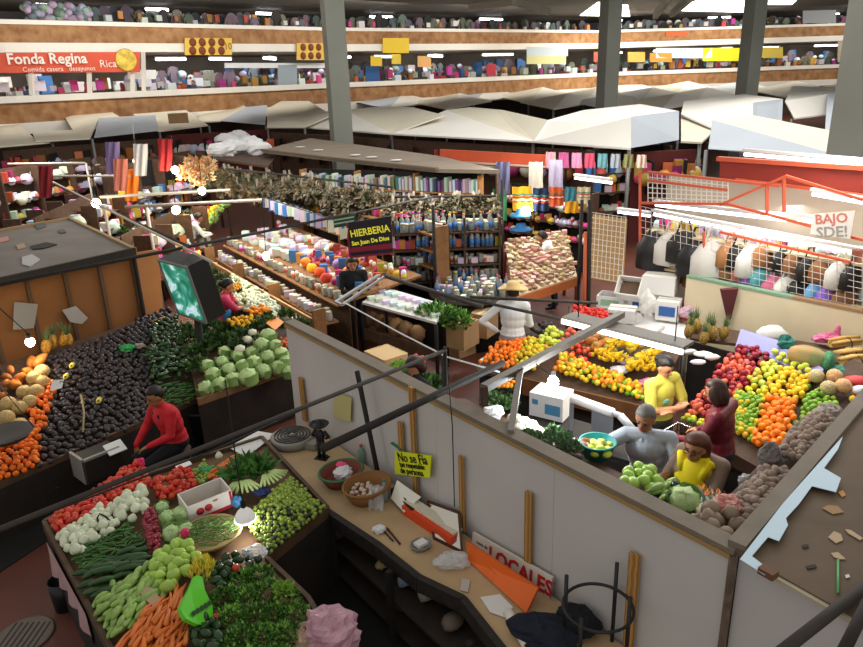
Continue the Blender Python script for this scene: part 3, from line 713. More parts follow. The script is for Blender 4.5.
# paper roll, dark cloth bundle, iron stand
t = thing('paper_roll', 'roll of white paper lying on the counter below the orange board', 'roll', (0, 0, 0))
p, q = Q(508, 612, ZC + .04), Q(527, 645, ZC + .04)
mb = MB(); mb.tube([p, q], .038, 14); mb.build('roll', M('roll_white', 'e6e4e0', .6), t)
dirv = (q - p).normalized(); mb = MB(); mb.tube([q, q + dirv * .003], .02, 10); mb.build('core', M('core_dark', '3a322c', .7), t)
flat('paper_sheet', [(480, 597), (500, 594), (513, 607), (507, 618), (490, 612)], ZC + .012, M('paper_white', 'dcdcd8', .7), 'crumpled white paper sheet beside the paper roll', 'paper')
flat('paper_sheet', [(462, 578), (470, 580), (468, 592), (460, 590)], ZC + .012, M('paper_grey', 'b8b0a4', .7), 'small greyish paper scrap on the counter left of the paper roll', 'paper')
put_t('cloth_bundle', crumple_mesh('cloth', (.24, .16, .1), M('cloth_navy', '151a28', .9), 21, 20, 12, .2), Q(545, 634, ZC + .08), 'dark navy cloth bundle behind the paper roll', 'cloth', None, -.6)
put_t('cloth_bundle', crumple_mesh('cloth', (.16, .13, .09), M('cloth_black', '131318', .9), 22, 20, 12, .2), Q(577, 622, ZC + .08), 'black cloth bundle under the iron ring stand', 'cloth', None, -.6)
t = thing('iron_ring_stand', 'black iron stand with a round ring and four uprights by the partition', 'stand', (0, 0, 0))
iron = M('iron_black', '1c1b1e', .45)
rr = .225
for k in range(60):
    rc = Q(598, 607, .9 + .01 * k)
    if (rc - WA).dot(wn) < -.27: break
mb = MB(); mb.tube([rc + Vector((rr * math.cos(a * PI / 16), rr * math.sin(a * PI / 16), 0)) for a in range(33)], .011, 6, False); mb.build('ring', iron, t)
for px, py in ((560, 573), (609, 563), (641, 602), (586, 613)):
    tp = D(px, py, (Vector((rc.x, rc.y, 0))).length + (.1 if py < 575 else -.15)); 
    q = rc + (Vector((tp.x, tp.y, rc.z)) - rc).normalized() * rr
    mb = MB(); mb.tube([Vector((q.x, q.y, ZC)), Vector((q.x, q.y, min(1.4, max(tp.z, 1.15))))], .014, 8); mb.build('leg', iron, t)
# ================================================================ POLES OVER THE STALLS
base = Q(449, 503, ZC); topz = D(446, 347, math.hypot(base.x, base.y)).z
def pole(pts, r, m, label, name='steel_pole', parent=None, group=None):
    mb = MB(); mb.tube(pts, r, 8); o = mb.build(name, m, parent)
    if parent is None: tag(o, label, 'pole', group)
    return o
P1z = topz - .03
pole([base + Vector((0, 0, .001)), Vector((base.x, base.y, topz))], .016, pipe_d, 'dark upright post rising from the counter right of the yellow sign')
pole([Q(-30, 541, P1z), Q(446, 350, P1z)], .018, pipe_m, 'long grey pole running over the vegetable table to the upright post')
b2 = Q(380, 484, ZC); z2 = D(357, 371, math.hypot(b2.x, b2.y) + .2).z
pole([b2, D(357, 371, math.hypot(b2.x, b2.y) + .2)], .024, pipe_d, 'leaning dark post beside the brown wicker basket')
p2a = Q(322, 449, 2.06); p2b = Q(503, 363, 2.06)
pole([p2a, p2b], .03, pipe_d, 'short dark pole slanting above the baskets to the grey bracket')
mb = MB(); mb.tube([Q(0, 531, P1z - .05), Q(210, 452, P1z - .07), Q(360, 383, P1z - .12), Q(446, 352, P1z - .04)], .006, 5); tag(mb.build('electric_cable', M('cable_black', '1b1a1a', .6)), 'thin black cable strung under the long grey pole', 'cable')
mb = MB(); mb.tube([wallp(457, 360, .1) * 1, wallp(457, 425, .05), wallp(458, 505, .04)], .005, 5); tag(mb.build('electric_cable', M('cable_black', '1b1a1a', .6)), 'black cable hanging beside the upright post on the white partition', 'cable')
a = Q(448, 356, P1z); b = V(344, 296, (a.x, a.y), (a.x - 1, a.y + 2.2))
mb = MB(); mb.tube([Q(345, 303, 2.1), Q(400, 333, 2.05), Q(447, 357, 2.1), Q(500, 372, 2.0)], .008, 5); tag(mb.build('electric_cable', M('cable_white', 'd8d8d6', .5)), 'white cable strung from the lamp bracket to the upright post', 'cable')
# grey bracket frame over the right stall
beam_m = M('bracket_grey', '77716a', .6, var=.1, scale=8)
t = thing('steel_bracket', 'grey steel bracket frame on the partition that carries the bright bulb', 'bracket', (0, 0, 0))
A0 = Q(484, 388, 2.06); A1 = Q(622, 314, 2.06)
mb = MB(); mb.bar(A0, A1, .07, .06); mb.build('main_beam', beam_m, t)
mb = MB(); mb.bar(A0 + Vector((0, 0, .02)), Vector((A0.x, A0.y, 1.915)), .06, .06); mb.build('upright', M('bracket_rust', '4a332a', .7), t)
p = A0.lerp(A1, .22); w0 = wallp(508, 424, -.03); w0.z = 1.91
mb = MB(); mb.bar(p, w0, .05, .04); mb.build('brace', beam_m, t)
mb = MB(); mb.bar(A0, A0 + (p2b - p2a).normalized() * .5, .05, .04); mb.build('side_beam', M('bracket_dark', '4a4038', .6), t)
p = A0.lerp(A1, .3); bl = D(553, 383, math.hypot(p.x, p.y) - .1)
t = thing('hanging_bulb', 'bright white bulb hanging from the grey steel bracket', 'lamp', (0, 0, 0))
mb = MB(); mb.tube([p, Vector((bl.x, bl.y, p.z - .1)), bl + Vector((0, 0, .1))], .006, 5); mb.build('cord', M('cable_black', '1b1a1a', .6), t)
mb = MB(); mb.lathe([(.02, .05), (.022, .1), (.012, .11)], 8, bl); mb.build('socket', M('socket_white', 'cccccc', .5), t)
mb = MB(); mb.ell(bl, (.05, .05, .07), 12, 8); mb.build('bulb', M('bulb_cold', 'e8f2ff', .3, emit=60), t)
lamp('bulb_light', 'POINT', bl - Vector((0, 0, .12)), 30, (.9, .96, 1), .05)
# ================================================================ VEGETABLE TABLE (nearest stall)
ZT = .8
vt_m = M('table_board', '6b5138', .8, var=.25, scale=6)
t = thing('vegetable_table', 'L-shaped wooden vegetable table heaped with produce, nearest the red aisle', 'table', (0, 0, 0))
TP = [Q(45, 525, ZT), Q(97, 494, ZT), Q(262, 440, ZT), Q(328, 511, ZT), Q(267, 561, ZT), Q(309, 602, ZT), Q(345, 665, ZT), Q(120, 668, ZT)]
ar = sum(a.x * b.y - b.x * a.y for a, b in zip(TP, TP[1:] + TP[:1]))
TP = TP if ar > 0 else TP[::-1]
mb = MB(); mb.prism(TP, .04); mb.build('top_board', vt_m, t)
mb = MB()
for a, b in zip(TP, TP[1:] + TP[:1]): mb.bar(a + Vector((0, 0, .0)), b + Vector((0, 0, .0)), .035, .1)
mb.build('rim_board', M('rim_brown', '54402c', .7, var=.25, scale=9), t)
mb = MB()
for a, b in zip(TP, TP[1:] + TP[:1]): mb.bar(Vector((a.x, a.y, .39)), Vector((b.x, b.y, .39)), .02, .74)
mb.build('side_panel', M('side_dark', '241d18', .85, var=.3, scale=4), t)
def zq(z, *c): return S4(*[Q(x, y, z) for x, y in c])
def zz(*c): return S4(*[Q(*x) for x in c])
TOMM = M('tomato_red', 'c23a20', .3, ovar=.25, hvar=.008)
def dimple(v, a): return Vector((v.x * (1 + .05 * math.cos(5 * a)), v.y * (1 + .05 * math.cos(5 * a)), v.z * (1 - .25 * math.exp(-((v.x ** 2 + v.y ** 2) * 6)))))
tomato = ell_mesh('tomato', (.033, .033, .029), TOMM, 10, 7, dimple)
roma = ell_mesh('tomato', (.027, .027, .036), TOMM, 10, 7)
GT = 'tomatoes along the far rim of the vegetable table'
pile('tomato', roma, 'small red plum tomato along the far rim of the vegetable table', 'tomato', GT, zz((47, 524, .84), (62, 540, .84), (116, 512, .87), (98, 492, .86)), .052, .02, .03, layers=2)
pile('tomato', roma, 'small red plum tomato along the far rim of the vegetable table', 'tomato', GT, zz((98, 490, .86), (112, 505, .86), (152, 487, .87), (140, 463, .86)), .054, .02, .03, layers=2)
pile('tomato', tomato, 'large red tomato heaped beside the fruit box with painted tomatoes', 'tomato', 'large tomatoes by the fruit box', zz((148, 488, .86), (163, 504, .86), (200, 493, .87), (186, 468, .86)), .066, .02, .05, layers=2)
ONM = M('onion_white', 'd2d8bc', .35, ovar=.08, var=.06, scale=30)
onion = ell_mesh('onion', (.04, .04, .035), ONM, 12, 8, lambda v, a: Vector((v.x, v.y, v.z * (1.35 if v.z > .85 else 1))))
pile('white_onion', onion, 'white onion in the heap between tomatoes and green chillies', 'onion', 'white onions on the vegetable table', zz((57, 541, .86), (73, 560, .86), (122, 530, .88), (106, 508, .88)), .072, .02, .04, layers=2, rot='up')
pile('white_onion', onion, 'white onion in the heap between tomatoes and green chillies', 'onion', 'white onions on the vegetable table', zz((108, 510, .88), (122, 527, .88), (152, 512, .89), (142, 493, .88)), .08, .02, .05, scl=(1, 1.3), layers=2, rot='up')
ax_u = (Q(80, 600, .85) - Q(80, 560, .85)).normalized(); ax_v = (Q(140, 560, .85) - Q(90, 575, .85)).normalized()
CHM = M('chilli_green', '34601f', .3, ovar=.3)
chilli = [capsule_mesh('chilli', .09, .012, CHM, .012, .5, 7), capsule_mesh('chilli', .075, .013, CHM, -.006, .6, 7)]
pile('green_chilli', chilli, 'green chilli in the heap beside the white onions', 'chilli', 'green chillies on the vegetable table', zz((73, 560, .85), (88, 578, .85), (150, 547, .87), (130, 525, .87)), .045, .02, .035, rot='axis', axis=ax_v, layers=2, most=150, spread=.8)
CUM = M('cucumber_green', '2b4a22', .4, ovar=.3, var=.2, scale=25)
cucumber = [capsule_mesh('cucumber', .19, .026, CUM, .014, .95, 9, 8), capsule_mesh('cucumber', .17, .024, CUM, -.01, 1, 9, 8)]
pile('cucumber', cucumber, 'dark green cucumber beside the pale squash', 'cucumber', 'cucumbers on the vegetable table', zz((82, 577, .85), (97, 607, .85), (146, 572, .87), (140, 546, .87)), .13, .02, .04, rot='axis', axis=ax_v, layers=2, spv=.05, spread=.3)
SQM = M('squash_pale_green', '86a552', .4, ovar=.22, var=.22, scale=22)
squash = [capsule_mesh('squash', .15, .024, SQM, .01, 1.15, 9, 8), capsule_mesh('squash', .13, .022, SQM, -.012, 1.1, 9, 8)]
pile('pale_squash', squash, 'pale green squash at the outer edge of the vegetable table', 'squash', 'pale green squash on the vegetable table', zz((92, 604, .85), (114, 646, .85), (168, 600, .88), (148, 572, .88)), .085, .02, .045, rot='axis', axis=(Q(150, 578, .85) - Q(110, 620, .85)), layers=2, spv=.045, spread=.5)
CYM = M('chayote_green', '9dbd52', .4, ovar=.15, var=.1, scale=20)
chayote = ell_mesh('chayote', (.042, .036, .05), CYM, 12, 8, lambda v, a: Vector((v.x * (1.1 - .3 * v.z) * (1 + .06 * math.cos(5 * a)), v.y * (1.1 - .3 * v.z) * (1 + .06 * math.cos(5 * a)), v.z)))
pile('chayote', chayote, 'pale green chayote between the radishes and the carrots', 'chayote', 'chayotes on the vegetable table', zz((141, 578, .88), (164, 602, .88), (205, 570, .9), (180, 543, .9)), .085, .03, .06, layers=2)
RDM = M('radish_red', '8e2c3a', .4, ovar=.3)
radish = ell_mesh('radish', (.02, .02, .024), RDM, 9, 6, None, lambda mb: mb.tube([(0, 0, -.02), (.004, 0, -.045)], [.005, .001], 5))
pile('radish', radish, 'small red radish between chillies and pale lettuce heads', 'radish', 'radishes on the vegetable table', zz((143, 520, .88), (149, 556, .88), (162, 550, .9), (156, 510, .9)), .045, .03, .03, layers=2, most=80)
LTM = M('lettuce_pale', 'a9c487', .5, ovar=.08, var=.25, scale=14, kind='voronoi')
def frill(seed):
    rr = random.Random(seed); p = [rr.uniform(0, 6) for _ in range(3)]
    return lambda v, a: v * (1 + .07 * math.cos(7 * a + p[0] + 4 * v.z) + .06 * math.sin(11 * v.z + p[1] + 3 * a))
LTD = M('leaf_pale', '93b56c', .55, ovar=.1)
def head_thing(name, label, cat, group, loc, r, m, ml, seed, fl=.85):
    me = bpy.data.meshes.get(name + '_head%d' % seed) or ell_mesh(name + '_head%d' % seed, (1, 1, fl), m, 16, 11, frill(seed))
    o = put(name, me, None, loc, (R_.uniform(-.4, .4), R_.uniform(-.4, .4), R_.uniform(0, 6)), r); tag(o, label, cat, group)
    return o
def outer_leaf(o, ml, seed, k=3):
    for i in range(k):
        a = seed * 1.3 + i * 2 * PI / k
        mb = MB(); mb.grid(lambda u, v: Vector((math.cos(a + (u - .5) * 1.5) * (1.03 + .12 * v * v), math.sin(a + (u - .5) * 1.5) * (1.03 + .12 * v * v), -.6 + 1.1 * v + .06 * math.sin(u * 18))), 6, 4)
        mb.build('outer_leaf', ml, o)
for i, (x, y, r) in enumerate(((168, 518, .075), (182, 514, .085), (172, 534, .08), (187, 531, .075), (178, 546, .06), (162, 508, .06))):
    o = head_thing('lettuce', 'pale green lettuce head in the cluster beside the radishes', 'lettuce', 'lettuce heads on the vegetable table', Q(x, y, .93), r, LTM, LTD, i); outer_leaf(o, LTD, i)
# basket of green beans
pbn = Q(212, 541, .86); wickp = M('wicker_pale', 'a58a5c', .8, var=.3, scale=50, kind='wave')
tb = thing('wicker_basket', 'shallow pale wicker basket heaped with green beans', 'basket', pbn, .5)
mb = MB(); mb.lathe([(.14, 0), (.2, .03), (.25, .085), (.24, .085), (.19, .035), (.13, .01)], 26); mb.build('bowl', wickp, tb)
mb = MB(); mb.tube([(.247 * math.cos(a * PI / 14), .247 * math.sin(a * PI / 14), .088) for a in range(29)], .012, 6, False); mb.build('rim', wickp, tb)
BNM = M('bean_green', '56803a', .45, ovar=.3)
bean = [capsule_mesh('green_bean', .11, .0055, BNM, .02, .8, 5), capsule_mesh('green_bean', .1, .005, BNM, -.012, .8, 5)]
pile('green_bean', bean, 'thin green bean in the shallow pale basket', 'bean', 'green beans in the shallow basket', S4(pbn + Vector((-.2, -.2, .06)), pbn + Vector((.2, -.2, .06)), pbn + Vector((.2, .2, .06)), pbn + Vector((-.2, .2, .06))), .034, .02, .035, rot='axis', axis=(1, .4, 0), spread=.9, most=120, inside=lambda u, v: (u - .5) ** 2 + (v - .5) ** 2 < .25, spv=.026)
# carrots
CRM = M('carrot_orange', 'd2702a', .45, ovar=.12, var=.12, scale=18)
def carrot_mesh(L, r):
    mb = MB(); mb.tube([(-L / 2, 0, 0), (-L * .44, 0, 0), (-L * .1, 0, .006), (L * .3, 0, .002), (L / 2, .004, 0)], [r * .6, r, r * .85, r * .5, r * .1], 8); return mb.mesh('carrot', [CRM])
carrot = [carrot_mesh(.19, .017), carrot_mesh(.17, .019)]
GC = 'carrots at the near end of the vegetable table'
pile('carrot', carrot, 'orange carrot in the big heap beside the green bag', 'carrot', GC, zz((120, 655, .86), (182, 668, .88), (197, 612, .9), (152, 606, .88)), .09, .02, .06, rot='axis', axis=(Q(175, 590, .9) - Q(140, 645, .9)), layers=3, spv=.036, spread=.38)
pile('carrot', carrot, 'orange carrot in the big heap beside the green bag', 'carrot', GC, zz((166, 612, .9), (196, 614, .92), (202, 592, .92), (176, 592, .9)), .07, .03, .02, rot='axis', axis=(Q(180, 590, .9) - Q(172, 620, .9)), layers=2, spv=.036, spread=.2)
# green bag with an avocado drawing
t = thing('green_bag', 'bright lime green plastic bag with a dark leaf print, standing by the carrots', 'bag', (0, 0, 0))
c = Q(198, 604, 1.06); rgt = (Q(215, 606, .97) - c).normalized(); upv = (Q(198, 585, 1.03) - Q(198, 625, .9)).normalized()
out = [(-.02, .135), (.02, .135), (.035, .07), (.085, .0), (.09, -.055), (.06, -.095), (-.01, -.1), (-.07, -.075), (-.095, -.03), (-.075, .02), (-.045, .075)]
nrm = rgt.cross(upv).normalized()
fr = [c + rgt * x * 1.5 + upv * y * 1.5 + nrm * (.012 * math.cos(x * 20)) for x, y in out]; bk = [p - nrm * .035 for p in fr]
mb = MB(); mb.add(fr + bk, [tuple(range(len(fr))), tuple(range(2 * len(fr) - 1, len(fr) - 1, -1))] + [(i, (i + 1) % len(fr), (i + 1) % len(fr) + len(fr), i + len(fr)) for i in range(len(fr))][::-1])
mb.build('sack', M('bag_lime', '59c81e', .35), t)
mb = MB()
for i in range(5):
    x0 = -.05 + .022 * i; y0 = -.055 + .014 * i
    mb.add([c + nrm * .018 + rgt * (x0 + dx) * 1.5 + upv * (y0 + dy) * 1.5 for dx, dy in ((0, 0), (.018, -.012), (.034, .004), (.016, .018))], [(0, 1, 2, 3)])
mb.build('leaf_print', M('print_dark', '1f3a18', .6), t)
# squash blossoms
BLM = M('blossom_yellow', 'd6c640', .5, ovar=.15); BLG = M('blossom_stem', '8aa24a', .6)
mb = MB()
for i in range(5): a = i * 1.257; mb.add([Vector((0, 0, 0)), Vector((.02 * math.cos(a - .4), .02 * math.sin(a - .4), .05)), Vector((.03 * math.cos(a), .03 * math.sin(a), .075)), Vector((.02 * math.cos(a + .4), .02 * math.sin(a + .4), .05))], [(0, 1, 2, 3)])
mb.mi = 1; mb.tube([(0, 0, 0), (0, 0, -.06)], .006, 5); blossom = mb.mesh('squash_blossom', [BLM, BLG])
pile('squash_blossom', blossom, 'yellow squash blossom above the lime green bag', 'blossom', 'squash blossoms by the lime green bag', zz((190, 590, .92), (212, 588, .93), (216, 568, .93), (198, 568, .92)), .045, .05, .04, rot='up', layers=2)
# dark green peppers
PPM = M('pepper_dark_green', '24401f', .25, ovar=.35)
pepper = ell_mesh('green_pepper', (.034, .032, .05), PPM, 12, 8, lambda v, a: Vector((v.x * (1 - .25 * (v.z < -.3)) * (1 + .1 * math.cos(4 * a)), v.y * (1 + .1 * math.cos(4 * a)), v.z)))
pile('green_pepper', pepper, 'dark green pepper beside the mound of fresh herbs', 'pepper', 'dark peppers on the vegetable table', zz((212, 578, .88), (214, 610, .9), (236, 570, .9), (228, 560, .9)), .075, .03, .03, layers=2)
pile('green_pepper', pepper, 'dark green pepper between the bean basket and the herb mound', 'pepper', 'dark peppers below the bean basket', zz((214, 572, .86), (232, 592, .86), (264, 563, .88), (244, 552, .88)), .085, .03, .03)
pile('green_pepper', pepper, 'dark green pepper at the near edge beside the carrots', 'pepper', 'dark peppers at the near edge', zz((186, 640, .88), (196, 668, .88), (222, 660, .9), (218, 612, .9)), .08, .03, .04, layers=2)
put_t('tomato', tomato, Q(236, 568, .98), 'single red tomato on top of the fresh herbs', 'tomato', None)
put_t('tomato', tomato, Q(217, 617, .95), 'single red tomato tucked beside the lime green bag', 'tomato', None)
# herb bunches
HG = [M('herb_green', '4f8030', .6, ovar=.15), M('herb_green_light', '7fae4a', .6, ovar=.15), M('herb_green_dark', '2c5220', .6, ovar=.15)]
herb = [bunch_mesh('herb_bunch', (.12, .12, .075), 420, .03, HG, s) for s in range(3)]
def stemmed(me, loc, rot, sc, label, cat, group, name='herb_bunch', st=True):
    o = put(name, me, None, loc, rot, sc); tag(o, label, cat, group)
    return o
hpts = [(240, 580, .93), (258, 577, .93), (225, 598, .95), (246, 597, .97), (268, 592, .95), (285, 600, .93), (232, 618, .97), (254, 616, 1.0), (276, 614, .97), (294, 616, .93), (240, 637, .97), (262, 637, .98), (284, 636, .95), (226, 652, .94), (250, 660, .96), (276, 658, .95), (298, 640, .9)]
for i, (x, y, z) in enumerate(hpts):
    stemmed(herb[i % 3], Q(x, y, z - .03), i * 1.1, R_.uniform(.85, 1.1), 'bushy bunch of fresh green herbs in the mound on the near table end', 'herbs', 'fresh herb bunches in the mound')
lt = bunch_mesh('herb_pale', (.1, .09, .06), 200, .04, [M('leaf_yellow_green', '9dbd50', .6), HG[1]], 9)
stemmed(lt, Q(283, 590, .97), 0, .9, 'paler yellow green leafy bunch at the inner edge of the herb mound', 'herbs', None)
# tomatillos and dark ones
TMM = M('tomatillo_green', '83983a', .35, ovar=.22); TMD = M('tomatillo_dark', '2c2f22', .4, ovar=.3)
tomatillo = ell_mesh('tomatillo', (.021, .021, .019), TMM, 8, 6); tomdark = ell_mesh('tomatillo', (.02, .02, .018), TMD, 8, 6)
pile('tomatillo', [tomatillo] * 3 + [tomdark], 'small round green tomatillo in the crate at the table corner', 'tomatillo', 'tomatillos in the corner crate', zz((268, 558, .86), (326, 512, .86), (290, 480, .88), (243, 522, .88)), .041, .02, .05, layers=2, most=300)
# fruit box with painted tomatoes
t = thing('fruit_box', 'white and red cardboard fruit box painted with two red tomatoes', 'box', (0, 0, 0))
f0, f1 = Q(190, 524, .86), Q(233, 506, .88); ux = (f1 - f0).normalized(); dp = Vector((-ux.y, ux.x, 0)); L = (f1 - f0).length
bw = M('box_white', 'd8d2cc', .7, var=.05, scale=10); br = M('box_red', 'a81e2c', .6); bi = M('box_inside', '9a7d58', .8)
H_ = .17
mb = MB(); up3 = Vector((0, 0, H_))
mb.bar(f0 + up3 / 2, f1 + up3 / 2, .012, H_); mb.build('front_side', bw, t)
mb = MB(); mb.bar(f0 + dp * .26 + up3 / 2, f1 + dp * .26 + up3 / 2, .012, H_); mb.bar(f0 + up3 / 2, f0 + dp * .26 + up3 / 2, .012, H_); mb.bar(f1 + up3 / 2, f1 + dp * .26 + up3 / 2, .012, H_); mb.build('box_sides', bw, t)
mb = MB(); mb.prism([f0 + Vector((0, 0, .012)), f1 + Vector((0, 0, .012)), f1 + dp * .26 + Vector((0, 0, .012)), f0 + dp * .26 + Vector((0, 0, .012))], .01); mb.build('box_bottom', bi, t)
fn = -dp
mb = MB(); mb.bar(f0 + fn * .008 + Vector((0, 0, .015)), f1 + fn * .008 + Vector((0, 0, .015)), .004, .03); mb.bar(f1 - ux * .02 + fn * .009 + Vector((0, 0, .09)), f1 + fn * .009 + Vector((0, 0, .09)), .004, .15); mb.bar(f1 + ux * .008 + Vector((0, 0, .08)), f1 + ux * .008 + dp * .2 + Vector((0, 0, .08)), .004, .15); mb.build('red_print', br, t)
for k, z in ((.26, .085), (.45, .09)):
    mb = MB(); pc = f0 + ux * (L * k) + fn * .009 + Vector((0, 0, z)); mm = frame_mat(pc, ux, fn); mb.lathe([(.036, 0), (.034, .003)], 14, mat=mm.to_3x3().to_4x4(), c=pc); mb.build('tomato_print', br, t)
pc = f0 + ux * (L * .62) + fn * .009 + Vector((0, 0, .135)); mb = MB(); mm = frame_mat(pc, ux, fn); mb.lathe([(.02, 0), (.019, .002)], 10, c=pc, mat=mm.to_3x3().to_4x4() @ Matrix.Diagonal((1.3, .6, 1, 1))); mb.build('hand_hole', bi, t)
# chard bunches, small carrots, peas
CHG = [M('chard_green', '3f6b2a', .55, ovar=.1), M('chard_light', '7da04e', .55)]
STM = M('chard_stem', 'b7cc86', .5)
def chard(name, label, loc, rz, sc=1, group=None):
    t = thing(name, label, 'greens', loc, rz, group)
    mb = MB()
    for i in range(9):
        a = -1.0 + 2.0 * i / 8
        mb.tube([(0, 0, 0), (.06 * math.sin(a), -.08, .03), (.14 * math.sin(a), -.17 * math.cos(a * .7), .01)], [.014, .012, .008], 6)
    mb.build('stem', STM, t)
    mb = MB(); leaf_cluster(mb, (0, .07, .02), (.14, .13, .05), 70, .09, .2, int(loc[0] * 100)); mb.build('leaf_blades', CHG[0], t); t.scale = (sc,) * 3
    return t
chard('chard_bunch', 'dark green chard bunch with pale stems behind the hanging lamp', Q(243, 480, .93), .2, 1.5)
chard('chard_bunch', 'second chard bunch lying behind the fruit box with its stems to the corner crate', Q(262, 474, .95), .9, 1.4)
put_t('blue_wrapper', crumple_mesh('wrapper', (.09, .06, .03), M('wrapper_navy', '1e2f66', .5), 5), Q(262, 492, .9), 'dark blue crumpled wrapper between chard and tomatillos', 'wrapper')
put_t('blue_wrapper', crumple_mesh('wrapper', (.05, .05, .05), M('wrapper_navy', '1e2f66', .5), 6), Q(217, 484, .92), 'dark blue wrapper behind the fruit box', 'wrapper')
put_t('blue_wrapper', crumple_mesh('wrapper', (.05, .04, .05), M('wrapper_blue', '3f7fb4', .5), 7), Q(237, 502, .93), 'light blue wrapper at the end of the fruit box', 'wrapper')
pile('carrot', carrot, 'orange carrot in the small bundle behind the chard', 'carrot', 'small bundle of carrots', zz((213, 474, .86), (217, 482, .86), (238, 468, .88), (233, 458, .88)), .09, .02, .02, rot='axis', axis=(Q(235, 463, .88) - Q(215, 475, .88)), spv=.03, spread=.15)
pile('tomatillo', tomatillo, 'small green tomatillo behind the large red tomatoes', 'tomatillo', 'tomatillos behind the large tomatoes', zz((193, 474, .85), (200, 488, .85), (213, 478, .86), (205, 462, .86)), .042, .02, .02)
GB = M('green_plastic', '2f8f4e', .4, alpha=.9)
put_t('plastic_bag', crumple_mesh('bag', (.09, .06, .04), GB, 31), Q(207, 470, .9), 'green plastic bag behind the large tomatoes', 'plastic bag')
put_t('plastic_bag', crumple_mesh('bag', (.1, .07, .05), GB, 32), Q(245, 462, .9), 'green plastic bag at the far rim behind the chard', 'plastic bag')
put_t('white_onion', onion, Q(219, 456, .88), 'single white onion at the far rim of the table', 'onion')
for i, (x, y, l) in enumerate(((183, 464, 'white price card lying at the far rim by the tomatoes'), (107, 531, 'white bag handle lying over the onion heap'))):
    flat('price_card', [(x - 8, y + 2), (x + 6, y - 4), (x + 9, y), (x - 5, y + 6)], .9, M('paper_white', 'dcdcd8', .7), l, 'card')
flat('brown_card', [(136, 588), (152, 587), (160, 598), (153, 606), (146, 600)], .965, M('card_brown', 'a08a6a', .7), 'torn brown card lying on the pale squash', 'card')
t = thing('black_tongs', 'dark looped handle standing in the white onions', 'handle', Q(104, 522, .96), .4)
mb = MB(); mb.tube([(-.04, 0, -.05), (-.045, 0, .05), (-.02, 0, .09), (.02, 0, .05), (.05, .01, -.02)], .008, 6); mb.build('loop', BLACKC, t)
pc = crumple_mesh('bag', (.035, .025, .045), M('tag_pink', 'e0356c', .5), 41)
put_t('pink_tag', pc, Q(185, 533, 1.0), 'small bright pink tag at the edge of the green bean basket', 'tag')
put_t('pink_tag', pc, Q(141, 462, .98), 'pink paper flag at the far rim before the seated man', 'tag')
put_t('plastic_bag', crumple_mesh('bag', (.1, .08, .04), bagm, 43), Q(254, 552, .93), 'clear grey plastic bag between bean basket and tomatillos', 'plastic bag')
# pink bag of garlic at the inner end
put_t('pink_bag', crumple_mesh('bag', (.2, .16, .16), M('bag_pink_translucent', 'c79aa8', .35, alpha=.85, var=.12, scale=9), 51, 26, 16, .22), Q(330, 632, .9), 'large crumpled pale pink plastic bag at the inner end of the table', 'plastic bag')
put_t('mesh_sack', crumple_mesh('bag', (.12, .12, .09), M('sack_beige', 'a88f78', .8, var=.35, scale=40), 52), Q(300, 640, .86), 'beige sack of small roots beside the pale pink bag', 'sack')
# hanging lamp over the table
pl = D(245, 517, 5.35)
t = thing('hanging_lamp', 'white bell lamp glowing over the fruit box, hung from the long pole', 'lamp', pl)
mb = MB(); mb.lathe([(.088, -.02), (.082, .015), (.06, .055), (.028, .085), (.02, .1), (.02, .1), (.026, .08), (.056, .05), (.075, .012), (.08, -.02)], 20); mb.build('shade', M('shade_glow', 'd8d6d2', .3, emit=.25), t)
mb = MB(); mb.tube([(.084 * math.cos(a * PI / 12), .084 * math.sin(a * PI / 12), -.02) for a in range(25)], .009, 6, False); mb.build('rim', M('shade_rim', 'eef0ff', .3, emit=2.2), t)
mb = MB(); mb.lathe([(.022, .095), (.024, .15), (.012, .165)], 10); mb.build('socket', BLACKC, t)
mb = MB(); mb.tube([(0, 0, .16), (-.02, .03, .3), (-.03, .08, P1z - pl.z)], .006, 5); mb.build('cord', BLACKC, t)
lamp('lamp_light', 'POINT', pl - Vector((0, 0, .05)), 7, (1, .97, .92), .06)
# things in the aisle beside the table
cl = M('cloth_pinkish', 'b09090', .85, var=.15, scale=8); 
mb = MB(); a, b = Q(52, 540, .78), Q(92, 612, .78); o_ = Vector((-.04, -.02, 0))
mb.grid(lambda u, v: a.lerp(b, u) + o_ * (1 + .6 * math.sin(u * 25) * v) - Vector((0, 0, .33 * v * (1 - .3 * math.sin(u * 3)))), 20, 6); tag(mb.build('hanging_cloth', cl), 'pale pinkish cloth hanging on the outer side of the vegetable table', 'cloth')
mb = MB(); mb.lathe([(.09, 0), (.11, .3), (.1, .3), (.08, .02)], 14, Q(66, 607, 0)); tag(mb.build('trash_bin', M('bin_black', '17181b', .4)), 'narrow black bin under the hanging cloth beside the table', 'bin')
p = Q(25, 636, 0.0); t = thing('drain_cover', 'round grey metal drain cover set in the red aisle floor', 'drain cover', p)
mb = MB(); mb.lathe([(.01, .002), (.24, .002), (.24, .012), (.22, .014), (.01, .012)], 24); mb.build('plate', M('drain_metal', '6b6259', .5, metal=.4), t)
mb = MB()
for i in range(-3, 4): mb.box((i * .05, 0, .015), (.012, .3, .006))
mb.build('ribs', M('drain_dark', '3a332d', .6), t)
# enclosure floor: black sheet standing in for the shade
flat('shade_sheet', [(268, 600), (335, 540), (560, 760), (380, 800)], .012, M('shade_black', '121110', .9), 'black sheet standing in for floor shade between table and counter', 'mat', th=.01)  # flat black sheet paints the shade of the enclosure floor
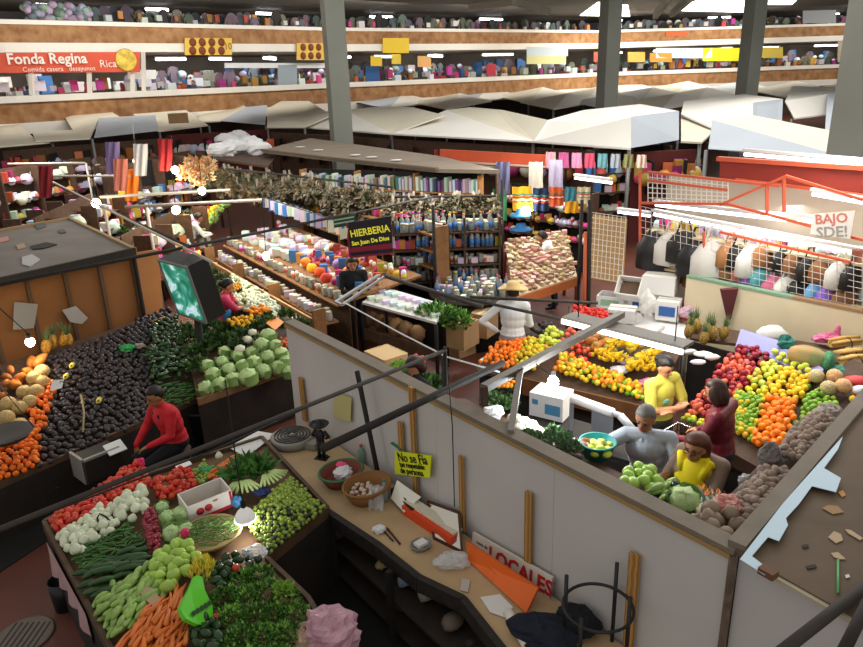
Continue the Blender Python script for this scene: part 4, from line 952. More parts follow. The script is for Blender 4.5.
# ================================================================ AVOCADO STALL (left)
avf = [Q(-70, 517, .6), Q(205, 398, .6)]
av_back = [Q(-70, 385, 1.12), Q(172, 308, 1.12)]
t = thing('avocado_stand', 'long sloping wooden stand carrying avocados and mandarins by the brown stall', 'stand', (0, 0, 0))
mb = MB(); dz = Vector((0, 0, -.03)); mb.prism([avf[0] + dz, avf[1] + dz, av_back[1] + dz, av_back[0] + dz], .03); mb.build('sloping_board', wood_d, t)
mb = MB(); mb.bar(Vector((avf[0].x, avf[0].y, .31)), Vector((avf[1].x, avf[1].y, .31)), .03, .6); mb.build('front_panel', M('stand_dark', '241b15', .85, var=.3, scale=5), t)  # shade on this front is put into its near-black colour
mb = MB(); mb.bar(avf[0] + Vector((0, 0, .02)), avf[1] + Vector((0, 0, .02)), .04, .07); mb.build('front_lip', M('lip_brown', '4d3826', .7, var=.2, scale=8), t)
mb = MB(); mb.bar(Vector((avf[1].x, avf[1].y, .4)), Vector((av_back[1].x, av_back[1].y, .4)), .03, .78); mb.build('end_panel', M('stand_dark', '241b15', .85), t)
AVM = M('avocado_skin', '30272a', .42, ovar=.35, var=.3, scale=60)
avocado = ell_mesh('avocado', (.038, .038, .052), AVM, 10, 8, lambda v, a: Vector((v.x * (1.0 - .3 * max(0, v.z)), v.y * (1.0 - .3 * max(0, v.z)), v.z)))
GA = 'avocados on the long sloping stand'
pile('avocado', avocado, 'dark ripe avocado in the long sloping heap behind the man in red', 'avocado', GA, zz((40, 470, .6), (160, 418, .6), (150, 322, 1.1), (47, 360, 1.08)), .088, .03, .03, layers=1, most=300, spv=.084)
pile('avocado', avocado, 'small dark avocado in the far upper corner of the stand below the brown panel', 'avocado', 'small avocados in the far corner', zz((132, 335, 1.04), (166, 328, 1.04), (172, 309, 1.12), (138, 322, 1.12)), .085, .03, .02)
# cut avocados, tag, green bag, stick
AVY = M('avocado_flesh', 'd6c84e', .5); AVP = M('avocado_stone', '6b4226', .5)
def halves(px, py, z, label):
    t = thing('cut_avocado', label, 'avocado', Q(px, py, z)); t.rotation_euler = (.75, 0, -.2)
    mb = MB(); mb.ell((0, 0, 0), (.04, .052, .03), 12, 6); mb.build('skin', AVM, t)
    mb = MB(); mb.lathe([(.036, .02), (.034, .032)], 14, fn=lambda v, a: Vector((v.x, v.y * 1.3, v.z))); mb.build('flesh', AVY, t)
    mb = MB(); mb.ell((0, -.01, .032), (.015, .015, .01), 8, 6); mb.build('stone', AVP, t)
halves(73, 366, 1.12, 'cut avocado half showing yellow flesh, topmost on the dark heap')
halves(67, 377, 1.08, 'cut avocado half just below the topmost one near the price tag')
halves(100, 401, .86, 'cut avocado half with its stone showing in the middle of the dark heap')
t = thing('price_tag', 'small white price tag stuck in at the edge of mandarins and avocados', 'price tag', (0, 0, 0))
a, b = D(50, 391, 9.0), D(62, 388, 9.0); a2, b2 = D(52, 381, 9.06), D(64, 379, 9.06)
mb = MB(); mb.poly([a, b, b2, a2]); mb.build('card', M('paper_white', 'dcdcd8', .7), t)
ux = (b - a).normalized(); letter('$20', .1, frame_mat((a + b + a2 + b2) / 4 - (a2 - a).cross(ux).normalized() * -.004, ux, (b - a).cross(a2 - a)), ink, t)
put_t('plastic_bag', crumple_mesh('bag', (.11, .08, .05), M('bag_green_bright', '1f8f42', .4), 61), Q(127, 348, 1.06), 'bright green plastic bag lying on the far avocados', 'plastic bag')
put_t('plastic_bag', crumple_mesh('bag', (.07, .06, .04), M('bag_brownish', '8f7f78', .5), 62), Q(139, 346, 1.06), 'greyish paper wad beside the bright green bag', 'wrapper')
mb = MB(); mb.tube([Q(81, 395, .95), Q(84, 412, .85), Q(83, 432, .75)], .012, 5); tag(mb.build('bamboo_divider', M('stick_tan', '9a8a62', .7)), 'pale stick lying down the slope of the avocado heap', 'stick')
mb = MB(); mb.tube([Q(150, 322, 1.13), Q(165, 317, 1.14)], .014, 5); tag(mb.build('wood_strip', wood), 'short wooden strip at the far upper corner of the avocado stand', 'strip')
# green vegetables at the stand's far end
GE = 'green vegetables at the far end of the avocado stand'
pile('cucumber', cucumber, 'dark cucumber at the far end of the avocado stand', 'cucumber', 'cucumbers on the avocado stand', zz((160, 398, .72), (190, 386, .72), (176, 345, .98), (140, 355, .98)), .15, .03, .03, rot='axis', axis=(1, .5, 0), spv=.1, spread=1.6, layers=2)
pile('green_chilli', chilli, 'long green chilli at the low far corner of the avocado stand', 'chilli', 'chillies on the avocado stand', zz((160, 417, .62), (203, 399, .62), (190, 385, .72), (162, 398, .72)), .07, .03, .03, rot='axis', axis=(1, .5, 0), spv=.04, layers=2, spread=.6, most=80)
pile('green_pepper', pepper, 'dark green pepper near the top of the avocado stand by the cucumbers', 'pepper', 'peppers on the avocado stand', zz((152, 385, .8), (186, 372, .82), (178, 318, 1.08), (150, 330, 1.08)), .1, .06, .03)
bottle_obj(Q(188, 371, .82), .03, .17, M('bottle_white', 'd6d8d4', .3), M('cap_white', 'e0e0e0', .4), 'small white bottle among the cucumbers at the stand end')
# mandarins, melons, papayas, pineapples
MNM = M('mandarin_orange', 'ec7318', .45, ovar=.12, hvar=.006)
mandarin = ell_mesh('mandarin', (.036, .036, .03), MNM, 10, 7, dimple)
GM = 'mandarins at the low end of the avocado stand'
pile('mandarin', mandarin, 'orange mandarin at the low near end of the avocado stand', 'mandarin', GM, zz((-20, 493, .62), (40, 470, .62), (40, 436, .74), (-20, 448, .74)), .075, .03, .06, layers=2)
pile('mandarin', mandarin, 'orange mandarin in the narrow strip between melons and avocados', 'mandarin', 'mandarins in the strip by the melons', zz((22, 440, .74), (44, 434, .74), (60, 384, .97), (38, 386, .97)), .075, .03, .04, layers=2)
MEM = M('melon_net', 'b59a64', .6, ovar=.15, var=.25, scale=60, kind='voronoi')
melon = ell_mesh('melon', (.1, .1, .095), MEM, 14, 10)
for i, (x, y, z) in enumerate(((4, 436, .84), (20, 425, .86), (6, 418, .92), (20, 408, .94), (30, 402, .96), (36, 392, 1.0), (24, 392, 1.02), (42, 382, 1.05), (34, 378, 1.1), (42, 371, 1.12), (-6, 428, .86), (8, 404, .98))):
    tag(put('melon', melon, None, Q(x, y, z), (0, 0, i), R_.uniform(.85, 1)), 'round tan netted melon in the pile above the mandarins', 'melon', 'melons on the avocado stand')
PAM = M('papaya_orange', 'c47a34', .5, ovar=.2, var=.3, scale=12, col2='b06a28')
papaya = ell_mesh('papaya', (.075, .075, .14), PAM, 12, 9, lambda v, a: Vector((v.x * (1 - .25 * v.z), v.y * (1 - .25 * v.z), v.z)))
for i, (x, y, z) in enumerate(((28, 372, 1.1), (20, 378, 1.08), (40, 360, 1.2), (32, 362, 1.16), (12, 384, 1.05))):
    tag(put('papaya', papaya, None, Q(x, y, z), (.9, .3 * i, i), .85), 'orange papaya behind the tan melons by the glowing bulb', 'papaya', 'papayas behind the melons')
mango = ell_mesh('mango', (.05, .04, .065), M('mango_ochre', 'a8652a', .5, ovar=.2), 10, 7)
pile('mango', mango, 'brownish orange fruit stacked at the frame side of the melons', 'mango', 'fruit stacked behind the melons', zz((-12, 405, 1.0), (12, 398, 1.0), (14, 368, 1.15), (-12, 376, 1.15)), .11, .03, .02)
PIM = M('pineapple_skin', 'b5812e', .65, var=.4, scale=40, kind='voronoi'); PIL = M('pineapple_leaf', '5a7448', .6)
PIM2 = M('pineapple_skin_b', '8f7434', .65, var=.4, scale=40, kind='voronoi')
def pineapple(loc, label, group, rot=(0, 0, 0), sc=1, m=None):
    t = thing('pineapple', label, 'pineapple', loc, 0, group); t.rotation_euler = rot; t.scale = (sc,) * 3
    me = bpy.data.meshes.get('pine_body' + (m or PIM).name)
    if not me:
        mb = MB(); mb.ell((0, 0, .11), (.065, .065, .11), 12, 9); me = mb.mesh('pine_body' + (m or PIM).name, [m or PIM])
        mb = MB()
        for i in range(22):
            a = i * 2.4; k = i / 22; r = .03 + .07 * (1 - k); h = .08 + .14 * k
            mb.add([Vector((.02 * math.cos(a - .5), .02 * math.sin(a - .5), .2)), Vector((.02 * math.cos(a + .5), .02 * math.sin(a + .5), .2)), Vector((r * math.cos(a), r * math.sin(a), .2 + h))], [(0, 1, 2)])
        mb.mesh('pine_crown', [PIL])
    put('fruit_body', me, t); put('leaf_crown', bpy.data.meshes['pine_crown'], t)
    return t
for i, (x, y, rx, ry, l) in enumerate(((62, 346, .1, .5, 'pineapple leaning against the brown panel, its leafy crown tilted'), (52, 350, -.1, .3, 'pineapple standing between the leaning one and the bulb'), (46, 354, .2, -.1, 'pineapple nearest the glowing bulb'), (71, 345, .1, .4, 'pineapple at the avocado side of the pineapple row'))):
    pineapple(Q(x, y, 1.12), l, None, (rx, ry, i), 1.0)
# weighing pan and bulb
t = thing('weighing_pan', 'dark grey hanging scale pan in front of the melons', 'scale', Q(8, 441, 1.02), 0)
mb = MB(); mb.lathe([(.05, .0), (.2, .03), (.27, .1), (.262, .1), (.19, .045), (.04, .012)], 22); mb.build('pan', M('pan_grey', '55504c', .4, metal=.6), t)
mb = MB()
for k in range(3): a = k * 2.09 + .4; mb.tube([(.26 * math.cos(a), .26 * math.sin(a), .1), (0, 0, .75)], .005, 4)
mb.build('chain', M('pan_chain', '5a5650', .4, metal=.6), t)
mb = MB(); mb.lathe([(.04, .72), (.1, .74), (.1, .82), (.03, .86)], 14); mb.build('dial_head', M('pan_grey', '55504c', .4), t)
bp = D(30, 342, 9.6)
t = thing('hanging_bulb', 'warm glowing bulb hanging before the pineapples of the brown stall', 'lamp', bp)
mb = MB(); mb.ell((0, 0, 0), (.055, .055, .06), 12, 8); mb.build('bulb', M('bulb_warm', 'fff0d0', .3, emit=25), t)
mb = MB(); mb.lathe([(.025, .05), (.028, .11), (.012, .12)], 8); mb.build('socket', BLACKC, t)
mb = MB(); mb.tube([(0, 0, .11), (-.25, -.3, .75)], .007, 5); mb.build('cord', BLACKC, t)
lamp('bulb_light', 'POINT', bp - Vector((0, .02, .12)), 14, (1, .8, .5), .06)
# the brown stall with its flat roof
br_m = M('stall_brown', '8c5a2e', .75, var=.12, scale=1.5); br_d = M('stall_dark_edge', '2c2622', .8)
t = thing('brown_stall', 'brown plywood stall with a flat grey roof behind the avocado stand', 'stall', (0, 0, 0))
g0, g1, g2 = Q(-60, 294, 2.1), Q(135, 250, 2.1), Q(70, 219, 2.1)
g3 = g0 + (g2 - g1)
din = (g2 - g1).normalized(); dfr = (g1 - g0).normalized()
mb = MB(); mb.prism([g0, g1, g2, g3], .05); mb.build('roof_deck', M('roof_grey', '6e665e', .8, var=.14, scale=2), t)
mb = MB(); mb.bar(g0 - Vector((0, 0, .02)), g1 - Vector((0, 0, .02)), .05, .12); mb.build('front_fascia', br_d, t)
mb = MB(); mb.bar(g1, g2, .06, .06); mb.bar(g2, g3, .05, .08); mb.build('edge_batten', M('batten_pale', '9a7c52', .7), t)
f0, f1 = g0 + din * .15, g1 + din * .15 - dfr * .05
n_ = 5
for i in range(n_):
    a, b = f0.lerp(f1, i / n_), f0.lerp(f1, (i + 1) / n_)
    mb = MB(); mb.bar(Vector((a.x, a.y, 1.02)), Vector((b.x, b.y, 1.02)) - dfr * .01, .03, 2.04); mb.build('wall_board', br_m, t)
for i in range(n_ + 1):
    a = f0.lerp(f1, i / n_) - din * .03; mb = MB(); mb.box((a.x, a.y, 1.02), (.05, .05, 2.04), .9); mb.build('post', M('post_brown', '5e4632', .7), t)
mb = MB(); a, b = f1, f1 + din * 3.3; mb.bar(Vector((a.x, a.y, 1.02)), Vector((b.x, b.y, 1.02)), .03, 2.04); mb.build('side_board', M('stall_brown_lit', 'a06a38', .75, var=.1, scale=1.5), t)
e = [V(138, 258, (f1.x, f1.y), (f1.x + dfr.x, f1.y + dfr.y)), V(160, 318, (f1.x, f1.y), (f1.x + dfr.x, f1.y + dfr.y))]
t2 = thing('plywood_sheet', 'loose brown panel at the end of the brown stall beside the screen', 'panel', (0, 0, 0))
a = f1 + dfr * .04; b = a + dfr * .42 + din * .1
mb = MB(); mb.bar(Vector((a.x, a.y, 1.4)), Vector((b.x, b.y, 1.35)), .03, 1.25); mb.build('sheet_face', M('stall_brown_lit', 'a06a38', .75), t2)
mb = MB(); mb.tube([Vector((a.x, a.y, 0)) - din * .08, Vector((a.x, a.y, 2.1)) - din * .08], .03, 8); tag(mb.build('steel_pole', pipe_d), 'dark post at the corner between brown stall and loose panel', 'pole')
for pts, m, l, off in ((((14, 302), (38, 304), (34, 328), (13, 330)), M('notice_grey', '9a958e', .7), 'grey notice sheet on the brown stall wall above the glowing bulb', .02),
                  (((62, 310), (76, 306), (88, 318), (82, 324), (70, 322)), M('notice_pale', 'b9b2a8', .7), 'tilted pale notice on the brown stall wall above the pineapples', .02)):
    ps = [V(x, y, (f0.x - din.x * .06, f0.y - din.y * .06), (f1.x - din.x * .06, f1.y - din.y * .06)) for x, y in pts]
    mb = MB(); mb.poly(ps); tag(mb.build('notice_sheet', m), l, 'notice')
for i, (pts, m, l) in enumerate(((((22, 257), (32, 254), (40, 259), (30, 266), (22, 264)), M('rag_grey', 'a8a6a2', .8), 'pale grey rag on the flat roof of the brown stall'),
        (((30, 246), (46, 242), (57, 244), (44, 248), (33, 249)), M('black_scrap', '1c1a1a', .8), 'black strip of rubber on the flat roof of the brown stall'),
        (((34, 225), (44, 222), (46, 226), (38, 229)), M('rag_dark', '4d4a48', .8), 'dark lump near the far edge of the flat roof'),
        (((0, 238), (8, 236), (9, 240), (0, 242)), M('rag_pink', 'b07a70', .8), 'pinkish scrap at the frame side of the flat roof'),
        (((16, 245), (24, 243), (26, 247), (18, 249)), M('rag_tan', '9a8468', .8), 'tan scrap between the rag and the dark strip on the roof'),
        (((58, 230), (64, 229), (66, 232), (60, 233)), M('rag_dark', '4d4a48', .8), 'small dark flake on the roof toward the far corner'))):
    flat('roof_rag', pts, 2.118, m, l, 'scrap', None, .015)
# ---------------------------------------------------------------- screen on a stand
ctr = D(183, 291, 9.8); n_s = Vector((-.64, -.74, -.2)).normalized(); ux = Vector((0, 0, 1)).cross(n_s).normalized(); uy = n_s.cross(ux)
TW, TH, TD = .66, .78, .3
mm = frame_mat(ctr, ux, n_s)
t = thing('screen_box', 'large black boxed television glowing green beside the cabbages', 'television', (0, 0, 0)); t.matrix_world = mm
mb = MB(); mb.box((0, 0, -TD / 2), (TW + .06, TH + .06, TD)); mb.build('case', M('tv_case', '101012', .5), t)
mb = MB()
for x in (-1, 1): mb.box((x * (TW / 2 + .015), 0, .012), (.03, TH + .06, .024))
for y in (-1, 1): mb.box((0, y * (TH / 2 + .015), .012), (TW, .03, .024))
mb.build('bezel', M('tv_bezel', '6d716c', .5), t)
sm = bpy.data.materials.new('tv_picture'); sm.use_nodes = True; nt = sm.node_tree; b = nt.nodes['Principled BSDF']
tc = nt.nodes.new('ShaderNodeTexCoord'); nz = nt.nodes.new('ShaderNodeTexNoise'); nz.inputs['Scale'].default_value = 3.2; nz.inputs['Distortion'].default_value = 1.2; rp = nt.nodes.new('ShaderNodeValToRGB')
for p_, c_ in ((.0, '0c3a30'), (.42, '1f6f5a'), (.52, '3fa08a'), (.62, 'cfe6ee'), (.7, '4a8fc8')):
    el = rp.color_ramp.elements.new(p_); el.color = rgb(c_)
nt.links.new(tc.outputs['Object'], nz.inputs['Vector']); nt.links.new(nz.outputs['Fac'], rp.inputs[0]); nt.links.new(rp.outputs[0], b.inputs['Base Color']); nt.links.new(rp.outputs[0], b.inputs['Emission Color']); b.inputs['Emission Strength'].default_value = .7
mb = MB(); mb.box((0, 0, .004), (TW, TH, .008)); mb.build('picture', sm, t)
mb = MB(); mb.tube([Vector((ctr.x, ctr.y, 0)) - n_s * .15, ctr - n_s * .15 - Vector((0, 0, .35))], .05, 10); tag(mb.build('steel_pole', pipe_d), 'dark post carrying the boxed television', 'pole')
# ---------------------------------------------------------------- man in red
RED = M('shirt_red', 'c4202c', .8, var=.12, scale=12)
def collar_patch(root, J, hp, hm):
    mb = MB(); c = J['chest'] + Vector((0, .125, .05)); mb.ell(c + Vector((.06, -.005, 0)), (.03, .012, .04), 8, 6); mb.ell(c + Vector((-.06, -.005, 0)), (.03, .012, .04), 8, 6); mb.build('chest_print', M('print_black', '1a1416', .7), root)
ml = Q(175, 440, .6); st = thing('wooden_stool', 'low wooden stool under the man in the red shirt', 'stool', (ml.x, ml.y, 0))
mb = MB(); mb.lathe([(.15, .44), (.16, .45), (.16, .475), (.14, .48)], 16); mb.build('seat', wood_d, st)
for k in range(4): a = k * PI / 2 + .4; mb = MB(); mb.tube([(.12 * math.cos(a), .12 * math.sin(a), .445), (.15 * math.cos(a), .15 * math.sin(a), 0)], .018, 6); mb.build('leg', wood_d, st)
sit = dict(pelvis=(0, 0, .61), waist=(0, .0, .74), chest=(0, .05, .92), neck=(0, .09, 1.08), head=(0, .14, 1.2),
           sl=(-.18, .08, 1.03), sr=(.18, .08, 1.03), el=(-.24, .14, .79), wl=(-.1, .33, .7), er=(.24, .2, .78), wr=(.2, .36, .62), fr=(.2, .4, .5),
           hl=(-.09, .03, .57), hr=(.09, .03, .57), kl=(-.12, .42, .5), kr=(.12, .42, .5), al=(-.12, .42, .08), ar=(.12, .4, .08), tl=(-.12, .56, .04), tr=(.12, .54, .04))
person('man_red_shirt', 'man in a red shirt and dark trousers seated before the avocado heap, looking down', (ml.x, ml.y, 0), math.radians(135), sit, RED, BLACKC, SKIN2, 'wrist', HAIR, 'short', .1, .3, 1.2, extra=collar_patch)
# box with white pad, bins
t = thing('cash_box', 'dark counter box with a tilted white pad in front of the avocado stand', 'cash box', Q(97, 462, .55), .85)
mb = MB(); mb.box((0, 0, 0), (.42, .3, .26)); mb.build('case', M('cash_dark', '25221f', .6), t)
mb = MB(); mb.box((-.2, 0, .02), (.03, .3, .3)); mb.box((0, -.13, .14), (.42, .04, .03)); mb.build('grey_frame', M('cash_grey', '8d8983', .5), t)
mb = MB(); mb.box((.17, -.13, .15), (.2, .16, .012), 0, Matrix.Rotation(.5, 4, 'X')); mb.build('white_pad', M('pad_white', 'e6e8e6', .5), t)
mb = MB(); c = Q(97, 462, .0); mb.box((c.x, c.y, .2), (.5, .35, .41), .85); tag(mb.build('dark_crate', M('crate_dark', '1b1714', .9)), 'dark crate carrying the counter box', 'crate')
mb = MB(); mb.lathe([(.14, 0), (.17, .3), (.18, .3), (.18, .32), (.165, .32), (.13, .02)], 18, Q(55, 507, 0)); tag(mb.build('bucket', M('bucket_dark', '2e2a27', .6)), 'dark round bucket at the corner of the vegetable table', 'bucket')
mb = MB(); mb.lathe([(.2, 0), (.24, .42), (.25, .42), (.24, .44), (.225, .44), (.19, .02)], 18, Q(206, 437, .05)); tag(mb.build('bucket', M('tub_green_dark', '17241f', .6)), 'dark green tub on the floor behind the man in red', 'bucket')
flat('shade_sheet', [(-20, 520), (60, 478), (230, 400), (262, 430), (100, 510), (40, 545), (-20, 585)], .012, M('shade_black', '121110', .9), 'black sheet standing in for the aisle shade before the avocado stand', 'mat', th=.01)  # flat black sheet paints the shade of the aisle floor
# ================================================================ CABBAGE STALL
t = thing('cabbage_stand', 'wooden stand of cabbages at the far end of the white partition', 'stand', (0, 0, 0))
c0, c1, c2, c3 = Q(198, 402, .72), Q(293, 369, .72), Q(296, 325, .98), Q(185, 342, .98)
mb = MB(); mb.prism([c0, c1, c2, c3], .03); mb.build('sloping_board', wood_d, t)
mb = MB(); mb.bar(c0, c1, .04, .09); mb.build('front_board', M('front_board_wood', '7a5a38', .7, var=.2, scale=8), t)
mb = MB(); mb.bar(Vector((c0.x, c0.y, .34)), Vector((c1.x, c1.y, .34)), .03, .66); mb.build('front_panel', M('stand_dark', '241b15', .85), t)
CBM = M('cabbage_green', 'b2cb88', .5, ovar=.12, var=.3, scale=5, kind='wave'); CBL = M('cabbage_leaf', '7f9f58', .55, ovar=.15)
k = 0
for (x, y, z, r) in ((206, 388, .82, .1), (220, 384, .83, .1), (233, 380, .83, .11), (248, 377, .85, .13), (263, 371, .86, .11), (279, 368, .85, .12), (290, 372, .84, .1), (213, 374, .9, .1), (229, 370, .9, .1), (243, 366, .92, .1), (254, 362, .95, .1), (268, 357, .97, .1), (281, 354, .97, .11), (286, 362, .9, .1), (207, 366, .92, .1), (222, 362, .94, .09), (262, 345, 1.06, .11), (276, 346, 1.04, .1), (268, 336, 1.1, .12), (225, 352, .98, .09), (238, 356, .97, .09), (252, 352, 1.0, .09), (286, 345, 1.02, .09)):
    o = head_thing('cabbage', 'round green cabbage in the heap at the end of the white partition', 'cabbage', 'cabbages at the end of the partition', Q(x, y, z), r, CBM, CBL, k % 5); outer_leaf(o, CBL, k, 3); k += 1
DKG = [M('dark_greens', '2f4a24', .6, ovar=.2), M('mid_greens', '54773a', .6, ovar=.2)]
greens = [bunch_mesh('greens', (.17, .15, .1), 110, .1, DKG, s) for s in (20, 21, 22)]
for i, (x, y, z) in enumerate(((196, 352, .98), (205, 345, 1.0), (214, 338, 1.03), (226, 340, 1.02), (238, 345, 1.02), (190, 340, 1.0), (200, 334, 1.02), (212, 328, 1.05), (224, 331, 1.04), (243, 336, 1.06), (196, 366, .92), (255, 325, 1.1), (184, 330, 1.02), (270, 322, 1.1))):
    tag(put('leafy_greens', greens[i % 3], None, Q(x, y, z), i * 1.3, R_.uniform(.8, 1.1)), 'dark leafy greens heaped behind the cabbages', 'greens', 'leafy greens behind the cabbages')
CFM = M('cauliflower_white', 'ddd9bf', .6, var=.1, scale=60)
cauli = ell_mesh('cauliflower', (.09, .09, .07), CFM, 14, 9, frill(4))
for i, (x, y, z) in enumerate(((240, 349, 1.05), (247, 340, 1.08), (252, 333, 1.1))):
    tag(put('cauliflower', cauli, None, Q(x, y, z), i, .8), 'white cauliflower between greens and cabbages', 'cauliflower', 'cauliflowers beside the cabbages')
# marigolds and flowers
MAR = M('marigold_orange', 'f2920e', .6, ovar=.1); MAY = M('marigold_yellow', 'f2b51a', .6, ovar=.1)
def flower_bunch(loc, r, m, label, sc=1):
    t = thing('flower_bunch', label, 'flowers', loc); t.scale = (sc,) * 3
    mb = MB(); rr = random.Random(int(loc[0] * 991))
    for i in range(26):
        a = i * 2.4; q = r * math.sqrt(i / 26); mb.ell((q * math.cos(a), q * math.sin(a), .04 + rr.uniform(-.015, .03)), (.022, .022, .018), 7, 5)
    mb.build('blossom', m, t)
    mb = MB(); leaf_cluster(mb, (0, 0, -.02), (r * 1.05, r * 1.05, .05), 40, .06); mb.build('leaves', DKG[0], t)
flower_bunch(Q(243, 325, 1.12), .13, MAY, 'yellow orange marigold bunch just in front of the seated woman in pink', 1.5)
flower_bunch(Q(260, 314, 1.14), .11, MAR, 'orange marigold bunch behind the yellow one near the greens', 1.5)
flower_bunch(Q(234, 290, 1.2), .1, MAY, 'yellow marigold bunch behind the seated woman in pink', 1.3)
flat('orange_card', [(266, 323), (274, 315), (284, 322), (275, 330)], 1.16, M('card_orange', 'f08a1e', .6), 'square orange card beside the marigolds above the cabbages', 'card')
pile('tomato', tomato, 'red tomato in the small patch beside the cabbages and the partition end', 'tomato', 'tomatoes by the partition end', zz((278, 352, 1.0), (292, 350, 1.0), (292, 338, 1.06), (280, 340, 1.06)), .07, .03, .02)
# stand behind the seated woman
t = thing('back_vegetable_stand', 'long vegetable stand running behind the seated woman in pink', 'stand', (0, 0, 0))
s0, s1, s2, s3 = Q(212, 300, .85), Q(305, 348, .85), Q(312, 330, .9), Q(205, 266, .9)
mb = MB(); mb.prism([s0, s1, s2, s3], .03); mb.build('board', wood_d, t)
mb = MB(); mb.bar(Vector((s0.x, s0.y, .42)), Vector((s1.x, s1.y, .42)), .03, .8); mb.build('front_panel', wood_d, t)
for i in range(16):
    u = (i % 8) / 8 + .06; v = (i // 8) * .5 + .2; p = S4(s0, s1, s2, s3).at(u, v) + Vector((0, 0, .08))
    tag(put('leafy_greens', greens[i % 3], None, p, i * 1.1, R_.uniform(.7, 1)), 'green vegetable bunch on the stand behind the seated woman', 'greens', 'bunches on the stand behind the seated woman')
pile('white_onion', onion, 'white onion on the stand behind the seated woman', 'onion', 'onions behind the seated woman', S4(s0.lerp(s1, .3), s0.lerp(s1, .75), s3.lerp(s2, .75), s3.lerp(s2, .3)), .12, .1, .04, layers=2)
# seated woman
PINK = M('tee_pink', 'c43a5c', .8); BLU = M('apron_blue', '3f87b8', .8)
wl_ = Q(225, 333, .55)
def apron(root, J, hp, hm):
    mb = MB(); c = J['chest']
    mb.ell(J['waist'] + Vector((0, .02, .03)), (.168, .128, .19), 16, 10, None, lambda v, a: v if v.y > -.2 else v * .7); mb.build('apron', BLU, root)
woman = person('woman_blue_apron', 'woman with dark tied hair in a pink tee and blue apron seated among vegetables', (wl_.x, wl_.y, .14), math.radians(-75), {**sit, 'wl': (-.08, .42, .84), 'wr': (.06, .42, .84), 'el': (-.2, .22, .86), 'er': (.2, .22, .86)}, PINK, JEAN, SKIN, 'elbow', HAIR, 'bun', 0, .35, 1.0, extra=apron)
st2 = dup(st, (wl_.x, wl_.y, .14), .3, 'low wooden stool under the woman in the blue apron')
# ================================================================ RIGHT FRUIT STALL
def plane3(p, q, r):
    n = (q - p).cross(r - p)
    def f(px, py, up=0):
        d = ray(px, py); o = Vector((0, 0, CH)); t = (p - o).dot(n) / d.dot(n)
        v = o + d * t; v.z += up; return v
    return f
def pq(pl, *c): return S4(*[pl(x, y) for x, y in c])
# display one: mandarins to bananas
A_, B_ = Q(476, 368, .62), Q(650, 409, .62)
d_b = (B_ - A_).normalized(); d_in = Vector((-d_b.y, d_b.x, 0)); d_in = d_in if d_in.y > 0 else -d_in
p1 = plane3(A_, B_, A_ + d_in * 1.0 + Vector((0, 0, .34)))
t = thing('fruit_display', 'sloping wooden fruit display with citrus and bananas, dark inside below', 'display', (0, 0, 0))
dz = Vector((0, 0, -.03)); u34 = Vector((0, 0, .34))
mb = MB(); mb.prism([A_ + dz, B_ + dz, B_ + d_in * 1.15 + u34 * 1.15 + dz, A_ + d_in * 1.15 + u34 * 1.15 + dz], .03); mb.build('sloping_board', wood_d, t)
mb = MB(); mb.bar(A_.lerp(B_, .3) - Vector((0, 0, .1)), B_ - Vector((0, 0, .1)), .03, .24); mb.build('front_board', M('display_brown', '6a4526', .7, var=.2, scale=7), t)
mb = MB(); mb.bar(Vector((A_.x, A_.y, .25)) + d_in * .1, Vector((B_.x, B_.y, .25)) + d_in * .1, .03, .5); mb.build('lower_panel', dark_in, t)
ORM = M('orange_fruit', 'f08416', .4, ovar=.08, hvar=.008); YGM = M('citrus_yellow_green', 'd3b822', .4, ovar=.15, hvar=.035); LMM = M('lime_green', '7aa32a', .4, ovar=.25, hvar=.03)
APG = M('apple_pale_green', 'c5cf4a', .3, ovar=.1, hvar=.02); APR = M('apple_red', 'c22c34', .3, ovar=.22, var=.25, scale=14, col2='e07a50'); YEL = M('citrus_yellow', 'efc526', .4, ovar=.08, hvar=.012)
APD = M('apple_dark_red', '8c1a2c', .28, ovar=.25)
orange = ell_mesh('orange', (.042, .042, .039), ORM, 10, 7, dimple); ygr = ell_mesh('citrus', (.036, .036, .034), YGM, 10, 7); lime = ell_mesh('lime', (.03, .03, .034), LMM, 10, 7)
yell = ell_mesh('citrus', (.038, .038, .036), YEL, 10, 7); apr = ell_mesh('apple', (.042, .042, .037), APR, 11, 8, dimple); apg = ell_mesh('apple', (.042, .042, .038), APG, 11, 8, dimple); apd = ell_mesh('apple', (.044, .044, .04), APD, 11, 8, dimple)
pile('mandarin', ell_mesh('mandarin', (.037, .037, .031), M('mandarin_bright', 'f5821a', .4, ovar=.08, hvar=.006), 10, 7, dimple), 'bright mandarin in the heap on the white crate nearest the man in the straw hat', 'mandarin', 'mandarins on the white crate', pq(p1, (478, 366), (513, 372), (527, 342), (510, 334)), .07, .03, .07, layers=2)
pile('guava', ygr, 'yellow green guava in the heap next to the bright mandarins', 'guava', 'guavas beside the mandarins', pq(p1, (511, 369), (536, 375), (553, 345), (525, 340)), .07, .03, .07, layers=2)
pile('apple', apg, 'pale green apple behind the yellow green guavas', 'apple', 'pale green apples on the first display', pq(p1, (536, 352), (556, 357), (562, 337), (548, 331)), .08, .04, .08, layers=2)
pile('avocado', avocado, 'dark avocado behind the guavas beside the man in the straw hat', 'avocado', 'avocados on the fruit display', pq(p1, (525, 340), (543, 344), (557, 330), (537, 325)), .085, .03, .06, layers=2)
pile('apple', apr, 'red apple in the small tray by the end of the fluorescent lamp housing', 'apple', 'red apples by the lamp housing', pq(p1, (562, 345), (580, 350), (585, 340), (566, 333)), .08, .04, .05, layers=2)
pile('orange_citrus', [ygr, yell, ygr, lime, orange], 'yellow green orange in the long band along the display front', 'orange', 'oranges along the display front', pq(p1, (555, 374), (649, 406), (643, 389), (560, 356)), .075, .03, .05, layers=2)
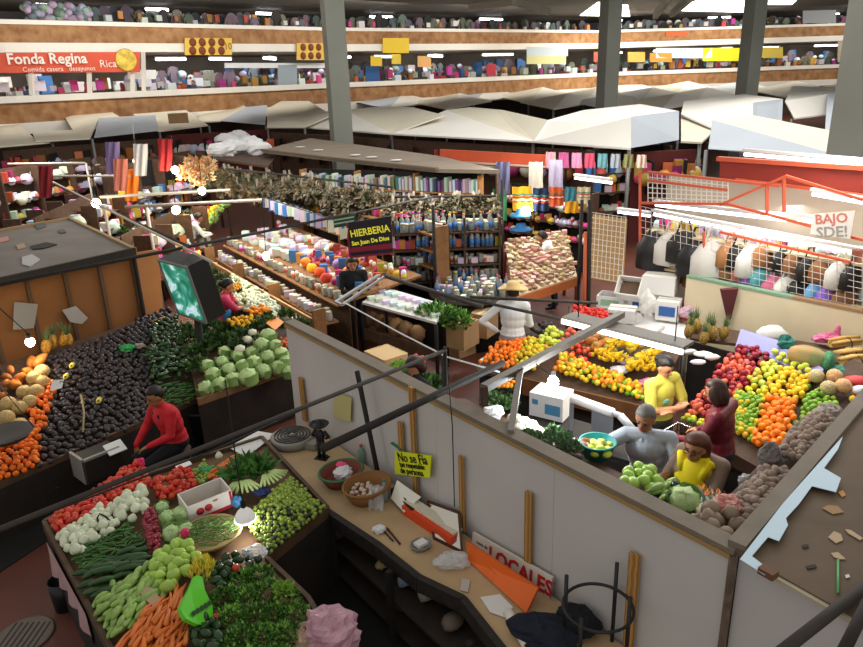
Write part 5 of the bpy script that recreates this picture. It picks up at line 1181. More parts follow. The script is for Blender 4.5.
pile('peach', ell_mesh('peach', (.036, .036, .034), M('peach_red', 'd0562c', .45, ovar=.2, hvar=.02), 10, 7), 'reddish peach behind the long band of oranges', 'peach', 'peaches on the fruit display', pq(p1, (565, 358), (590, 367), (594, 354), (572, 347)), .075, .04, .05, layers=2)
for i, (x, y) in enumerate(((591, 349), (599, 346), (606, 350), (597, 354))):
    tag(put('papaya', papaya, None, p1(x, y, .12), (1.3, .2, i * .5 + .6), .8), 'ripe orange papaya behind the red peaches beside the bananas', 'papaya', 'papayas on the fruit display')
BAM = M('banana_yellow', 'e9c52a', .45, ovar=.06, var=.08, scale=20); BAS = M('banana_stem', '8a7a30', .6)
ban = None
def banana_me():
    mb = MB(); pts = []; rs = []
    for i in range(7):
        a = -.75 + 1.5 * i / 6; pts.append((.1 * math.sin(a) * 1.15, 0, .1 * (1 - math.cos(a)))); rs.append((.007, .015, .018, .019, .018, .014, .005)[i])
    mb.tube(pts, rs, 7); return mb.mesh('banana', [BAM])
banana = banana_me()
def banana_bunch(loc, rz, label, n=7):
    t = thing('banana_bunch', label, 'bananas', loc, rz, 'banana bunches on the fruit display'); t.scale = (1.3,) * 3
    for i in range(n):
        a = (i - (n - 1) / 2) * .26; row = i % 2
        put('banana', banana, t, (.02 * math.cos(a) - .01, .035 * (i - (n - 1) / 2), .02 + .03 * row), (0, -.35, a))
    mb = MB(); mb.tube([(-.1, 0, .06), (-.14, 0, .09)], [.03, .018], 6); mb.build('stem', BAS, t); return t
for i, (x, y, rz) in enumerate(((601, 362, -1.2), (610, 366, -1.4), (616, 369, -1.7), (612, 352, -.6), (624, 352, -.9), (632, 355, -.4), (633, 374, -.9), (641, 367, -.6), (648, 364, -1.1), (652, 371, -1.3), (640, 378, -1.5), (655, 378, -1.4))):
    banana_bunch(p1(x, y, .1), rz, 'yellow banana bunch lying on the upper part of the fruit display')
put_t('tissue_paper', crumple_mesh('paper', (.13, .1, .04), M('tissue_violet', 'b4a8d0', .7), 71), p1(627, 364, .05), 'crumpled violet tissue between the banana bunches', 'paper')
put_t('tissue_paper', crumple_mesh('paper', (.12, .1, .04), M('tissue_white', 'd0cfdc', .7), 72), p1(620, 373, .05), 'crumpled whitish tissue below the violet tissue', 'paper')
put_t('tissue_paper', crumple_mesh('paper', (.12, .1, .05), M('tissue_pink', 'c87aa8', .6), 73), p1(648, 386, .05), 'crumpled pink plastic beside the woman with crossed arms', 'paper')
# white crate at the near corner
c = Q(497, 377, .3); t = thing('white_crate', 'white cardboard crate standing under the bright mandarins', 'crate', (c.x, c.y, 0), math.atan2(d_b.y, d_b.x))
mb = MB(); mb.box((0, .1, .28), (.48, .4, .55)); mb.build('body', M('carton_white', 'd9d6d2', .75, var=.04, scale=6), t)
mb = MB(); mb.box((-.05, -.103, .36), (.3, .006, .07)); mb.build('print_band', M('print_grey', '8e959c', .7), t)
# display two: apples and citrus
A2, B2 = Q(681, 424, .55), Q(803, 494, .55)
d2 = (B2 - A2).normalized(); di2 = Vector((-d2.y, d2.x, 0)); di2 = di2 if di2.y > 0 else -di2
u6 = Vector((0, 0, .5))
p2 = plane3(A2, B2, A2 + di2 * 1.35 + u6)
t = thing('fruit_display', 'broad sloping display of red apples, oranges and limes behind the woman in burgundy', 'display', (0, 0, 0))
mb = MB(); mb.prism([A2 + dz, B2 + dz, B2 + di2 * 1.9 + u6 * 1.4 + dz, A2 + di2 * 1.9 + u6 * 1.4 + dz], .03); mb.build('sloping_board', wood_d, t)
mb = MB(); mb.bar(A2 - Vector((0, 0, .06)), B2 - Vector((0, 0, .06)), .03, .16); mb.build('front_board', M('display_dark', '3a2618', .7, var=.2, scale=7), t)
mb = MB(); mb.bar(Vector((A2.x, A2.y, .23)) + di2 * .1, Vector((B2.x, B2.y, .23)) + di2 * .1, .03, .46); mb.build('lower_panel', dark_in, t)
def P2(name, mesh, label, cat, group, q, sp, **k): pile(name, mesh, label, cat, group, pq(p2, *q), sp, k.pop('lift', .03), k.pop('mound', .04), layers=k.pop('layers', 2), **k)
P2('apple', [apr, apr, apd], 'shiny red apple in the big heap behind the woman in burgundy', 'apple', 'red apples on the broad display', ((685, 417), (722, 424), (762, 366), (728, 358)), .082)
P2('apple', apd, 'dark red apple in the top row beside the lavender board', 'apple', 'dark red apples in the top row', ((728, 360), (764, 368), (770, 357), (738, 349)), .088)
P2('citrus', [ygr, lime], 'small yellow green citrus in the lowest row under the apples', 'citrus', 'citrus in the lowest row', ((682, 423), (712, 438), (716, 430), (686, 417)), .07, layers=1)
P2('lime', [lime, lime, ygr], 'green lime in the patch between apples and oranges', 'lime', 'limes left of the oranges', ((728, 432), (752, 446), (764, 402), (735, 396)), .064)
P2('guava', [apg, ygr, apg], 'pale yellow green guava in the band behind the limes', 'guava', 'guavas on the broad display', ((737, 398), (766, 404), (783, 368), (760, 366)), .078)
P2('orange_citrus', [yell, yell, ygr], 'yellow orange in the upper middle of the broad display', 'orange', 'yellow oranges on the broad display', ((765, 402), (802, 404), (812, 380), (780, 370)), .078)
P2('orange_fruit', orange, 'deep orange fruit in the middle heap of the broad display', 'orange', 'deep oranges in the middle heap', ((750, 448), (782, 464), (798, 406), (768, 402)), .086, lift=.05, mound=.06)
P2('citrus', [yell, ygr, lime], 'yellow citrus at the front corner right of the deep oranges', 'citrus', 'citrus at the front corner', ((782, 474), (798, 486), (812, 440), (795, 428)), .076)
P2('lime', lime, 'dark green lime in the patch toward the corner stall roof', 'lime', 'limes toward the corner roof', ((797, 430), (815, 440), (842, 410), (808, 388)), .064)
mel2 = ell_mesh('melon', (.085, .085, .08), M('melon_pale', 'b8a878', .6, ovar=.1, var=.25, scale=60, kind='voronoi'), 14, 10); mel3 = ell_mesh('melon', (.085, .085, .08), M('melon_peach', 'd0a472', .6, var=.2, scale=60, kind='voronoi'), 14, 10)
for i, (x, y, m, l) in enumerate(((815, 384, mel2, 'greyish netted melon at the far end of the melon group'), (833, 384, mel3, 'peach coloured melon behind the front pair'), (827, 396, mel2, 'greyish netted melon in front beside the limes'), (842, 394, mel3, 'peach coloured melon in front toward the roof edge'))):
    tag(put('melon', mel2 if m is mel2 else mel3, None, p2(x, y, .1), (0, 0, i)), l, 'melon', None)
for i in range(5): tag(put('apple', apg, None, p2(774 + 7.6 * i, 359 + 3.6 * i, .1), (0, 0, i)), 'pale green apple in the upper of the two rows on the lavender board', 'apple', 'pale apples in the upper row')
for i in range(5): tag(put('apple', apg, None, p2(778 + 7.2 * i, 366 + 3.0 * i, .1), (0, 0, i), .9), 'pale green apple in the lower of the two rows on the lavender board', 'apple', 'pale apples in the lower row')
lav = M('board_lavender', '8f90cc', .6)
mb = MB(); ps = [p2(735, 349, .03), p2(770, 360, .03), p2(815, 384, .03), p2(823, 374, .06), p2(790, 352, .1), p2(740, 336, .1)]; mb.prism(ps, .02); tag(mb.build('lavender_board', lav), 'lavender painted board under the rows of pale apples', 'board')
# wares on the counter behind
rear = plane3(Q(740, 342, 1.15), Q(863, 384, 1.15), Q(863, 345, 1.2))
mb = MB(); ps = [Q(690, 338, 1.02), Q(740, 344, 1.02), Q(822, 374, 1.02), Q(900, 394, 1.02), Q(900, 357, 1.02), Q(690, 323, 1.02)]; mb.prism(ps, .04)
rt = thing('rear_counter', 'wooden rear counter along the beige wall holding pineapples and gourds', 'counter', (0, 0, 0)); mb.build('worktop', wood_d, rt)
mb = MB(); mb.bar(Vector((ps[0].x, ps[0].y, .5)), Vector((ps[3].x, ps[3].y, .5)), .03, .96); mb.build('front_panel', dark_in, rt)
NET = M('net_green', '3c7a52', .7, var=.3, scale=50, kind='voronoi')
t = thing('gourd', 'large orange and green gourd lying on the rear counter', 'gourd', Q(808, 358, 1.2)); t.rotation_euler = (0, .15, -.5)
mb = MB(); mb.ell((0, 0, 0), (.24, .15, .14), 18, 11, None, lambda v, a: v * (1 + .04 * math.cos(6 * math.atan2(v.z, v.y)))); mb.build('body', M('gourd_orange', 'b88450', .6, var=.4, scale=5, col2='6f8a55'), t)
mb = MB(); mb.ell((.2, 0, .0), (.08, .155, .146), 14, 9); mb.build('net_wrap', NET, t)
put_t('net_bag', crumple_mesh('bag', (.1, .09, .09), M('net_teal', '1f6a5e', .7, var=.3, scale=50), 81), Q(786, 343, 1.25), 'dark teal net bag between white sack and gourd', 'net bag')
put_t('net_bag', crumple_mesh('bag', (.16, .1, .05), M('net_teal2', '2e7a66', .7, var=.3, scale=50), 82), Q(838, 370, 1.12), 'teal net bag below the corn husk bundles', 'net bag')
put_t('white_sack', crumple_mesh('bag', (.2, .12, .13), M('sack_white', 'd6d2cc', .7), 83, 14, 9, .12), Q(771, 335, 1.2), 'white sack standing behind the lavender board', 'sack')
put_t('pink_bag', crumple_mesh('bag', (.16, .08, .06), M('bag_pink', 'd86a94', .4, alpha=.95), 84), Q(826, 338, 1.15), 'pink plastic bag against the beige wall', 'plastic bag')
put_t('pink_bag', crumple_mesh('bag', (.04, .04, .09), M('bag_pink', 'd86a94', .4), 85), Q(838, 331, 1.2), 'pink bag knot standing up on the beige wall side', 'plastic bag')
HUSK = M('husk_tan', 'c9a25c', .7, var=.2, scale=20, kind='wave')
for i, (x, y) in enumerate(((846, 344), (850, 354), (856, 363))):
    c = Q(x, y, 1.16); t = thing('husk_bundle', ('corn husk bundle at the back of the three', 'corn husk bundle in the middle of the three', 'corn husk bundle at the front of the three')[i], 'bundle', c, .2)
    mb = MB(); rr = random.Random(i)
    for k in range(9): yy, z_ = rr.uniform(-.05, .05), rr.uniform(-.04, .06); mb.tube([(-.22, yy, z_), (0, yy * 1.2, z_ + .01), (.22, yy * .9, z_)], [.02, .028, .018], 6)
    mb.build('husks', HUSK, t); mb = MB(); mb.tube([(.02 * math.cos(0), .08 * math.cos(a * PI / 6), .08 * math.sin(a * PI / 6)) for a in range(13)], .008, 5, False); mb.build('tie', M('tie_dark', '3a2a1c', .7), t)
put_t('packet', crumple_mesh('bag', (.13, .1, .06), M('packet_red_bright', 'c83a3a', .5), 86, 12, 8, .1), Q(856, 381, 1.12), 'red packet at the frame side of the rear counter', 'packet')
put_t('packet', crumple_mesh('bag', (.1, .07, .05), M('packet_white', 'dcdce0', .5), 87, 12, 8, .1), Q(861, 390, 1.12), 'white packet in front of the red packet', 'packet')
pile('citrus', [orange, yell], 'orange citrus beside the melons toward the roof edge', 'citrus', 'citrus beside the melons', S4(Q(850, 404, 1.0), Q(866, 404, 1.0), Q(866, 392, 1.05), Q(850, 395, 1.05)), .085, .03, .02)
for i, (x, y, sc) in enumerate(((687, 338, .95), (697, 333, 1), (706, 337, .95), (713, 341, 1.05), (722, 340, .95), (703, 345, .9), (692, 330, .9))):
    pineapple(Q(x, y, 1.03), 'pineapple standing in the row on the rear counter by the white boxes', 'pineapples on the rear counter', (R_.uniform(-.15, .15), R_.uniform(-.15, .15), i), sc, PIM2)
# beige wall behind, brown bag hanging
bw0, bw1 = Q(688, 277, 1.5), Q(900, 320, 1.5)
mb = MB(); mb.bar(Vector((bw0.x, bw0.y, .75)), Vector((bw1.x, bw1.y, .75)), .08, 1.5); o = mb.build('wall_beige_partition', M('beige_paint', 'd8c9a8', .75, var=.08, scale=1.2)); struct(o)
mb = MB(); mb.bar(bw0 + Vector((0, 0, .02)), bw0.lerp(bw1, .55) + Vector((0, 0, .02)), .1, .04); struct(mb.build('trim_5', M('rail_green', '7fa084', .6)))
mb = MB(); mb.bar(bw0.lerp(bw1, .55) + Vector((0, 0, .02)), bw1 + Vector((0, 0, .02)), .1, .04); struct(mb.build('trim_6', M('rail_brown', '9a7a58', .6)))
c = Q(726, 293, 1.42) - Vector((0, .1, 0)); mb = MB(); mb.add([c + Vector(v) for v in ((-.14, 0, .1), (.12, 0, .12), (.1, -.06, .1), (-.12, -.06, .1), (.0, -.02, -.36), (.06, -.02, -.36))], [(0, 1, 5, 4), (3, 4, 5, 2), (0, 4, 3), (1, 2, 5), (0, 3, 2, 1)])
tag(mb.build('brown_bag', M('bag_maroon', '5a2a2c', .6)), 'dark maroon bag hanging on the beige wall', 'bag')
# stand inside along the partition
def wp(px, py): return None
w_in = lambda k, off, z: Vector((WA.x, WA.y, 0)).lerp(Vector((WB.x, WB.y, 0)), k) + wn * off + Vector((0, 0, z))
s0, s1 = w_in(.0, .12, 1.64), w_in(.62, .12, 1.64); s2, s3 = w_in(.62, .9, 1.4), w_in(.0, .9, 1.4)
p3 = plane3(s0, s1, s2)
t = thing('inner_stand', 'sloping vegetable stand on the inner side of the white partition', 'stand', (0, 0, 0))
mb = MB(); mb.prism([s0 + dz, s3 + dz, s2 + dz, s1 + dz], .03); mb.build('sloping_board', wood_d, t)
mb = MB(); mb.bar(w_in(0, .9, .69), w_in(.62, .9, .69), .03, 1.36); mb.build('front_panel', M('maroon_panel', '4a1f1c', .7), t)
for i, (x, y, r) in enumerate(((514, 424, .07), (523, 428, .075), (531, 431, .07), (537, 437, .065), (519, 434, .06), (527, 437, .06), (574, 449, .06), (707, 519, .085))):
    tag(put('cauliflower', cauli, None, p3(x, y, .05), (0, 0, i), r / .09), ['white cauliflower in the row along the partition behind the bracket upright', 'white cauliflower beside the teal basin', 'cut white cauliflower near the partition corner'][(i > 5) + (i > 6)], 'cauliflower', 'cauliflowers along the partition' if i < 6 else None)
NOP = [M('nopal_green', '5f7a52', .6, ovar=.1), M('nopal_dark', '3f5a3c', .6)]
grn2 = bunch_mesh('grey_greens', (.16, .12, .09), 160, .06, NOP, 40)
for i, (x, y) in enumerate(((541, 446), (552, 440), (563, 446), (556, 452), (570, 455), (530, 444))):
    tag(put('grey_greens', grn2, None, p3(x, y, .05), i, .8), 'grey green leafy bunch between cauliflowers and teal basin', 'greens', 'grey green bunches along the partition')
flower_bunch(p3(504, 398, .12), .11, MAR, 'orange marigold bunch behind the partition under the bracket', 1)
for i, (x, y) in enumerate(((494, 404), (500, 410), (508, 408))): tag(put('leafy_greens', greens[i], None, p3(x, y, .05), i, .7), 'dark leafy greens under the orange marigolds by the bracket', 'greens', 'greens under the marigolds')
put_t('plastic_bag', crumple_mesh('bag', (.1, .08, .06), bagw, 91), p3(494, 417, .05), 'white plastic bag behind the partition at the bracket upright', 'plastic bag')
TEAL = M('basin_teal', '0f7f7a', .4)
tb = thing('basin', 'round teal plastic basin of green apples on the inner stand', 'basin', p3(597, 456, .0))
mb = MB(); mb.lathe([(.11, 0), (.15, .13), (.16, .13), (.16, .145), (.145, .145), (.105, .015)], 22); mb.build('bowl', TEAL, tb)
bl0 = p3(597, 456, .09)
for i in range(11):
    a = i * 2.4; q = .036 * math.sqrt(i)
    tag(put('apple', apg, None, bl0 + Vector((q * math.cos(a), q * math.sin(a) - .02, .02 * (i < 4))), (0, 0, i)), 'green apple in the teal basin', 'apple', 'green apples in the teal basin')
pile('chayote', ell_mesh('chayote', (.042, .037, .05), M('chayote_bright', 'a3c65a', .4, ovar=.12), 12, 8, lambda v, a: Vector((v.x * (1.1 - .3 * v.z), v.y * (1.1 - .3 * v.z), v.z))), 'bright green chayote between the man in grey and the partition', 'chayote', 'chayotes along the partition', pq(p3, (616, 480), (644, 494), (668, 483), (636, 469)), .095, .02, .02, layers=2)
pile('pale_squash', squash, 'small green squash along the partition before the woman in the yellow apron', 'squash', 'squash along the partition', pq(p3, (647, 493), (671, 506), (687, 495), (669, 483)), .1, .02, .02, layers=2, spv=.05, rot='axis', axis=(1, .3, 0))
pile('cucumber', cucumber, 'dark cucumber at the partition corner near the carrots', 'cucumber', 'cucumbers along the partition', pq(p3, (690, 510), (716, 522), (726, 508), (702, 498)), .11, .03, .03, layers=2, spv=.06, rot='axis', axis=(.3, 1, 0), spread=.2)
pile('green_pepper', pepper, 'dark green pepper on the inner stand below the yellow apron', 'pepper', 'peppers along the partition', pq(p3, (664, 502), (682, 510), (690, 498), (676, 490)), .08, .03, .03, layers=2)
o = head_thing('cabbage', 'cut pale cabbage with ruffled leaves on the inner stand before the yellow apron', 'cabbage', None, p3(684, 508, .06), .11, CBM, CBL, 2); outer_leaf(o, CBL, 5)
pile('carrot', carrot, 'small carrot stick in the row behind the cucumbers', 'carrot', 'carrots along the partition', pq(p3, (686, 500), (722, 508), (724, 501), (692, 494)), .07, .05, .02, layers=2, spv=.04, rot='axis', axis=(.6, 1, 0), scl=(.5, .7))
# carton and paper roll holder inside
dk = M('inner_dark', '26211e', .8); c = Q(560, 428, .85)
tcn = thing('inner_counter', 'dark inner counter carrying the white carton and paper roll', 'counter', (0, 0, 0))
i0, i1 = Q(515, 425, .82), Q(632, 462, .82); inn_ = (i1 - i0).normalized(); iv = Vector((-inn_.y, inn_.x, 0)); iv = iv if iv.y > 0 else -iv
mb = MB(); mb.prism([i0, i1, i1 + iv * .5, i0 + iv * .5], .04); mb.build('worktop', dk, tcn)
mb = MB(); mb.bar(Vector((i0.x, i0.y, .39)), Vector((i1.x, i1.y, .39)), .03, .77); mb.build('panel', dk, tcn)
cb = Q(542, 420, .84) + iv * .2
tcb = thing('white_carton', 'closed white carton with blue print on the dark inner counter', 'carton', cb, math.atan2(inn_.y, inn_.x) + .1)
mb = MB(); mb.box((0, 0, .14), (.4, .3, .28)); mb.build('body', M('carton_white', 'd9d6d2', .75), tcb)
mb = MB(); mb.box((.08, -.152, .12), (.18, .006, .12)); mb.box((-.13, -.152, .18), (.07, .006, .06)); mb.build('blue_print', M('print_blue', '4a86a8', .7), tcb)
mb = MB(); mb.box((0, 0, .283), (.38, .02, .006)); mb.build('tape_strip', M('tape_tan', 'bfae90', .5), tcb)
r0, r1 = D(572, 398, 7.0), D(613, 413, 6.75)
th_ = thing('paper_roll_holder', 'large white wrapping paper roll on a grey holder inside the stall', 'holder', (0, 0, 0))
mb = MB(); mb.tube([r0, r1], .05, 16); mb.build('paper_roll', M('roll_white', 'e6e4e0', .6), th_)
mb = MB(); m = r1 + (r1 - r0).normalized() * .08; mb.tube([r1, m], .03, 10); mb.tube([m, m + (r1 - r0) * .3 - Vector((0, 0, .1))], .04, 12); mb.build('small_roll', M('roll_grey', 'b8babd', .4), th_)
mb = MB(); a, b = r0.lerp(r1, .5), r1; mb.add([a - Vector((0, 0, .06)), b - Vector((0, 0, .06)), Vector((b.x, b.y, .9)), Vector((a.x, a.y, .9)), a + iv * .02 - Vector((0, 0, .06)), b + iv * .02 - Vector((0, 0, .06)), Vector((b.x, b.y, .9)) + iv * .02, Vector((a.x, a.y, .9)) + iv * .02], [(3, 2, 1, 0), (4, 5, 6, 7), (0, 1, 5, 4), (2, 3, 7, 6), (1, 2, 6, 5), (3, 0, 4, 7)]); mb.build('side_plate', M('plate_grey', '7b7c80', .5), th_)
mb = MB(); mb.bar(r0 - Vector((0, 0, .05)), Vector((r0.x, r0.y, .83)), .04, .04); mb.build('post', M('plate_grey', '7b7c80', .5), th_)
# fluorescent housing above the bananas
f0, f1 = Q(562, 321, 1.95), Q(683, 352, 1.95); fu = (f1 - f0).normalized(); fv = Vector((-fu.y, fu.x, 0)); fv = fv if fv.y > 0 else -fv
t = thing('lamp_housing', 'long grey fluorescent lamp housing hanging over the bananas', 'lamp', (0, 0, 0))
mb = MB(); mb.prism([f0 + Vector((0, 0, .05)), f1 + Vector((0, 0, .05)), f1 + fv * .22 + Vector((0, 0, .05)), f0 + fv * .22 + Vector((0, 0, .05))], .035); mb.build('top_plate', M('housing_grey', '6f6a62', .6, var=.1, scale=4), t)
mb = MB(); mb.bar(f0 - fv * .005, f1 - fv * .005, .02, .05); mb.build('tube', M('tube_glow', 'fff8ea', .3, emit=4), t)
for k in (.1, .9): mb = MB(); mb.tube([f0.lerp(f1, k) + fv * .1 + Vector((0, 0, .05)), f0.lerp(f1, k) + fv * .1 + Vector((0, 0, .4))], .006, 5); mb.build('hanger', M('cable_black', '1b1a1a', .6), t)
o = lamp('housing_light', 'AREA', f0.lerp(f1, .5) + fv * .1 - Vector((0, 0, .05)), 26, (1, .97, .9), 1.3, .1, f0.lerp(f1, .5) + fv * .1 - Vector((0, 0, 1)))
o.rotation_euler.z = math.atan2(fu.y, fu.x)
pile('tomato', [tomato, yell], 'small tomato or orange in the tray behind the lamp housing', 'tomato', 'fruit tray behind the lamp housing', S4(Q(571, 319, 1.0), Q(607, 325, 1.0), Q(609, 315, 1.05), Q(574, 309, 1.05)), .07, .03, .03, layers=2)
mb = MB(); mb.prism([Q(567, 322, .99), Q(611, 329, .99), Q(613, 313, .99), Q(570, 306, .99)], .05); tt = thing('fruit_tray_table', 'small table carrying the fruit tray behind the lamp housing', 'table', (0, 0, 0)); mb.build('tabletop', wood_d, tt)
for x, y in ((567, 322), (611, 329), (613, 313), (570, 306)): p = Q(x, y, .94); mb = MB(); mb.tube([Vector((p.x, p.y, 0)), p], .03, 6); mb.build('leg', wood_d, tt)
# white boxes behind
cw = M('carton_bright', 'e4e2de', .7); cgn = M('carton_green', '9cc0a0', .7); cin = M('carton_inside', '6b5340', .8)
def carton(px, py, z, dims, rz, label, tilt=(0, 0), openb=False, band=None):
    t = thing('carton', label, 'carton', Q(px, py, z)); t.rotation_euler = (tilt[0], tilt[1], rz)
    w, d, h = dims; mb = MB()
    if openb:
        for sx in (-1, 1): mb.box((sx * w / 2, 0, h / 2), (.015, d, h)); mb.box((0, sx * d / 2, h / 2), (w, .015, h))
        mb.box((0, 0, .01), (w, d, .015)); mb.build('walls', cw, t)
        mb = MB(); mb.box((0, 0, .05), (w - .03, d - .03, .06)); mb.build('inside', cin, t)
    else:
        mb.box((0, 0, h / 2), (w, d, h)); mb.build('body', cw, t)
        mb = MB(); mb.box((0, 0, h + .003), (w * .96, .03, .006)); mb.build('lid_seam', M('tape_tan', 'bfae90', .5), t)
    if band:
        mb = MB(); mb.box((0, -d / 2 - .009, h * .5), (w * .7, .006, h * .5)); mb.build('print', band, t)
    return t
wt_ = thing('white_table', 'white topped packing table under the pile of white boxes', 'table', (0, 0, 0))
mb = MB(); tp_ = [Q(598, 316, .8), Q(640, 330, .8), Q(686, 340, .8), Q(686, 324, .8), Q(640, 298, .8), Q(604, 296, .8)]; mb.prism(tp_, .04); mb.build('tabletop', cw, wt_)
for p in (tp_[0], tp_[2], tp_[3], tp_[5]): mb = MB(); mb.tube([Vector((p.x, p.y, 0)), p - Vector((0, 0, .04))], .03, 6); mb.build('leg', steel, wt_)
carton(612, 306, .84, (.42, .32, .2), -.5, 'low open white tray box with brown contents and green print', openb=True, band=cgn)
carton(660, 292, 1.16, (.5, .34, .28), -.55, 'large closed white carton topmost on the packing table')
carton(632, 292, 1.14, (.36, .3, .26), -.6, 'open white carton tipped on its side with a dark mouth', openb=True, tilt=(.9, 0))
carton(646, 308, .84, (.5, .4, .3), -.5, 'white carton under the large closed one', band=M('print_blue_dark', '355fa0', .6))
carton(668, 318, .84, (.34, .3, .3), -.5, 'white carton with a blue printed label facing the aisle', band=M('print_blue_dark', '355fa0', .6))
carton(622, 320, .84, (.4, .3, .2), -.4, 'low white carton at the near corner of the packing table')
put_t('white_cloth', crumple_mesh('cloth', (.12, .1, .2), M('cloth_white', 'd8d6d0', .8), 95), Q(647, 304, 1.15), 'white cloth hanging over the cartons', 'cloth')
mb = MB(); a, b = Q(648, 334, .9), Q(661, 327, .9); mb.tube([a, b], .06, 14); rl = mb.build('paper_roll', M('roll_white', 'e6e4e0', .6)); tag(rl, 'short white paper roll at the edge of the packing table', 'roll')
t = thing('red_basket', 'red plastic basket with pink bags beside the white cartons', 'basket', Q(686, 318, .85), -.5)
mb = MB(); mb.lathe([(.15, 0), (.19, .2), (.2, .2), (.18, .2), (.14, .01)], 4, fn=lambda v, a: Vector((v.x * 1.1, v.y, v.z))); mb.build('body', M('basket_red', 'c83c34', .5), t)
put_t('plastic_bag', crumple_mesh('bag', (.13, .1, .08), M('bag_mauve', 'c0a0b0', .5), 97), Q(687, 312, 1.0), 'mauve bag heaped in the red basket', 'plastic bag')
# clutter at the lamp housing end
for i, (x, y, m, l, r) in enumerate(((690, 352, M('grey_metal_scrap', 'b0b0ae', .4, metal=.5), 'grey metal tool on the counter behind the red apples', (.1, .05, .04)), (703, 354, M('card_pale', 'dedad4', .7), 'white box lid lying behind the red apples', (.12, .08, .03)), (712, 357, M('card_pale', 'dedad4', .7), 'second white lid beside the first behind the apples', (.1, .06, .04)), (698, 362, M('tissue_white', 'd0cfdc', .7), 'whitish tissue at the edge of the red apples', (.1, .06, .03)))):
    put_t('counter_clutter', crumple_mesh('c', r, m, 100 + i, 10, 6, .1), Q(x, y, 1.06), l, 'clutter')
# garlic and roots on the inner side of the corner stall
GRM = M('garlic_dry', '9a8678', .75, ovar=.2, var=.15, scale=30)
garlic = ell_mesh('garlic', (.032, .032, .03), GRM, 8, 6, lambda v, a: v * (1 + .08 * math.cos(6 * a)))
ed = lambda k, off, z: Vector((WA.x, WA.y, 0)) + e2 * k - e1 * off + Vector((0, 0, z))
tg = thing('garlic_stand', 'narrow stand along the corner stall edge heaped with dry garlic', 'stand', (0, 0, 0))
g4 = [ed(.05, .08, 1.76), ed(2.6, .08, 1.76), ed(2.6, .38, 1.7), ed(.05, .38, 1.7)]
mb = MB(); mb.prism([x + dz for x in g4], .03); mb.build('board', wood_d, tg)
mb = MB(); mb.bar(ed(.05, .4, .8), ed(2.6, .4, .8), .03, 1.6); mb.build('panel', dark_in, tg)
pile('garlic', garlic, 'dry greyish garlic bulb in the heap along the corner roof edge', 'garlic', 'garlic along the corner roof edge', S4(ed(.5, .1, 1.76), ed(1.25, .1, 1.76), ed(1.25, .3, 1.72), ed(.5, .3, 1.72)), .055, .02, .02, layers=2)
pile('garlic', garlic, 'dry greyish garlic bulb in the far heap beside the netted melons', 'garlic', 'garlic in the far heap', S4(ed(1.45, .1, 1.76), ed(2.3, .1, 1.76), ed(2.3, .32, 1.72), ed(1.45, .32, 1.72)), .055, .02, .04, layers=2)
root_m = ell_mesh('root', (.06, .05, .05), M('root_brown', '8d7a68', .75, ovar=.15), 10, 7, frill(7))
pile('jicama', root_m, 'round brownish jicama at the very corner of the partition', 'jicama', 'jicamas at the partition corner', S4(ed(.06, .1, 1.76), ed(.42, .1, 1.76), ed(.42, .38, 1.7), ed(.06, .38, 1.7)), .1, .04, .05, layers=2)
put_t('mesh_sack', crumple_mesh('bag', (.1, .08, .1), M('sack_grey_mesh', '6a625e', .8, var=.4, scale=50), 111), ed(1.34, .3, 1.78), 'dark grey mesh sack leaning between the two garlic heaps', 'sack', None, .8)
put_t('mesh_sack', crumple_mesh('bag', (.12, .09, .08), M('sack_grey_pale', 'a89a90', .8, var=.3, scale=40), 112), ed(2.35, .2, 1.78), 'pale grey mesh sack at the far end of the garlic stand', 'sack', None, .8)
put_t('plastic_bag', crumple_mesh('bag', (.09, .08, .06), M('bag_salmon', 'b87468', .5), 113), ed(.5, .28, 1.8), 'salmon pink bag at the near end of the garlic', 'plastic bag')
# ---------------------------------------------------------------- people at the fruit stall
YTEE = M('tee_yellow', 'c4b848', .8, var=.05, scale=10); GSH = M('shirt_grey', 'a9b0ba', .8, var=.06, scale=14); BURG = M('jacket_burgundy', '6e1724', .5, var=.2, scale=14); BRSW = M('sweater_brown', '8a7462', .85); YAP = M('apron_yellow', 'f0d818', .8); WSH = M('shirt_white', 'd2d4d6', .8, var=.05, scale=8)
y0 = Q(664, 361, 1.58)
def tee_print(root, J, hp, hm):
    mb = MB(); mb.ell(J['chest'] + Vector((.05, .125, -.06)), (.05, .008, .035), 10, 6); mb.build('shirt_print', M('print_teal', '6fae9a', .7), root)
person('woman_yellow_tee', 'woman in a yellow tee with arms crossed standing beside the red apples', (y0.x, y0.y, 0), math.radians(208), dict(el=(-.24, .1, 1.1), wl=(.04, .22, 1.1), fl=(.15, .2, 1.12), er=(.24, .1, 1.1), wr=(-.04, .25, 1.14), fr=(-.14, .22, 1.16)), YTEE, M('trousers_yellow', '4a4638', .8), SKIN, 'elbow', HAIR, 'bun', 0, .45, 1.0, .99, extra=tee_print)
g0_ = Q(653, 410, 1.62)
def collar(root, J, hp, hm):
    mb = MB()
    for sx in (-1, 1): mb.add([J['neck'] + Vector(v) for v in ((sx * .02, .06, .0), (sx * .075, .03, .03), (sx * .08, .07, -.05), (sx * .025, .1, -.06))], [(0, 1, 2, 3), (3, 2, 1, 0)], False)
    mb.build('collar', root.data.materials[1], root)
    mb = MB()
    for k in range(4): mb.ell((0, .135 - .002 * k, 1.3 - .08 * k), (.007, .005, .007), 6, 4)
    mb.build('button_row', M('button_white', 'd8d8d8', .4), root)
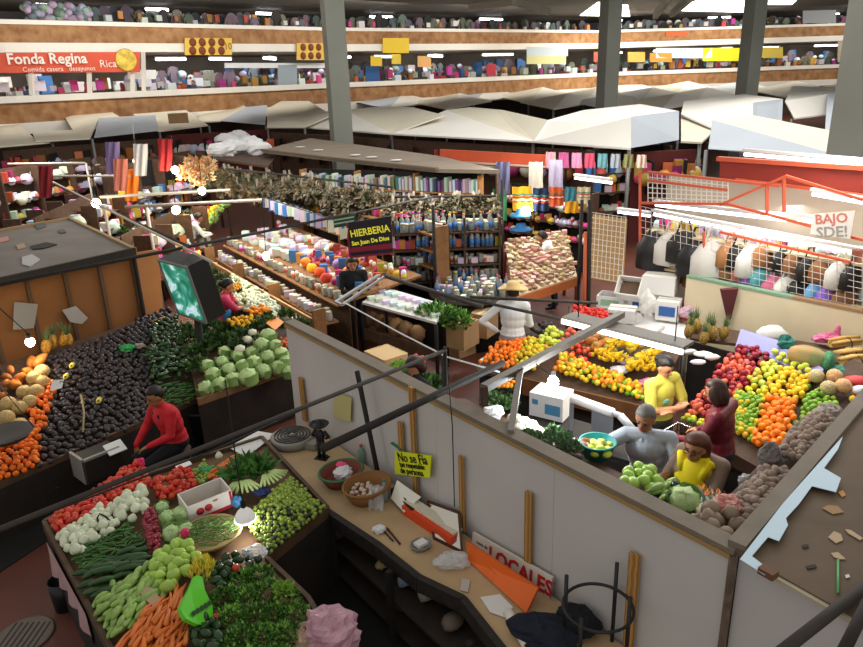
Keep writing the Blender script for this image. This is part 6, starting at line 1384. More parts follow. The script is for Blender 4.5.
person('man_grey_shirt', 'grey-haired man in a pale grey shirt reaching into the teal basin', (g0_.x, g0_.y, 0), math.radians(158), dict(chest=(.03, .05, 1.24), neck=(.04, .07, 1.4), head=(.05, .12, 1.535), sl=(-.16, .05, 1.35), sr=(.2, .1, 1.36), er=(.38, .26, 1.3), wr=(.5, .52, 1.46), fr=(.52, .64, 1.46), el=(-.24, .12, 1.12), wl=(-.12, .36, 1.14)), GSH, JEAN, SKIN2, 'elbow', HAIRG, 'short', -.25, .25, 1.12, 1.03, extra=collar)
w0_ = Q(704, 442, 1.54)
def bib(root, J, hp, hm):
    c = (J['waist'] + J['chest']) / 2
    mb = MB(); mb.ell(c + Vector((0, .035, -.02)), (.19, .145, .34), 18, 12, None, lambda v, a: v if v.y > -.1 else Vector((v.x * .6, v.y * .5, v.z * .9)))
    for sx in (-1, 1): mb.tube([c + Vector((sx * .09, .12, .13)), J['neck'] + Vector((sx * .12, .04, .015)), J['neck'] + Vector((sx * .11, -.09, -.06))], [.04, .042, .04], 8)
    mb.build('bib_apron', YAP, root)
    mb = MB()
    for sx in (-1, 1): mb.tube([hp(sx * .05, .083, .012), hp(sx * .078, .0, .014)], .003, 4); mb.tube([hp(sx * .03 + .022 * math.cos(a * PI / 5), .097, .012 + .018 * math.sin(a * PI / 5)) for a in range(11)], .003, 4)
    mb.build('glasses_frame', M('glasses_dark', '2a2422', .4), root)
person('woman_yellow_apron', 'brown-haired woman in a yellow apron over a brown sweater, sorting vegetables', (w0_.x, w0_.y, 0), math.radians(128), dict(chest=(0, .04, 1.22), neck=(0, .07, 1.38), head=(0, .12, 1.5), el=(-.22, .18, 1.12), wl=(-.12, .4, 1.2), er=(.26, .1, 1.1), wr=(.22, .36, 1.2)), BRSW, JEAN, SKIN, 'wrist', M('hair_auburn', '5a3020', .5), 'full', .1, .12, 1.2, 1.02, extra=bib)
b0_ = Q(727, 388, 1.6)
person('woman_burgundy_jacket', 'dark-haired woman in a burgundy leather jacket and navy jeans, seen from behind', (b0_.x, b0_.y, 0), math.radians(48), dict(chest=(0, .03, 1.24), neck=(0, .05, 1.4), head=(0, .1, 1.53), el=(-.26, .12, 1.1), wl=(-.18, .36, 1.02), er=(.25, .05, 1.08), wr=(.2, .28, 1.0)), BURG, JEAN, SKIN, 'wrist', HAIRB, 'bob', .2, .3, 1.12, 1.0)
h0_ = Q(513, 283, 1.72)
STR = M('straw', 'd2b47c', .8, var=.15, scale=50, kind='wave')
def hat(root, J, hp, hm):
    mb = MB(); mb.lathe([(.02, .05), (.19, .06), (.21, .085), (.19, .075), (.098, .075), (.092, .13), (.075, .17), (.02, .16)], 24, hp(0, -.01, 0), hm, lambda v, a: Vector((v.x, v.y * 1.08, v.z + (.02 * math.cos(2 * a) * (math.hypot(v.x, v.y) > .15) * -1)))); mb.build('straw_hat', STR, root)
person('man_straw_hat', 'man in a straw hat and white shirt seen from behind, one hand on his hip', (h0_.x, h0_.y, 0), math.radians(-12), dict(el=(-.42, -.06, 1.14), wl=(-.24, .06, .97), fl=(-.16, .1, .93), er=(.24, .06, 1.08), wr=(.14, .26, 1.02)), WSH, M('trousers_grey', '8a8c92', .85), SKIN2, 'wrist', HAIR, 'short', 0, .1, 1.1, 1.02, extra=hat)
# shopping cart
cc = Q(680, 441, .95); t = thing('shopping_cart', 'black wire shopping cart with a bright rim between the shoppers', 'cart', (cc.x, cc.y, 0), math.radians(40))
wire = M('wire_black', '1c1c1e', .4, metal=.6); chrome = M('wire_chrome', 'c8ccd0', .25, metal=.8)
mb = MB(); w, d, z1, z0 = .28, .2, .98, .6
cs = [(-w, -d), (w, -d), (w, d), (-w, d)]
mb.tube([(x, y, z1) for x, y in cs + cs[:1]], .012, 6); mb.build('rim', chrome, t)
mb = MB()
for i in range(4):
    (xa, ya), (xb, yb) = cs[i], cs[(i + 1) % 4]
    for k in range(6): f = k / 6; x, y = xa + (xb - xa) * f, ya + (yb - ya) * f; mb.tube([(x, y, z1), (x * .85, y * .85, z0)], .005, 4)
    for z in (.7, .8, .9): s_ = .85 + .15 * (z - z0) / (z1 - z0); mb.tube([(xa * s_, ya * s_, z), (xb * s_, yb * s_, z)], .005, 4)
mb.box((0, 0, z0), (w * 1.7, d * 1.7, .01)); mb.build('basket_mesh', wire, t)
for x, y in cs: mb = MB(); mb.tube([(x * .9, y * .9, z0), (x * .95, y * .95, .1)], .012, 6); mb.build('leg', wire, t)
for x, y in cs: mb = MB(); mb.lathe([(.05, -.02), (.05, .02)], 12, (x * .95, y * .95, .05), Matrix.Rotation(PI / 2, 4, 'X')); mb.build('wheel', BLACKC, t)
mb = MB(); mb.tube([(-w, -d, z1), (-w - .12, -d, z1 + .06), (-w - .12, d, z1 + .06), (-w, d, z1)], .014, 6); mb.build('handle', chrome, t)
put_t('plastic_bag', crumple_mesh('bag', (.1, .08, .09), M('bag_teal', '3f8f88', .5, alpha=.9), 121), (cc.x, cc.y, .69), 'teal plastic bag inside the shopping cart', 'plastic bag')
put_t('white_bag', crumple_mesh('bag', (.1, .08, .13), bagw, 122), Q(748, 487, .75), 'white plastic bag hanging beside the woman in burgundy', 'plastic bag')
# ================================================================ HERB SHOP AND THE MIDDLE STALLS
GOODS = M('goods_mixed', 'c05a3c', .5, hvar=.12, ovar=.55); GOODP = M('goods_pale', 'd6c8bc', .5, hvar=.5, ovar=.28); GLASS = M('jar_glass', '8d9088', .2, ovar=.35, hvar=.1); LID = M('jar_lid', 'b0a890', .4, ovar=.3); LBL = M('label_blue', '3f74b0', .5, ovar=.25); CREAM = M('label_cream', 'dad2bc', .6, ovar=.15)
DRY = [M('dry_herb_brown', '6a573c', .8, ovar=.25), M('dry_herb_green', '586044', .8, ovar=.25), M('dry_herb_grey', '857a68', .8, ovar=.2)]
BKB = M('brown_goods', '96704c', .7, ovar=.4)
mb = MB(); mb.box((0, 0, .065), (.09, .045, .13)); packet = mb.mesh('packet', [GOODS])
mb = MB(); mb.box((0, 0, .05), (.11, .08, .1)); packp = mb.mesh('packet', [GOODP]); mb = MB(); mb.box((0, 0, .07), (.1, .05, .14)); packb = mb.mesh('packet', [LBL])
mb = MB(); mb.lathe([(.045, 0), (.05, .02), (.05, .1), (.04, .115)], 9); mb.mi = 1; mb.lathe([(.044, .112), (.044, .14), (.02, .142)], 9); jar = mb.mesh('jar', [GLASS, LID])
mb = MB(); mb.lathe([(.035, 0), (.037, .16), (.015, .2), (.014, .25)], 8); mb.mi = 1; mb.lathe([(.0385, .03), (.0385, .13)], 8); mb.mi = 2; mb.lathe([(.017, .24), (.017, .27)], 7); bott = mb.mesh('bottle', [GLASS, LBL, GOODS])
mb = MB(); mb.lathe([(.03, 0), (.032, .1), (.02, .12)], 8); mb.mi = 1; mb.lathe([(.033, .02), (.033, .08)], 8); vial = mb.mesh('bottle', [GOODP, GOODS])
sackm = crumple_mesh('sack', (.13, .12, .13), BKB, 130, 12, 8, .12)
bagp = crumple_mesh('bag', (.09, .07, .08), GOODP, 131, 10, 7, .15); bagg = crumple_mesh('bag', (.07, .06, .06), GOODS, 132, 10, 7, .15)
dryb = []
for s_ in range(3):
    mb = MB()
    for i, m in enumerate(DRY): mb.mi = i; leaf_cluster(mb, (0, 0, -.28), (.13, .13, .2), 55, .1, -.6, 60 + s_ * 5 + i)
    mb.tube([(0, 0, 0), (0, 0, -.2)], .02, 5); dryb.append(mb.mesh('herb_bundle', DRY))
def row(name, ms, label, cat, group, p, q, n, rz=0, jit=.03, scl=(1, 1.35)):
    p, q = Vector(p), Vector(q)
    for i in range(n):
        c = p.lerp(q, (i + .5) / n) + Vector((R_.uniform(-jit, jit), R_.uniform(-jit, jit), 0))
        tag(put(name, R_.choice(ms) if isinstance(ms, list) else ms, None, c, rz + R_.uniform(-.3, .3), R_.uniform(*scl)), label, cat, group)
def shelfline(name, label, p, q, zs, depth, back=0, m=None, cat='shelf', top=None):
    """open shelf unit between plan points p and q: boards at heights zs, uprights and a back panel"""
    m = m or wood; t = thing(name, label, cat, (0, 0, 0)); p, q = Vector((p[0], p[1], 0)), Vector((q[0], q[1], 0)); u = (q - p).normalized(); n = Vector((-u.y, u.x, 0)); n = n if n.y > 0 else -n
    for k, z in enumerate(zs):
        o = n * back * k; mb = MB(); mb.prism([p + o + Vector((0, 0, z)), q + o + Vector((0, 0, z)), q + o + n * depth + Vector((0, 0, z)), p + o + n * depth + Vector((0, 0, z))], .03); mb.build('shelf_board', m, t)
    zt = top or zs[-1]; o = n * (back * (len(zs) - 1) + depth)
    mb = MB(); mb.bar(p + o + Vector((0, 0, zt / 2)), q + o + Vector((0, 0, zt / 2)), .025, zt); mb.build('back_panel', dark_in if not back else wood_d, t)
    for k in range(4):
        c = p.lerp(q, k / 3) + n * depth * .5; mb = MB(); mb.box((c.x, c.y, zt / 2), (.04, depth * .9, zt), math.atan2(u.y, u.x)); mb.build('upright', m, t)
    return u, n
HS = 'herb shop'
# long stepped counter
pA, pB = Q(204, 252, .9), Q(312, 316, .9); woodH = M('shelf_wood', '8a6038', .7, var=.2, scale=9)
u, n = shelfline('stepped_counter', 'long stepped wooden counter of the herb shop, stacked with jars and packets', pA, pB, (.45, .72, .99), .24, .22, woodH)
vz = lambda p, z, off=0: Vector((p.x, p.y, z)) + n * off
row('bag', [bagp, bagp, jar], 'small bag of dried goods on the lowest step of the herb shop counter', 'bag', 'goods on the lowest counter step', vz(pA, .53, .12), vz(pB, .53, .12), 38)
row('jar', [jar, packp], 'jar on the middle step of the herb shop counter', 'jar', 'jars on the middle counter step', vz(pA, .735, .34), vz(pB, .735, .34), 44)
row('jar', [jar, vial], 'jar at the front of the top step of the herb shop counter', 'jar', 'jars on the top counter step', vz(pA, 1.0, .56), vz(pB, 1.0, .56), 44)
tt = thing('display_table', 'broad table behind the stepped counter covered with pale packets', 'table', (0, 0, 0))
q4 = [vz(pA, 1.04, .75), vz(pB, 1.04, .75), vz(pB, 1.2, 2.1), vz(pA, 1.2, 2.1)]
mb = MB(); mb.prism(q4, .04); mb.build('tabletop', woodH, tt); mb = MB(); mb.bar(vz(pA, .52, .78), vz(pB, .52, .78), .03, 1.02); mb.build('side_panel', wood_d, tt)
s4t = S4(*q4); L = (q4[1] - q4[0]).length
for k, (ms, lab, nn_, f0, f1) in enumerate((([packp, bagp, packp], 'pale packet laid out at the far end of the herb shop table', 26, 0, .5), ([packp, bagp], 'pale packet in the second row at the far end of the table', 26, 0, .5), ([bagp, packp, vial], 'pale bag in the back rows at the far end of the table', 24, .0, .5), ([bagg, packet, bagp, packb], 'bright packet at the near front of the herb shop table', 24, .5, 1), ([bagg, packet, vial, packb], 'bright packet in the middle near rows of the herb shop table', 26, .5, 1), ([packet, vial, bagg], 'bright packet in the back near rows of the herb shop table', 26, .5, 1))):
    v = .15 + .3 * (k % 3); row('packet', ms, lab, 'packet', 'row of packets %d on the herb shop table' % (k + 1), s4t.at(f0, v) + Vector((0, 0, .02)), s4t.at(f1, v) + Vector((0, 0, .02)), nn_, jit=.07, scl=(1.1, 1.6))
for i, c_ in enumerate(('f08a1e', 'f2b51a', 'e0501e', '9a86c8', 'f08a1e', 'd83a2a')):
    x, y = ((306, 262), (312, 268), (320, 272), (338, 264), (330, 258), (326, 278))[i]
    put_t('bright_pouch', crumple_mesh('bag', (.11, .09, .09), M('pouch_' + c_, c_, .5), 140 + i, 10, 7, .12), Q(x, y, 1.2), '%s pouch on the near end of the herb shop table' % ('orange', 'yellow', 'red orange', 'lilac', 'pale orange', 'red')[i], 'pouch')
bp2 = D(266, 256, 12.2); t = thing('hanging_bulb', 'warm bulb glowing over the stepped herb counter', 'lamp', bp2)
mb = MB(); mb.ell((0, 0, 0), (.06, .06, .07), 10, 7); mb.build('bulb', M('bulb_warm', 'fff0d0', .3, emit=25), t); mb = MB(); mb.tube([(0, 0, .06), (0, .2, 1.0)], .007, 5); mb.build('cord', BLACKC, t)
lamp('bulb_light', 'POINT', bp2 - Vector((0, 0, .15)), 20, (1, .8, .5), .06)
# fence in front of the counter
fA, fB = Q(212, 264, .75), Q(312, 330, .6); t = thing('slatted_fence', 'low slatted wooden fence in front of the stepped counter', 'fence', (0, 0, 0))
for k in range(30): c = fA.lerp(fB, k / 29); mb = MB(); mb.box((c.x, c.y, .4), (.07, .02, .8), -.9); mb.build('slat', woodH, t)
mb = MB(); mb.bar(Vector((fA.x, fA.y, .78)), Vector((fB.x, fB.y, .78)), .04, .06); mb.build('rail', M('rail_tan', 'b08a58', .7), t)
# rows of bottles and hanging bundles behind the table: back shelving
pC, pD = vz(pA, 0, 2.4), vz(pB, 0, 2.4)
shelfline('back_shelving', 'tall wooden shelving behind the packet table filled with labelled bottles', pC, pD, (1.25, 1.55, 1.85), .3, 0, woodH, top=2.0)
row('bottle', [bott, bott, vial], 'bottle with blue label on the lower back shelf of the herb shop', 'bottle', 'bottles on the lower back shelf', vz(pC, 1.26, .15), vz(pD, 1.26, .15), 46)
row('bottle', [bott, packet, vial], 'bottle on the middle back shelf of the herb shop', 'bottle', 'bottles on the middle back shelf', vz(pC, 1.56, .15), vz(pD, 1.56, .15), 46)
row('bottle', [packet, vial, jar], 'small packet on the top back shelf of the herb shop', 'packet', 'packets on the top back shelf', vz(pC, 1.86, .15), vz(pD, 1.86, .15), 46)
hp0, hp1 = vz(pA, 1.95, 1.5), vz(pB, 1.95, 1.5)
mb = MB(); mb.add([Vector((-.06, 0, 0)), Vector((.06, 0, 0)), Vector((.07, .02, -.2)), Vector((-.07, .02, -.2)), Vector((0, .04, -.1))], [(0, 3, 2, 1), (0, 1, 4), (1, 2, 4), (2, 3, 4), (3, 0, 4)]); hpk = mb.mesh('hanging_packet', [GOODP]); hpk2 = mb.mesh('hanging_packet', [LBL])
row('hanging_packet', [hpk, hpk2, hpk], 'packet hanging in the long line above the herb shop table', 'packet', 'packets hanging above the table', hp0, hp1, 60, jit=.05)
mb = MB(); mb.tube([hp0, hp1], .012, 5); tag(mb.build('hanging_rail', pipe_d), 'thin rail of hanging packets above the herb shop table', 'rail')
def hangrow(p, q, nn_, label, group, ms=None, scl=(.85, 1.2), polem=None, polelabel=None, rows=1):
    for r in range(rows):
        for i in range(nn_):
            c = p.lerp(q, (i + .5) / nn_) + Vector((R_.uniform(-.15, .15), R_.uniform(-.1, .1) + .2 * r, R_.uniform(-.3, .12))); tag(put('herb_bundle', R_.choice(ms or dryb), None, c, R_.uniform(0, 6), R_.uniform(*scl)), label, 'herbs', group)
    if polelabel: mb = MB(); mb.tube([p, q], .025, 6); tag(mb.build('hanging_rail', polem or pipe_d), polelabel, 'rail')
hangrow(Q(222, 168, 2.45), Q(392, 187, 2.45), 26, 'bundle of dried brown herbs hanging over the herb shop shelves', 'dried bundles over the herb shop', scl=(.8, 1.9), polelabel='dark rail carrying the long row of dried herb bundles', rows=3)
hangrow(Q(395, 197, 2.3), Q(496, 196, 2.3), 16, 'bundle of dried brown roots hanging over the round jar table', 'dried bundles over the jars', scl=(1, 1.3), polelabel='dark rail over the round jar table', rows=2)
hangrow(Q(205, 160, 2.5), Q(238, 166, 2.5), 6, 'grey brown herb bundle at the far corner of the herb shop', 'bundles at the far corner', scl=(1.2, 1.6))
# bottles and jars right of the sign
pE, pF = Q(395, 262, 1.3), Q(500, 258, 1.3); eu = (pF - pE).normalized(); n_old = n; n = Vector((-eu.y, eu.x, 0)); n = n if n.y > 0 else -n
shelfline('jar_shelving', 'dark shelving of bottles and jars to the side of the herb shop sign', pE, pF, (.9, 1.2, 1.5, 1.8), .35, 0, wood_d, top=2.05)
for k, (z, ms, l) in enumerate(((.91, [jar, jar, bott], 'jar on the bottom board of the jar shelving'), (1.21, [jar, vial, packp], 'pale jar on the second board of the jar shelving'), (1.51, [bott, bott, packet], 'blue labelled bottle on the third board of the jar shelving'), (1.81, [bott, jar], 'bottle on the top board of the jar shelving'))):
    row('bottle' if k > 1 else 'jar', ms, l, 'bottle' if k > 1 else 'jar', 'goods on jar shelving board %d' % (k + 1), vz(pE, z, .1), vz(pF, z, .1), 20); row('jar', ms, 'further ' + l, 'jar', 'rear goods on jar shelving board %d' % (k + 1), vz(pE, z, .25), vz(pF, z, .25), 18)
rc2 = Q(472, 292, .9); t = thing('jar_table', 'round fronted table crowded with glass jars before the jar shelving', 'table', (rc2.x, rc2.y, 0))
mb = MB(); mb.lathe([(.7, .86), (.75, .9), (.02, .9)], 26); mb.build('tabletop', M('top_dark', '4a443c', .6), t); mb = MB(); mb.lathe([(.6, 0), (.66, .86)], 26); mb.build('drum', dark_in, t)
for i in range(48):
    a = i * 2.4; q = .68 * math.sqrt(i / 48); tag(put('jar', R_.choice([jar, jar, vial, packp, bott]), None, rc2 + Vector((q * math.cos(a), q * math.sin(a), .005)), a, R_.uniform(.9, 1.3)), 'glass jar or pot crowded on the round fronted table', 'jar', 'jars on the round fronted table')
# sign
sd = 11.2; TL, TR, BR, BL = D(347, 223, sd + .1), D(391, 216, sd), D(393, 253, sd), D(350, 257, sd + .1)
def panel(name, label, TL, TR, BR, BL, m, cat='sign', th=.03, edge=None):
    t = thing(name, label, cat, (0, 0, 0)); nb = (TR - TL).cross(TL - BL).normalized() * th; mb = MB(); mb.add([BL, BR, TR, TL, BL - nb, BR - nb, TR - nb, TL - nb], [(0, 1, 2, 3), (7, 6, 5, 4), (0, 4, 5, 1), (1, 5, 6, 2), (2, 6, 7, 3), (3, 7, 4, 0)]); mb.build('board', m, t)
    return t, (TR - TL).normalized(), nb.normalized()
t, ux, nn = panel('herb_shop_sign', 'dark sign lettered HIERBERIA in yellow over the herb shop', TL, TR, BR, BL, M('sign_dark', '1f1a24', .5)); ye = M('lettering_yellow', 'e8e23a', .5, emit=.25)
at_ = lambda k: TL.lerp(BL, k).lerp(TR.lerp(BR, k), .5) + nn * .004
letter('HIERBERIA', .16, frame_mat(at_(.33), ux, nn), ye, t, bold=.003, sx=.86); letter('San Juan De Dios', .095, frame_mat(at_(.6), ux, nn), ye, t, bold=.003, sx=.92)
b0, b1 = TL.lerp(BL, .8) + nn * .006, TR.lerp(BR, .8) + nn * .006; mb = MB(); mb.bar(b0, b1, .004, .08); mb.build('red_band', M('band_red', '8a1c34', .5), t)
mb = MB(); mb.bar(TL, BL, .03); mb.bar(BL, BR, .03); mb.build('frame', M('sign_frame', '7a2038', .5), t)
t, ux2, nn2 = panel('green_sign', 'small green sign beside the herb shop sign', D(333, 217, sd + .3), D(356, 213, sd + .3), D(356, 225, sd + .3), D(334, 228, sd + .3), M('sign_green', '2f5a3e', .5))
for k in (.3, .65): a, b = D(334, 217 + 11 * k, sd + .28), D(354, 213.5 + 11 * k, sd + .28); mb = MB(); mb.bar(a, b, .006, .02); mb.build('white_line', M('line_pale', 'b8c8b0', .5), t)
put_t('pale_card', (lambda mb: (mb.poly([D(340, 240, sd), D(347, 238, sd), D(348, 228, sd), D(340, 229, sd)]), mb.mesh('card', [M('card_cream', 'dcd4b8', .6)]))[1])(MB()), (0, 0, 0), 'pale card with a dark figure hanging beside the herb shop sign', 'card')
for p, q, r, m, l in ((Q(-30, 290, 2.4), Q(262, 232, 2.4), .022, pipe_d, 'long dark pole over the brown stall roof edge'), (Q(262, 232, 2.4), Q(432, 197, 2.4), .022, pipe_m, 'grey pole running on over the herb shop to its sign'),
        (Q(45, 178, 2.4), Q(212, 262, 2.4), .02, M('pipe_pale', 'b8b0a0', .5), 'pale pole slanting down over the far stalls to the screen'), (Q(47, 181, 2.35), Q(190, 247, 2.35), .02, pipe_m, 'grey pole alongside the pale slanting pole'), (Q(8, 164, 2.5), Q(85, 163, 2.5), .03, M('pipe_pale', 'b8b0a0', .5), 'pale pole across the far stalls at the frame side'), (Q(45, 176, 2.45), Q(130, 176, 2.45), .025, M('pipe_pale', 'b8b0a0', .5), 'second pale pole across the far stalls'),
        (Q(100, 197, 2.3), Q(230, 190, 2.3), .03, M('pipe_pale', 'b8b0a0', .5), 'pale pole above the far produce stand'), (Q(125, 207, 2.3), Q(262, 200, 2.3), .03, M('pipe_pale', 'b8b0a0', .5), 'lower pale pole above the far produce stand'), (Q(385, 276, 1.75), Q(482, 307, 1.75), .03, pipe_m, 'grey rail along the tray counter beside the jars'), (Q(436, 292, 1.75), Q(612, 330, 1.75), .02, pipe_m, 'thin grey rail behind the man in the straw hat'), (Q(470, 297, 1.8), Q(598, 303, 1.8), .02, pipe_m, 'upper thin grey rail across the aisle')):
    pole([p, q], r, m, l)
for px, py, z, l in ((86, 163, 2.45, 'pale upright of the far stalls below the crossing poles'), (104, 205, 2.3, 'pale upright beside the far produce stand'), (146, 203, 2.3, 'pale upright behind the far produce stand'), (502, 180, 2.4, 'dark upright at the corner of the jar shelving'), (582, 200, 2.4, 'dark upright beside the bamboo mat'), (371, 185, 2.4, 'dark upright among the hanging herb bundles'), (433, 205, 2.4, 'dark upright behind the jar shelving'), (444, 352, 1.9, 'dark upright rising behind the partition by the green herbs')):
    p = Q(px, py, z); pole([Vector((p.x, p.y, 0)), p], .03, M('pipe_pale', 'b8b0a0', .5) if 'pale' in l else pipe_d, l)
# glass topped tray counter
t = thing('tray_counter', 'white tray counter under a silver frame beside the herb shop', 'counter', (0, 0, 0))
k4 = [Q(362, 302, 1.0), Q(436, 322, 1.0), Q(446, 305, 1.05), Q(385, 287, 1.05)]
mb = MB(); mb.prism(k4, .04); mb.build('worktop', M('counter_white', 'cfcdc8', .5), t); mb = MB(); mb.bar(Vector((k4[0].x, k4[0].y, .45)), Vector((k4[1].x, k4[1].y, .45)), .03, .2); mb.build('shelf_front', wood_d, t)
f_ = [Q(336, 302, 1.75), Q(379, 275, 1.75), Q(384, 277, 1.75), Q(342, 305, 1.75)]; mb = MB(); mb.bar(f_[0], f_[1], .05, .03); mb.bar(f_[3], f_[2], .03, .03); mb.bar(f_[0], f_[3], .03); mb.build('silver_frame', M('silver', 'b8bcc0', .3, metal=.7), t)
for i in (0, 1, 2, 3): mb = MB(); mb.tube([Vector((k4[i].x, k4[i].y, 0)), k4[i] - Vector((0, 0, .04))], .03, 6); mb.build('leg', dark_in, t)
for i in range(18):
    p = S4(*k4).at((i % 9 + .5) / 9, .25 + .45 * (i // 9)); tag(put('tray', packp, None, p, .4, (1.1, 1.3, .5)), 'small white packed tray on the tray counter', 'tray', 'trays on the tray counter')
row('sack', sackm, 'brown sack of goods on the ground under the tray counter', 'sack', 'sacks under the tray counter', vz(Q(368, 318, .3), .3), vz(Q(420, 335, .3), .3), 6); row('sack', [sackm], 'brown sack in the lower row under the tray counter', 'sack', 'sacks in the lower row', vz(Q(372, 330, .12), .12), vz(Q(410, 342, .12), .12), 5)
big = bunch_mesh('big_greens', (.34, .26, .2), 420, .09, HG, 77); put_t('herb_heap', big, Q(436, 316, .95), 'large bushy green herb heap in front of the tray counter', 'greens'); put_t('herb_heap', big, Q(456, 322, .8), 'second bushy green herb heap toward the cardboard boxes', 'greens', None, 2)
mb = MB(); p = Q(445, 330, .3); mb.box((p.x, p.y, .4), (.6, .5, .78), .8); tag(mb.build('dark_crate', M('crate_dark', '1b1714', .9)), 'dark crate carrying the bushy green herb heaps', 'crate')
CARD = M('cardboard', 'a8865c', .8, var=.1, scale=5); CARD2 = M('cardboard_tape', 'c8b490', .6)
for i, (x, y, z, w, l) in enumerate(((462, 352, 0, .5, 'brown cardboard box standing nearest the partition'), (478, 340, 0, .45, 'brown cardboard box behind the nearest one by the man in the straw hat'), (463, 345, .42, .42, 'brown cardboard box stacked on the nearest one'), (484, 334, .4, .4, 'brown cardboard box stacked beside the man in the straw hat'))):
    t = thing('cardboard_box', l, 'box', Q(x, y, z), .7 + i * .1); mb = MB(); mb.box((0, 0, .2), (w, w * .8, .4)); mb.build('body', CARD, t); mb = MB(); mb.box((0, 0, .402), (w, .06, .006)); mb.build('tape', CARD2, t)
t = thing('slatted_crate', 'pale slatted wooden crate behind the partition beside lettuces', 'crate', Q(387, 374, .4), -.9)
mb = MB()
for z in (.06, .18, .3):
    for sx in (-1, 1): mb.box((sx * .25, 0, z), (.015, .4, .09)); mb.box((0, sx * .2, z), (.5, .015, .09))
mb.build('slats', M('crate_pale', 'c8a878', .7), t); mb = MB(); mb.box((0, 0, .33), (.5, .4, .02)); mb.build('lid', M('crate_pale', 'c8a878', .7), t)
for i, (x, y) in enumerate(((399, 366), (407, 371), (395, 372), (424, 389), (430, 384), (418, 385))): tag(put('lettuce', greens[0] if i > 2 else lt, None, Q(x, y, .9), i, 1.1), ('green leafy lettuce on the crate side behind the partition' if i < 3 else 'dark leafy bunch behind the partition by the crouching person'), 'lettuce', 'lettuces behind the partition' if i < 3 else 'dark bunches behind the partition')
pile('tomato', tomato, 'red tomato or apple in the small heap behind the lettuces', 'tomato', 'tomatoes behind the partition', S4(Q(412, 365, .9), Q(425, 370, .9), Q(428, 360, .92), Q(414, 356, .92)), .075, .03, .02)
mb = MB(); mb.prism([Q(392, 385, .85), Q(440, 405, .85), Q(448, 380, .85), Q(400, 358, .85)], .04); tl = thing('low_vegetable_table', 'low table behind the partition holding lettuces', 'table', (0, 0, 0)); mb.build('tabletop', wood_d, tl)
for x, y in ((394, 384), (440, 403), (446, 381), (401, 360)): p = Q(x, y, .81); mb = MB(); mb.tube([Vector((p.x, p.y, 0)), p], .03, 6); mb.build('leg', wood_d, tl)
c_ = Q(415, 362, 1.27); person('person_dark_hair', 'person with dark maroon hair in black, bending low behind the partition', (c_.x, c_.y, -.32), 2.2, None, BLACKC, BLACKC, SKIN2, 'wrist', M('hair_maroon', '2e1216', .5), 'full', 0, .6, fine=False)
c_ = Q(352, 259, 1.62); person('person_black_jacket', 'person in a black jacket and dark trousers standing below the herb shop sign', (c_.x, c_.y, 0), 3.3, dict(el=(-.22, .06, 1.1), wl=(-.06, .26, 1.12), er=(.22, .06, 1.1), wr=(.06, .26, 1.1)), BLACKC, JEAN, SKIN, 'wrist', HAIRB, 'full', 0, .2)
# book shelves and brown roof beyond the herb shop
pG, pH = D(300, 178, 18.2), D(478, 200, 15.8); eu = (pH - pG).normalized(); n = Vector((-eu.y, eu.x, 0)); n = n if n.y > 0 else -n
shelfline('book_shelving', 'long wooden shelving of books under the flat brown roof', pG, pH, (.9, 1.25, 1.6, 1.95), .3, 0, M('shelf_orange_wood', 'a8743e', .7, var=.2, scale=8), top=2.35)
mb = MB(); mb.box((0, 0, .12), (.05, .16, .24)); book = mb.mesh('book', [GOODP]); mb = MB(); mb.box((0, 0, .11), (.045, .16, .22)); book2 = mb.mesh('book', [M('book_dark', '7a4a52', .6, hvar=.5, ovar=.5)])
for k, z in enumerate((.91, 1.26, 1.61, 1.96)): row('book', [book, book, book2], 'upright book on board %s of the long wooden shelving' % ('one', 'two', 'three', 'four')[k], 'book', 'books on board %d of the shelving' % (k + 1), vz(pG, z, .12), vz(pH, z, .12), 52, math.atan2(eu.y, eu.x), 0)
t = thing('flat_brown_roof', 'flat dusty brown roof panel above the book shelving', 'roof', (0, 0, 0)); rz_ = 2.5
mb = MB(); mb.prism([Q(262, 150, rz_), Q(330, 158, rz_), Q(437, 169, rz_), Q(500, 170, rz_), Q(440, 156, rz_), Q(310, 138, rz_)], .08); mb.build('panel', M('roof_dusty', '857868', .8, var=.1, scale=1.5), t)
for a, b in ((Q(262, 150, rz_ + .01), Q(330, 158, rz_ + .01)), (Q(330, 158, rz_ + .01), Q(437, 169, rz_ + .01))): mb = MB(); mb.bar(a, b, .1, .06); mb.build('edge_batten', M('roof_edge', '6a5a48', .7), t)
for x, y in ((330, 157), (437, 167), (497, 169)): p = Q(x, y, rz_ - .1); mb = MB(); mb.tube([Vector((p.x, p.y, 0)), p], .04, 6); mb.build('post', wood_d, t)
for i, (x, y) in enumerate(((300, 147), (318, 150), (355, 155), (372, 157), (396, 160))): put_t('paper_scrap', crumple_mesh('c', (.16, .1, .02), M('paper_white', 'dcdcd8', .7), 160 + i, 8, 5, .1), Q(x, y, rz_ + .03), 'pale scrap on the dusty brown roof, number %s from its far end' % ('one', 'two', 'three', 'four', 'five')[i], 'scrap')
for i, (x, y) in enumerate(((226, 140), (238, 137), (250, 143), (234, 147), (258, 148), (222, 150))): put_t('white_bag', crumple_mesh('bag', (.42, .3, .24), M('bag_white_far', 'e8e8e8', .6), 170 + i, 12, 8, .2), Q(x, y, 2.5), 'white stuffed bag in the heap by the end of the dusty brown roof', 'bag', 'white bags on the stall top')
mb = MB(); mb.prism([Q(212, 158, 2.3), Q(268, 166, 2.3), Q(282, 150, 2.3), Q(222, 143, 2.3)], .06); ts = thing('stall_top', 'dark stall top carrying a heap of white bags', 'stall top', (0, 0, 0)); mb.build('deck', wood_d, ts)
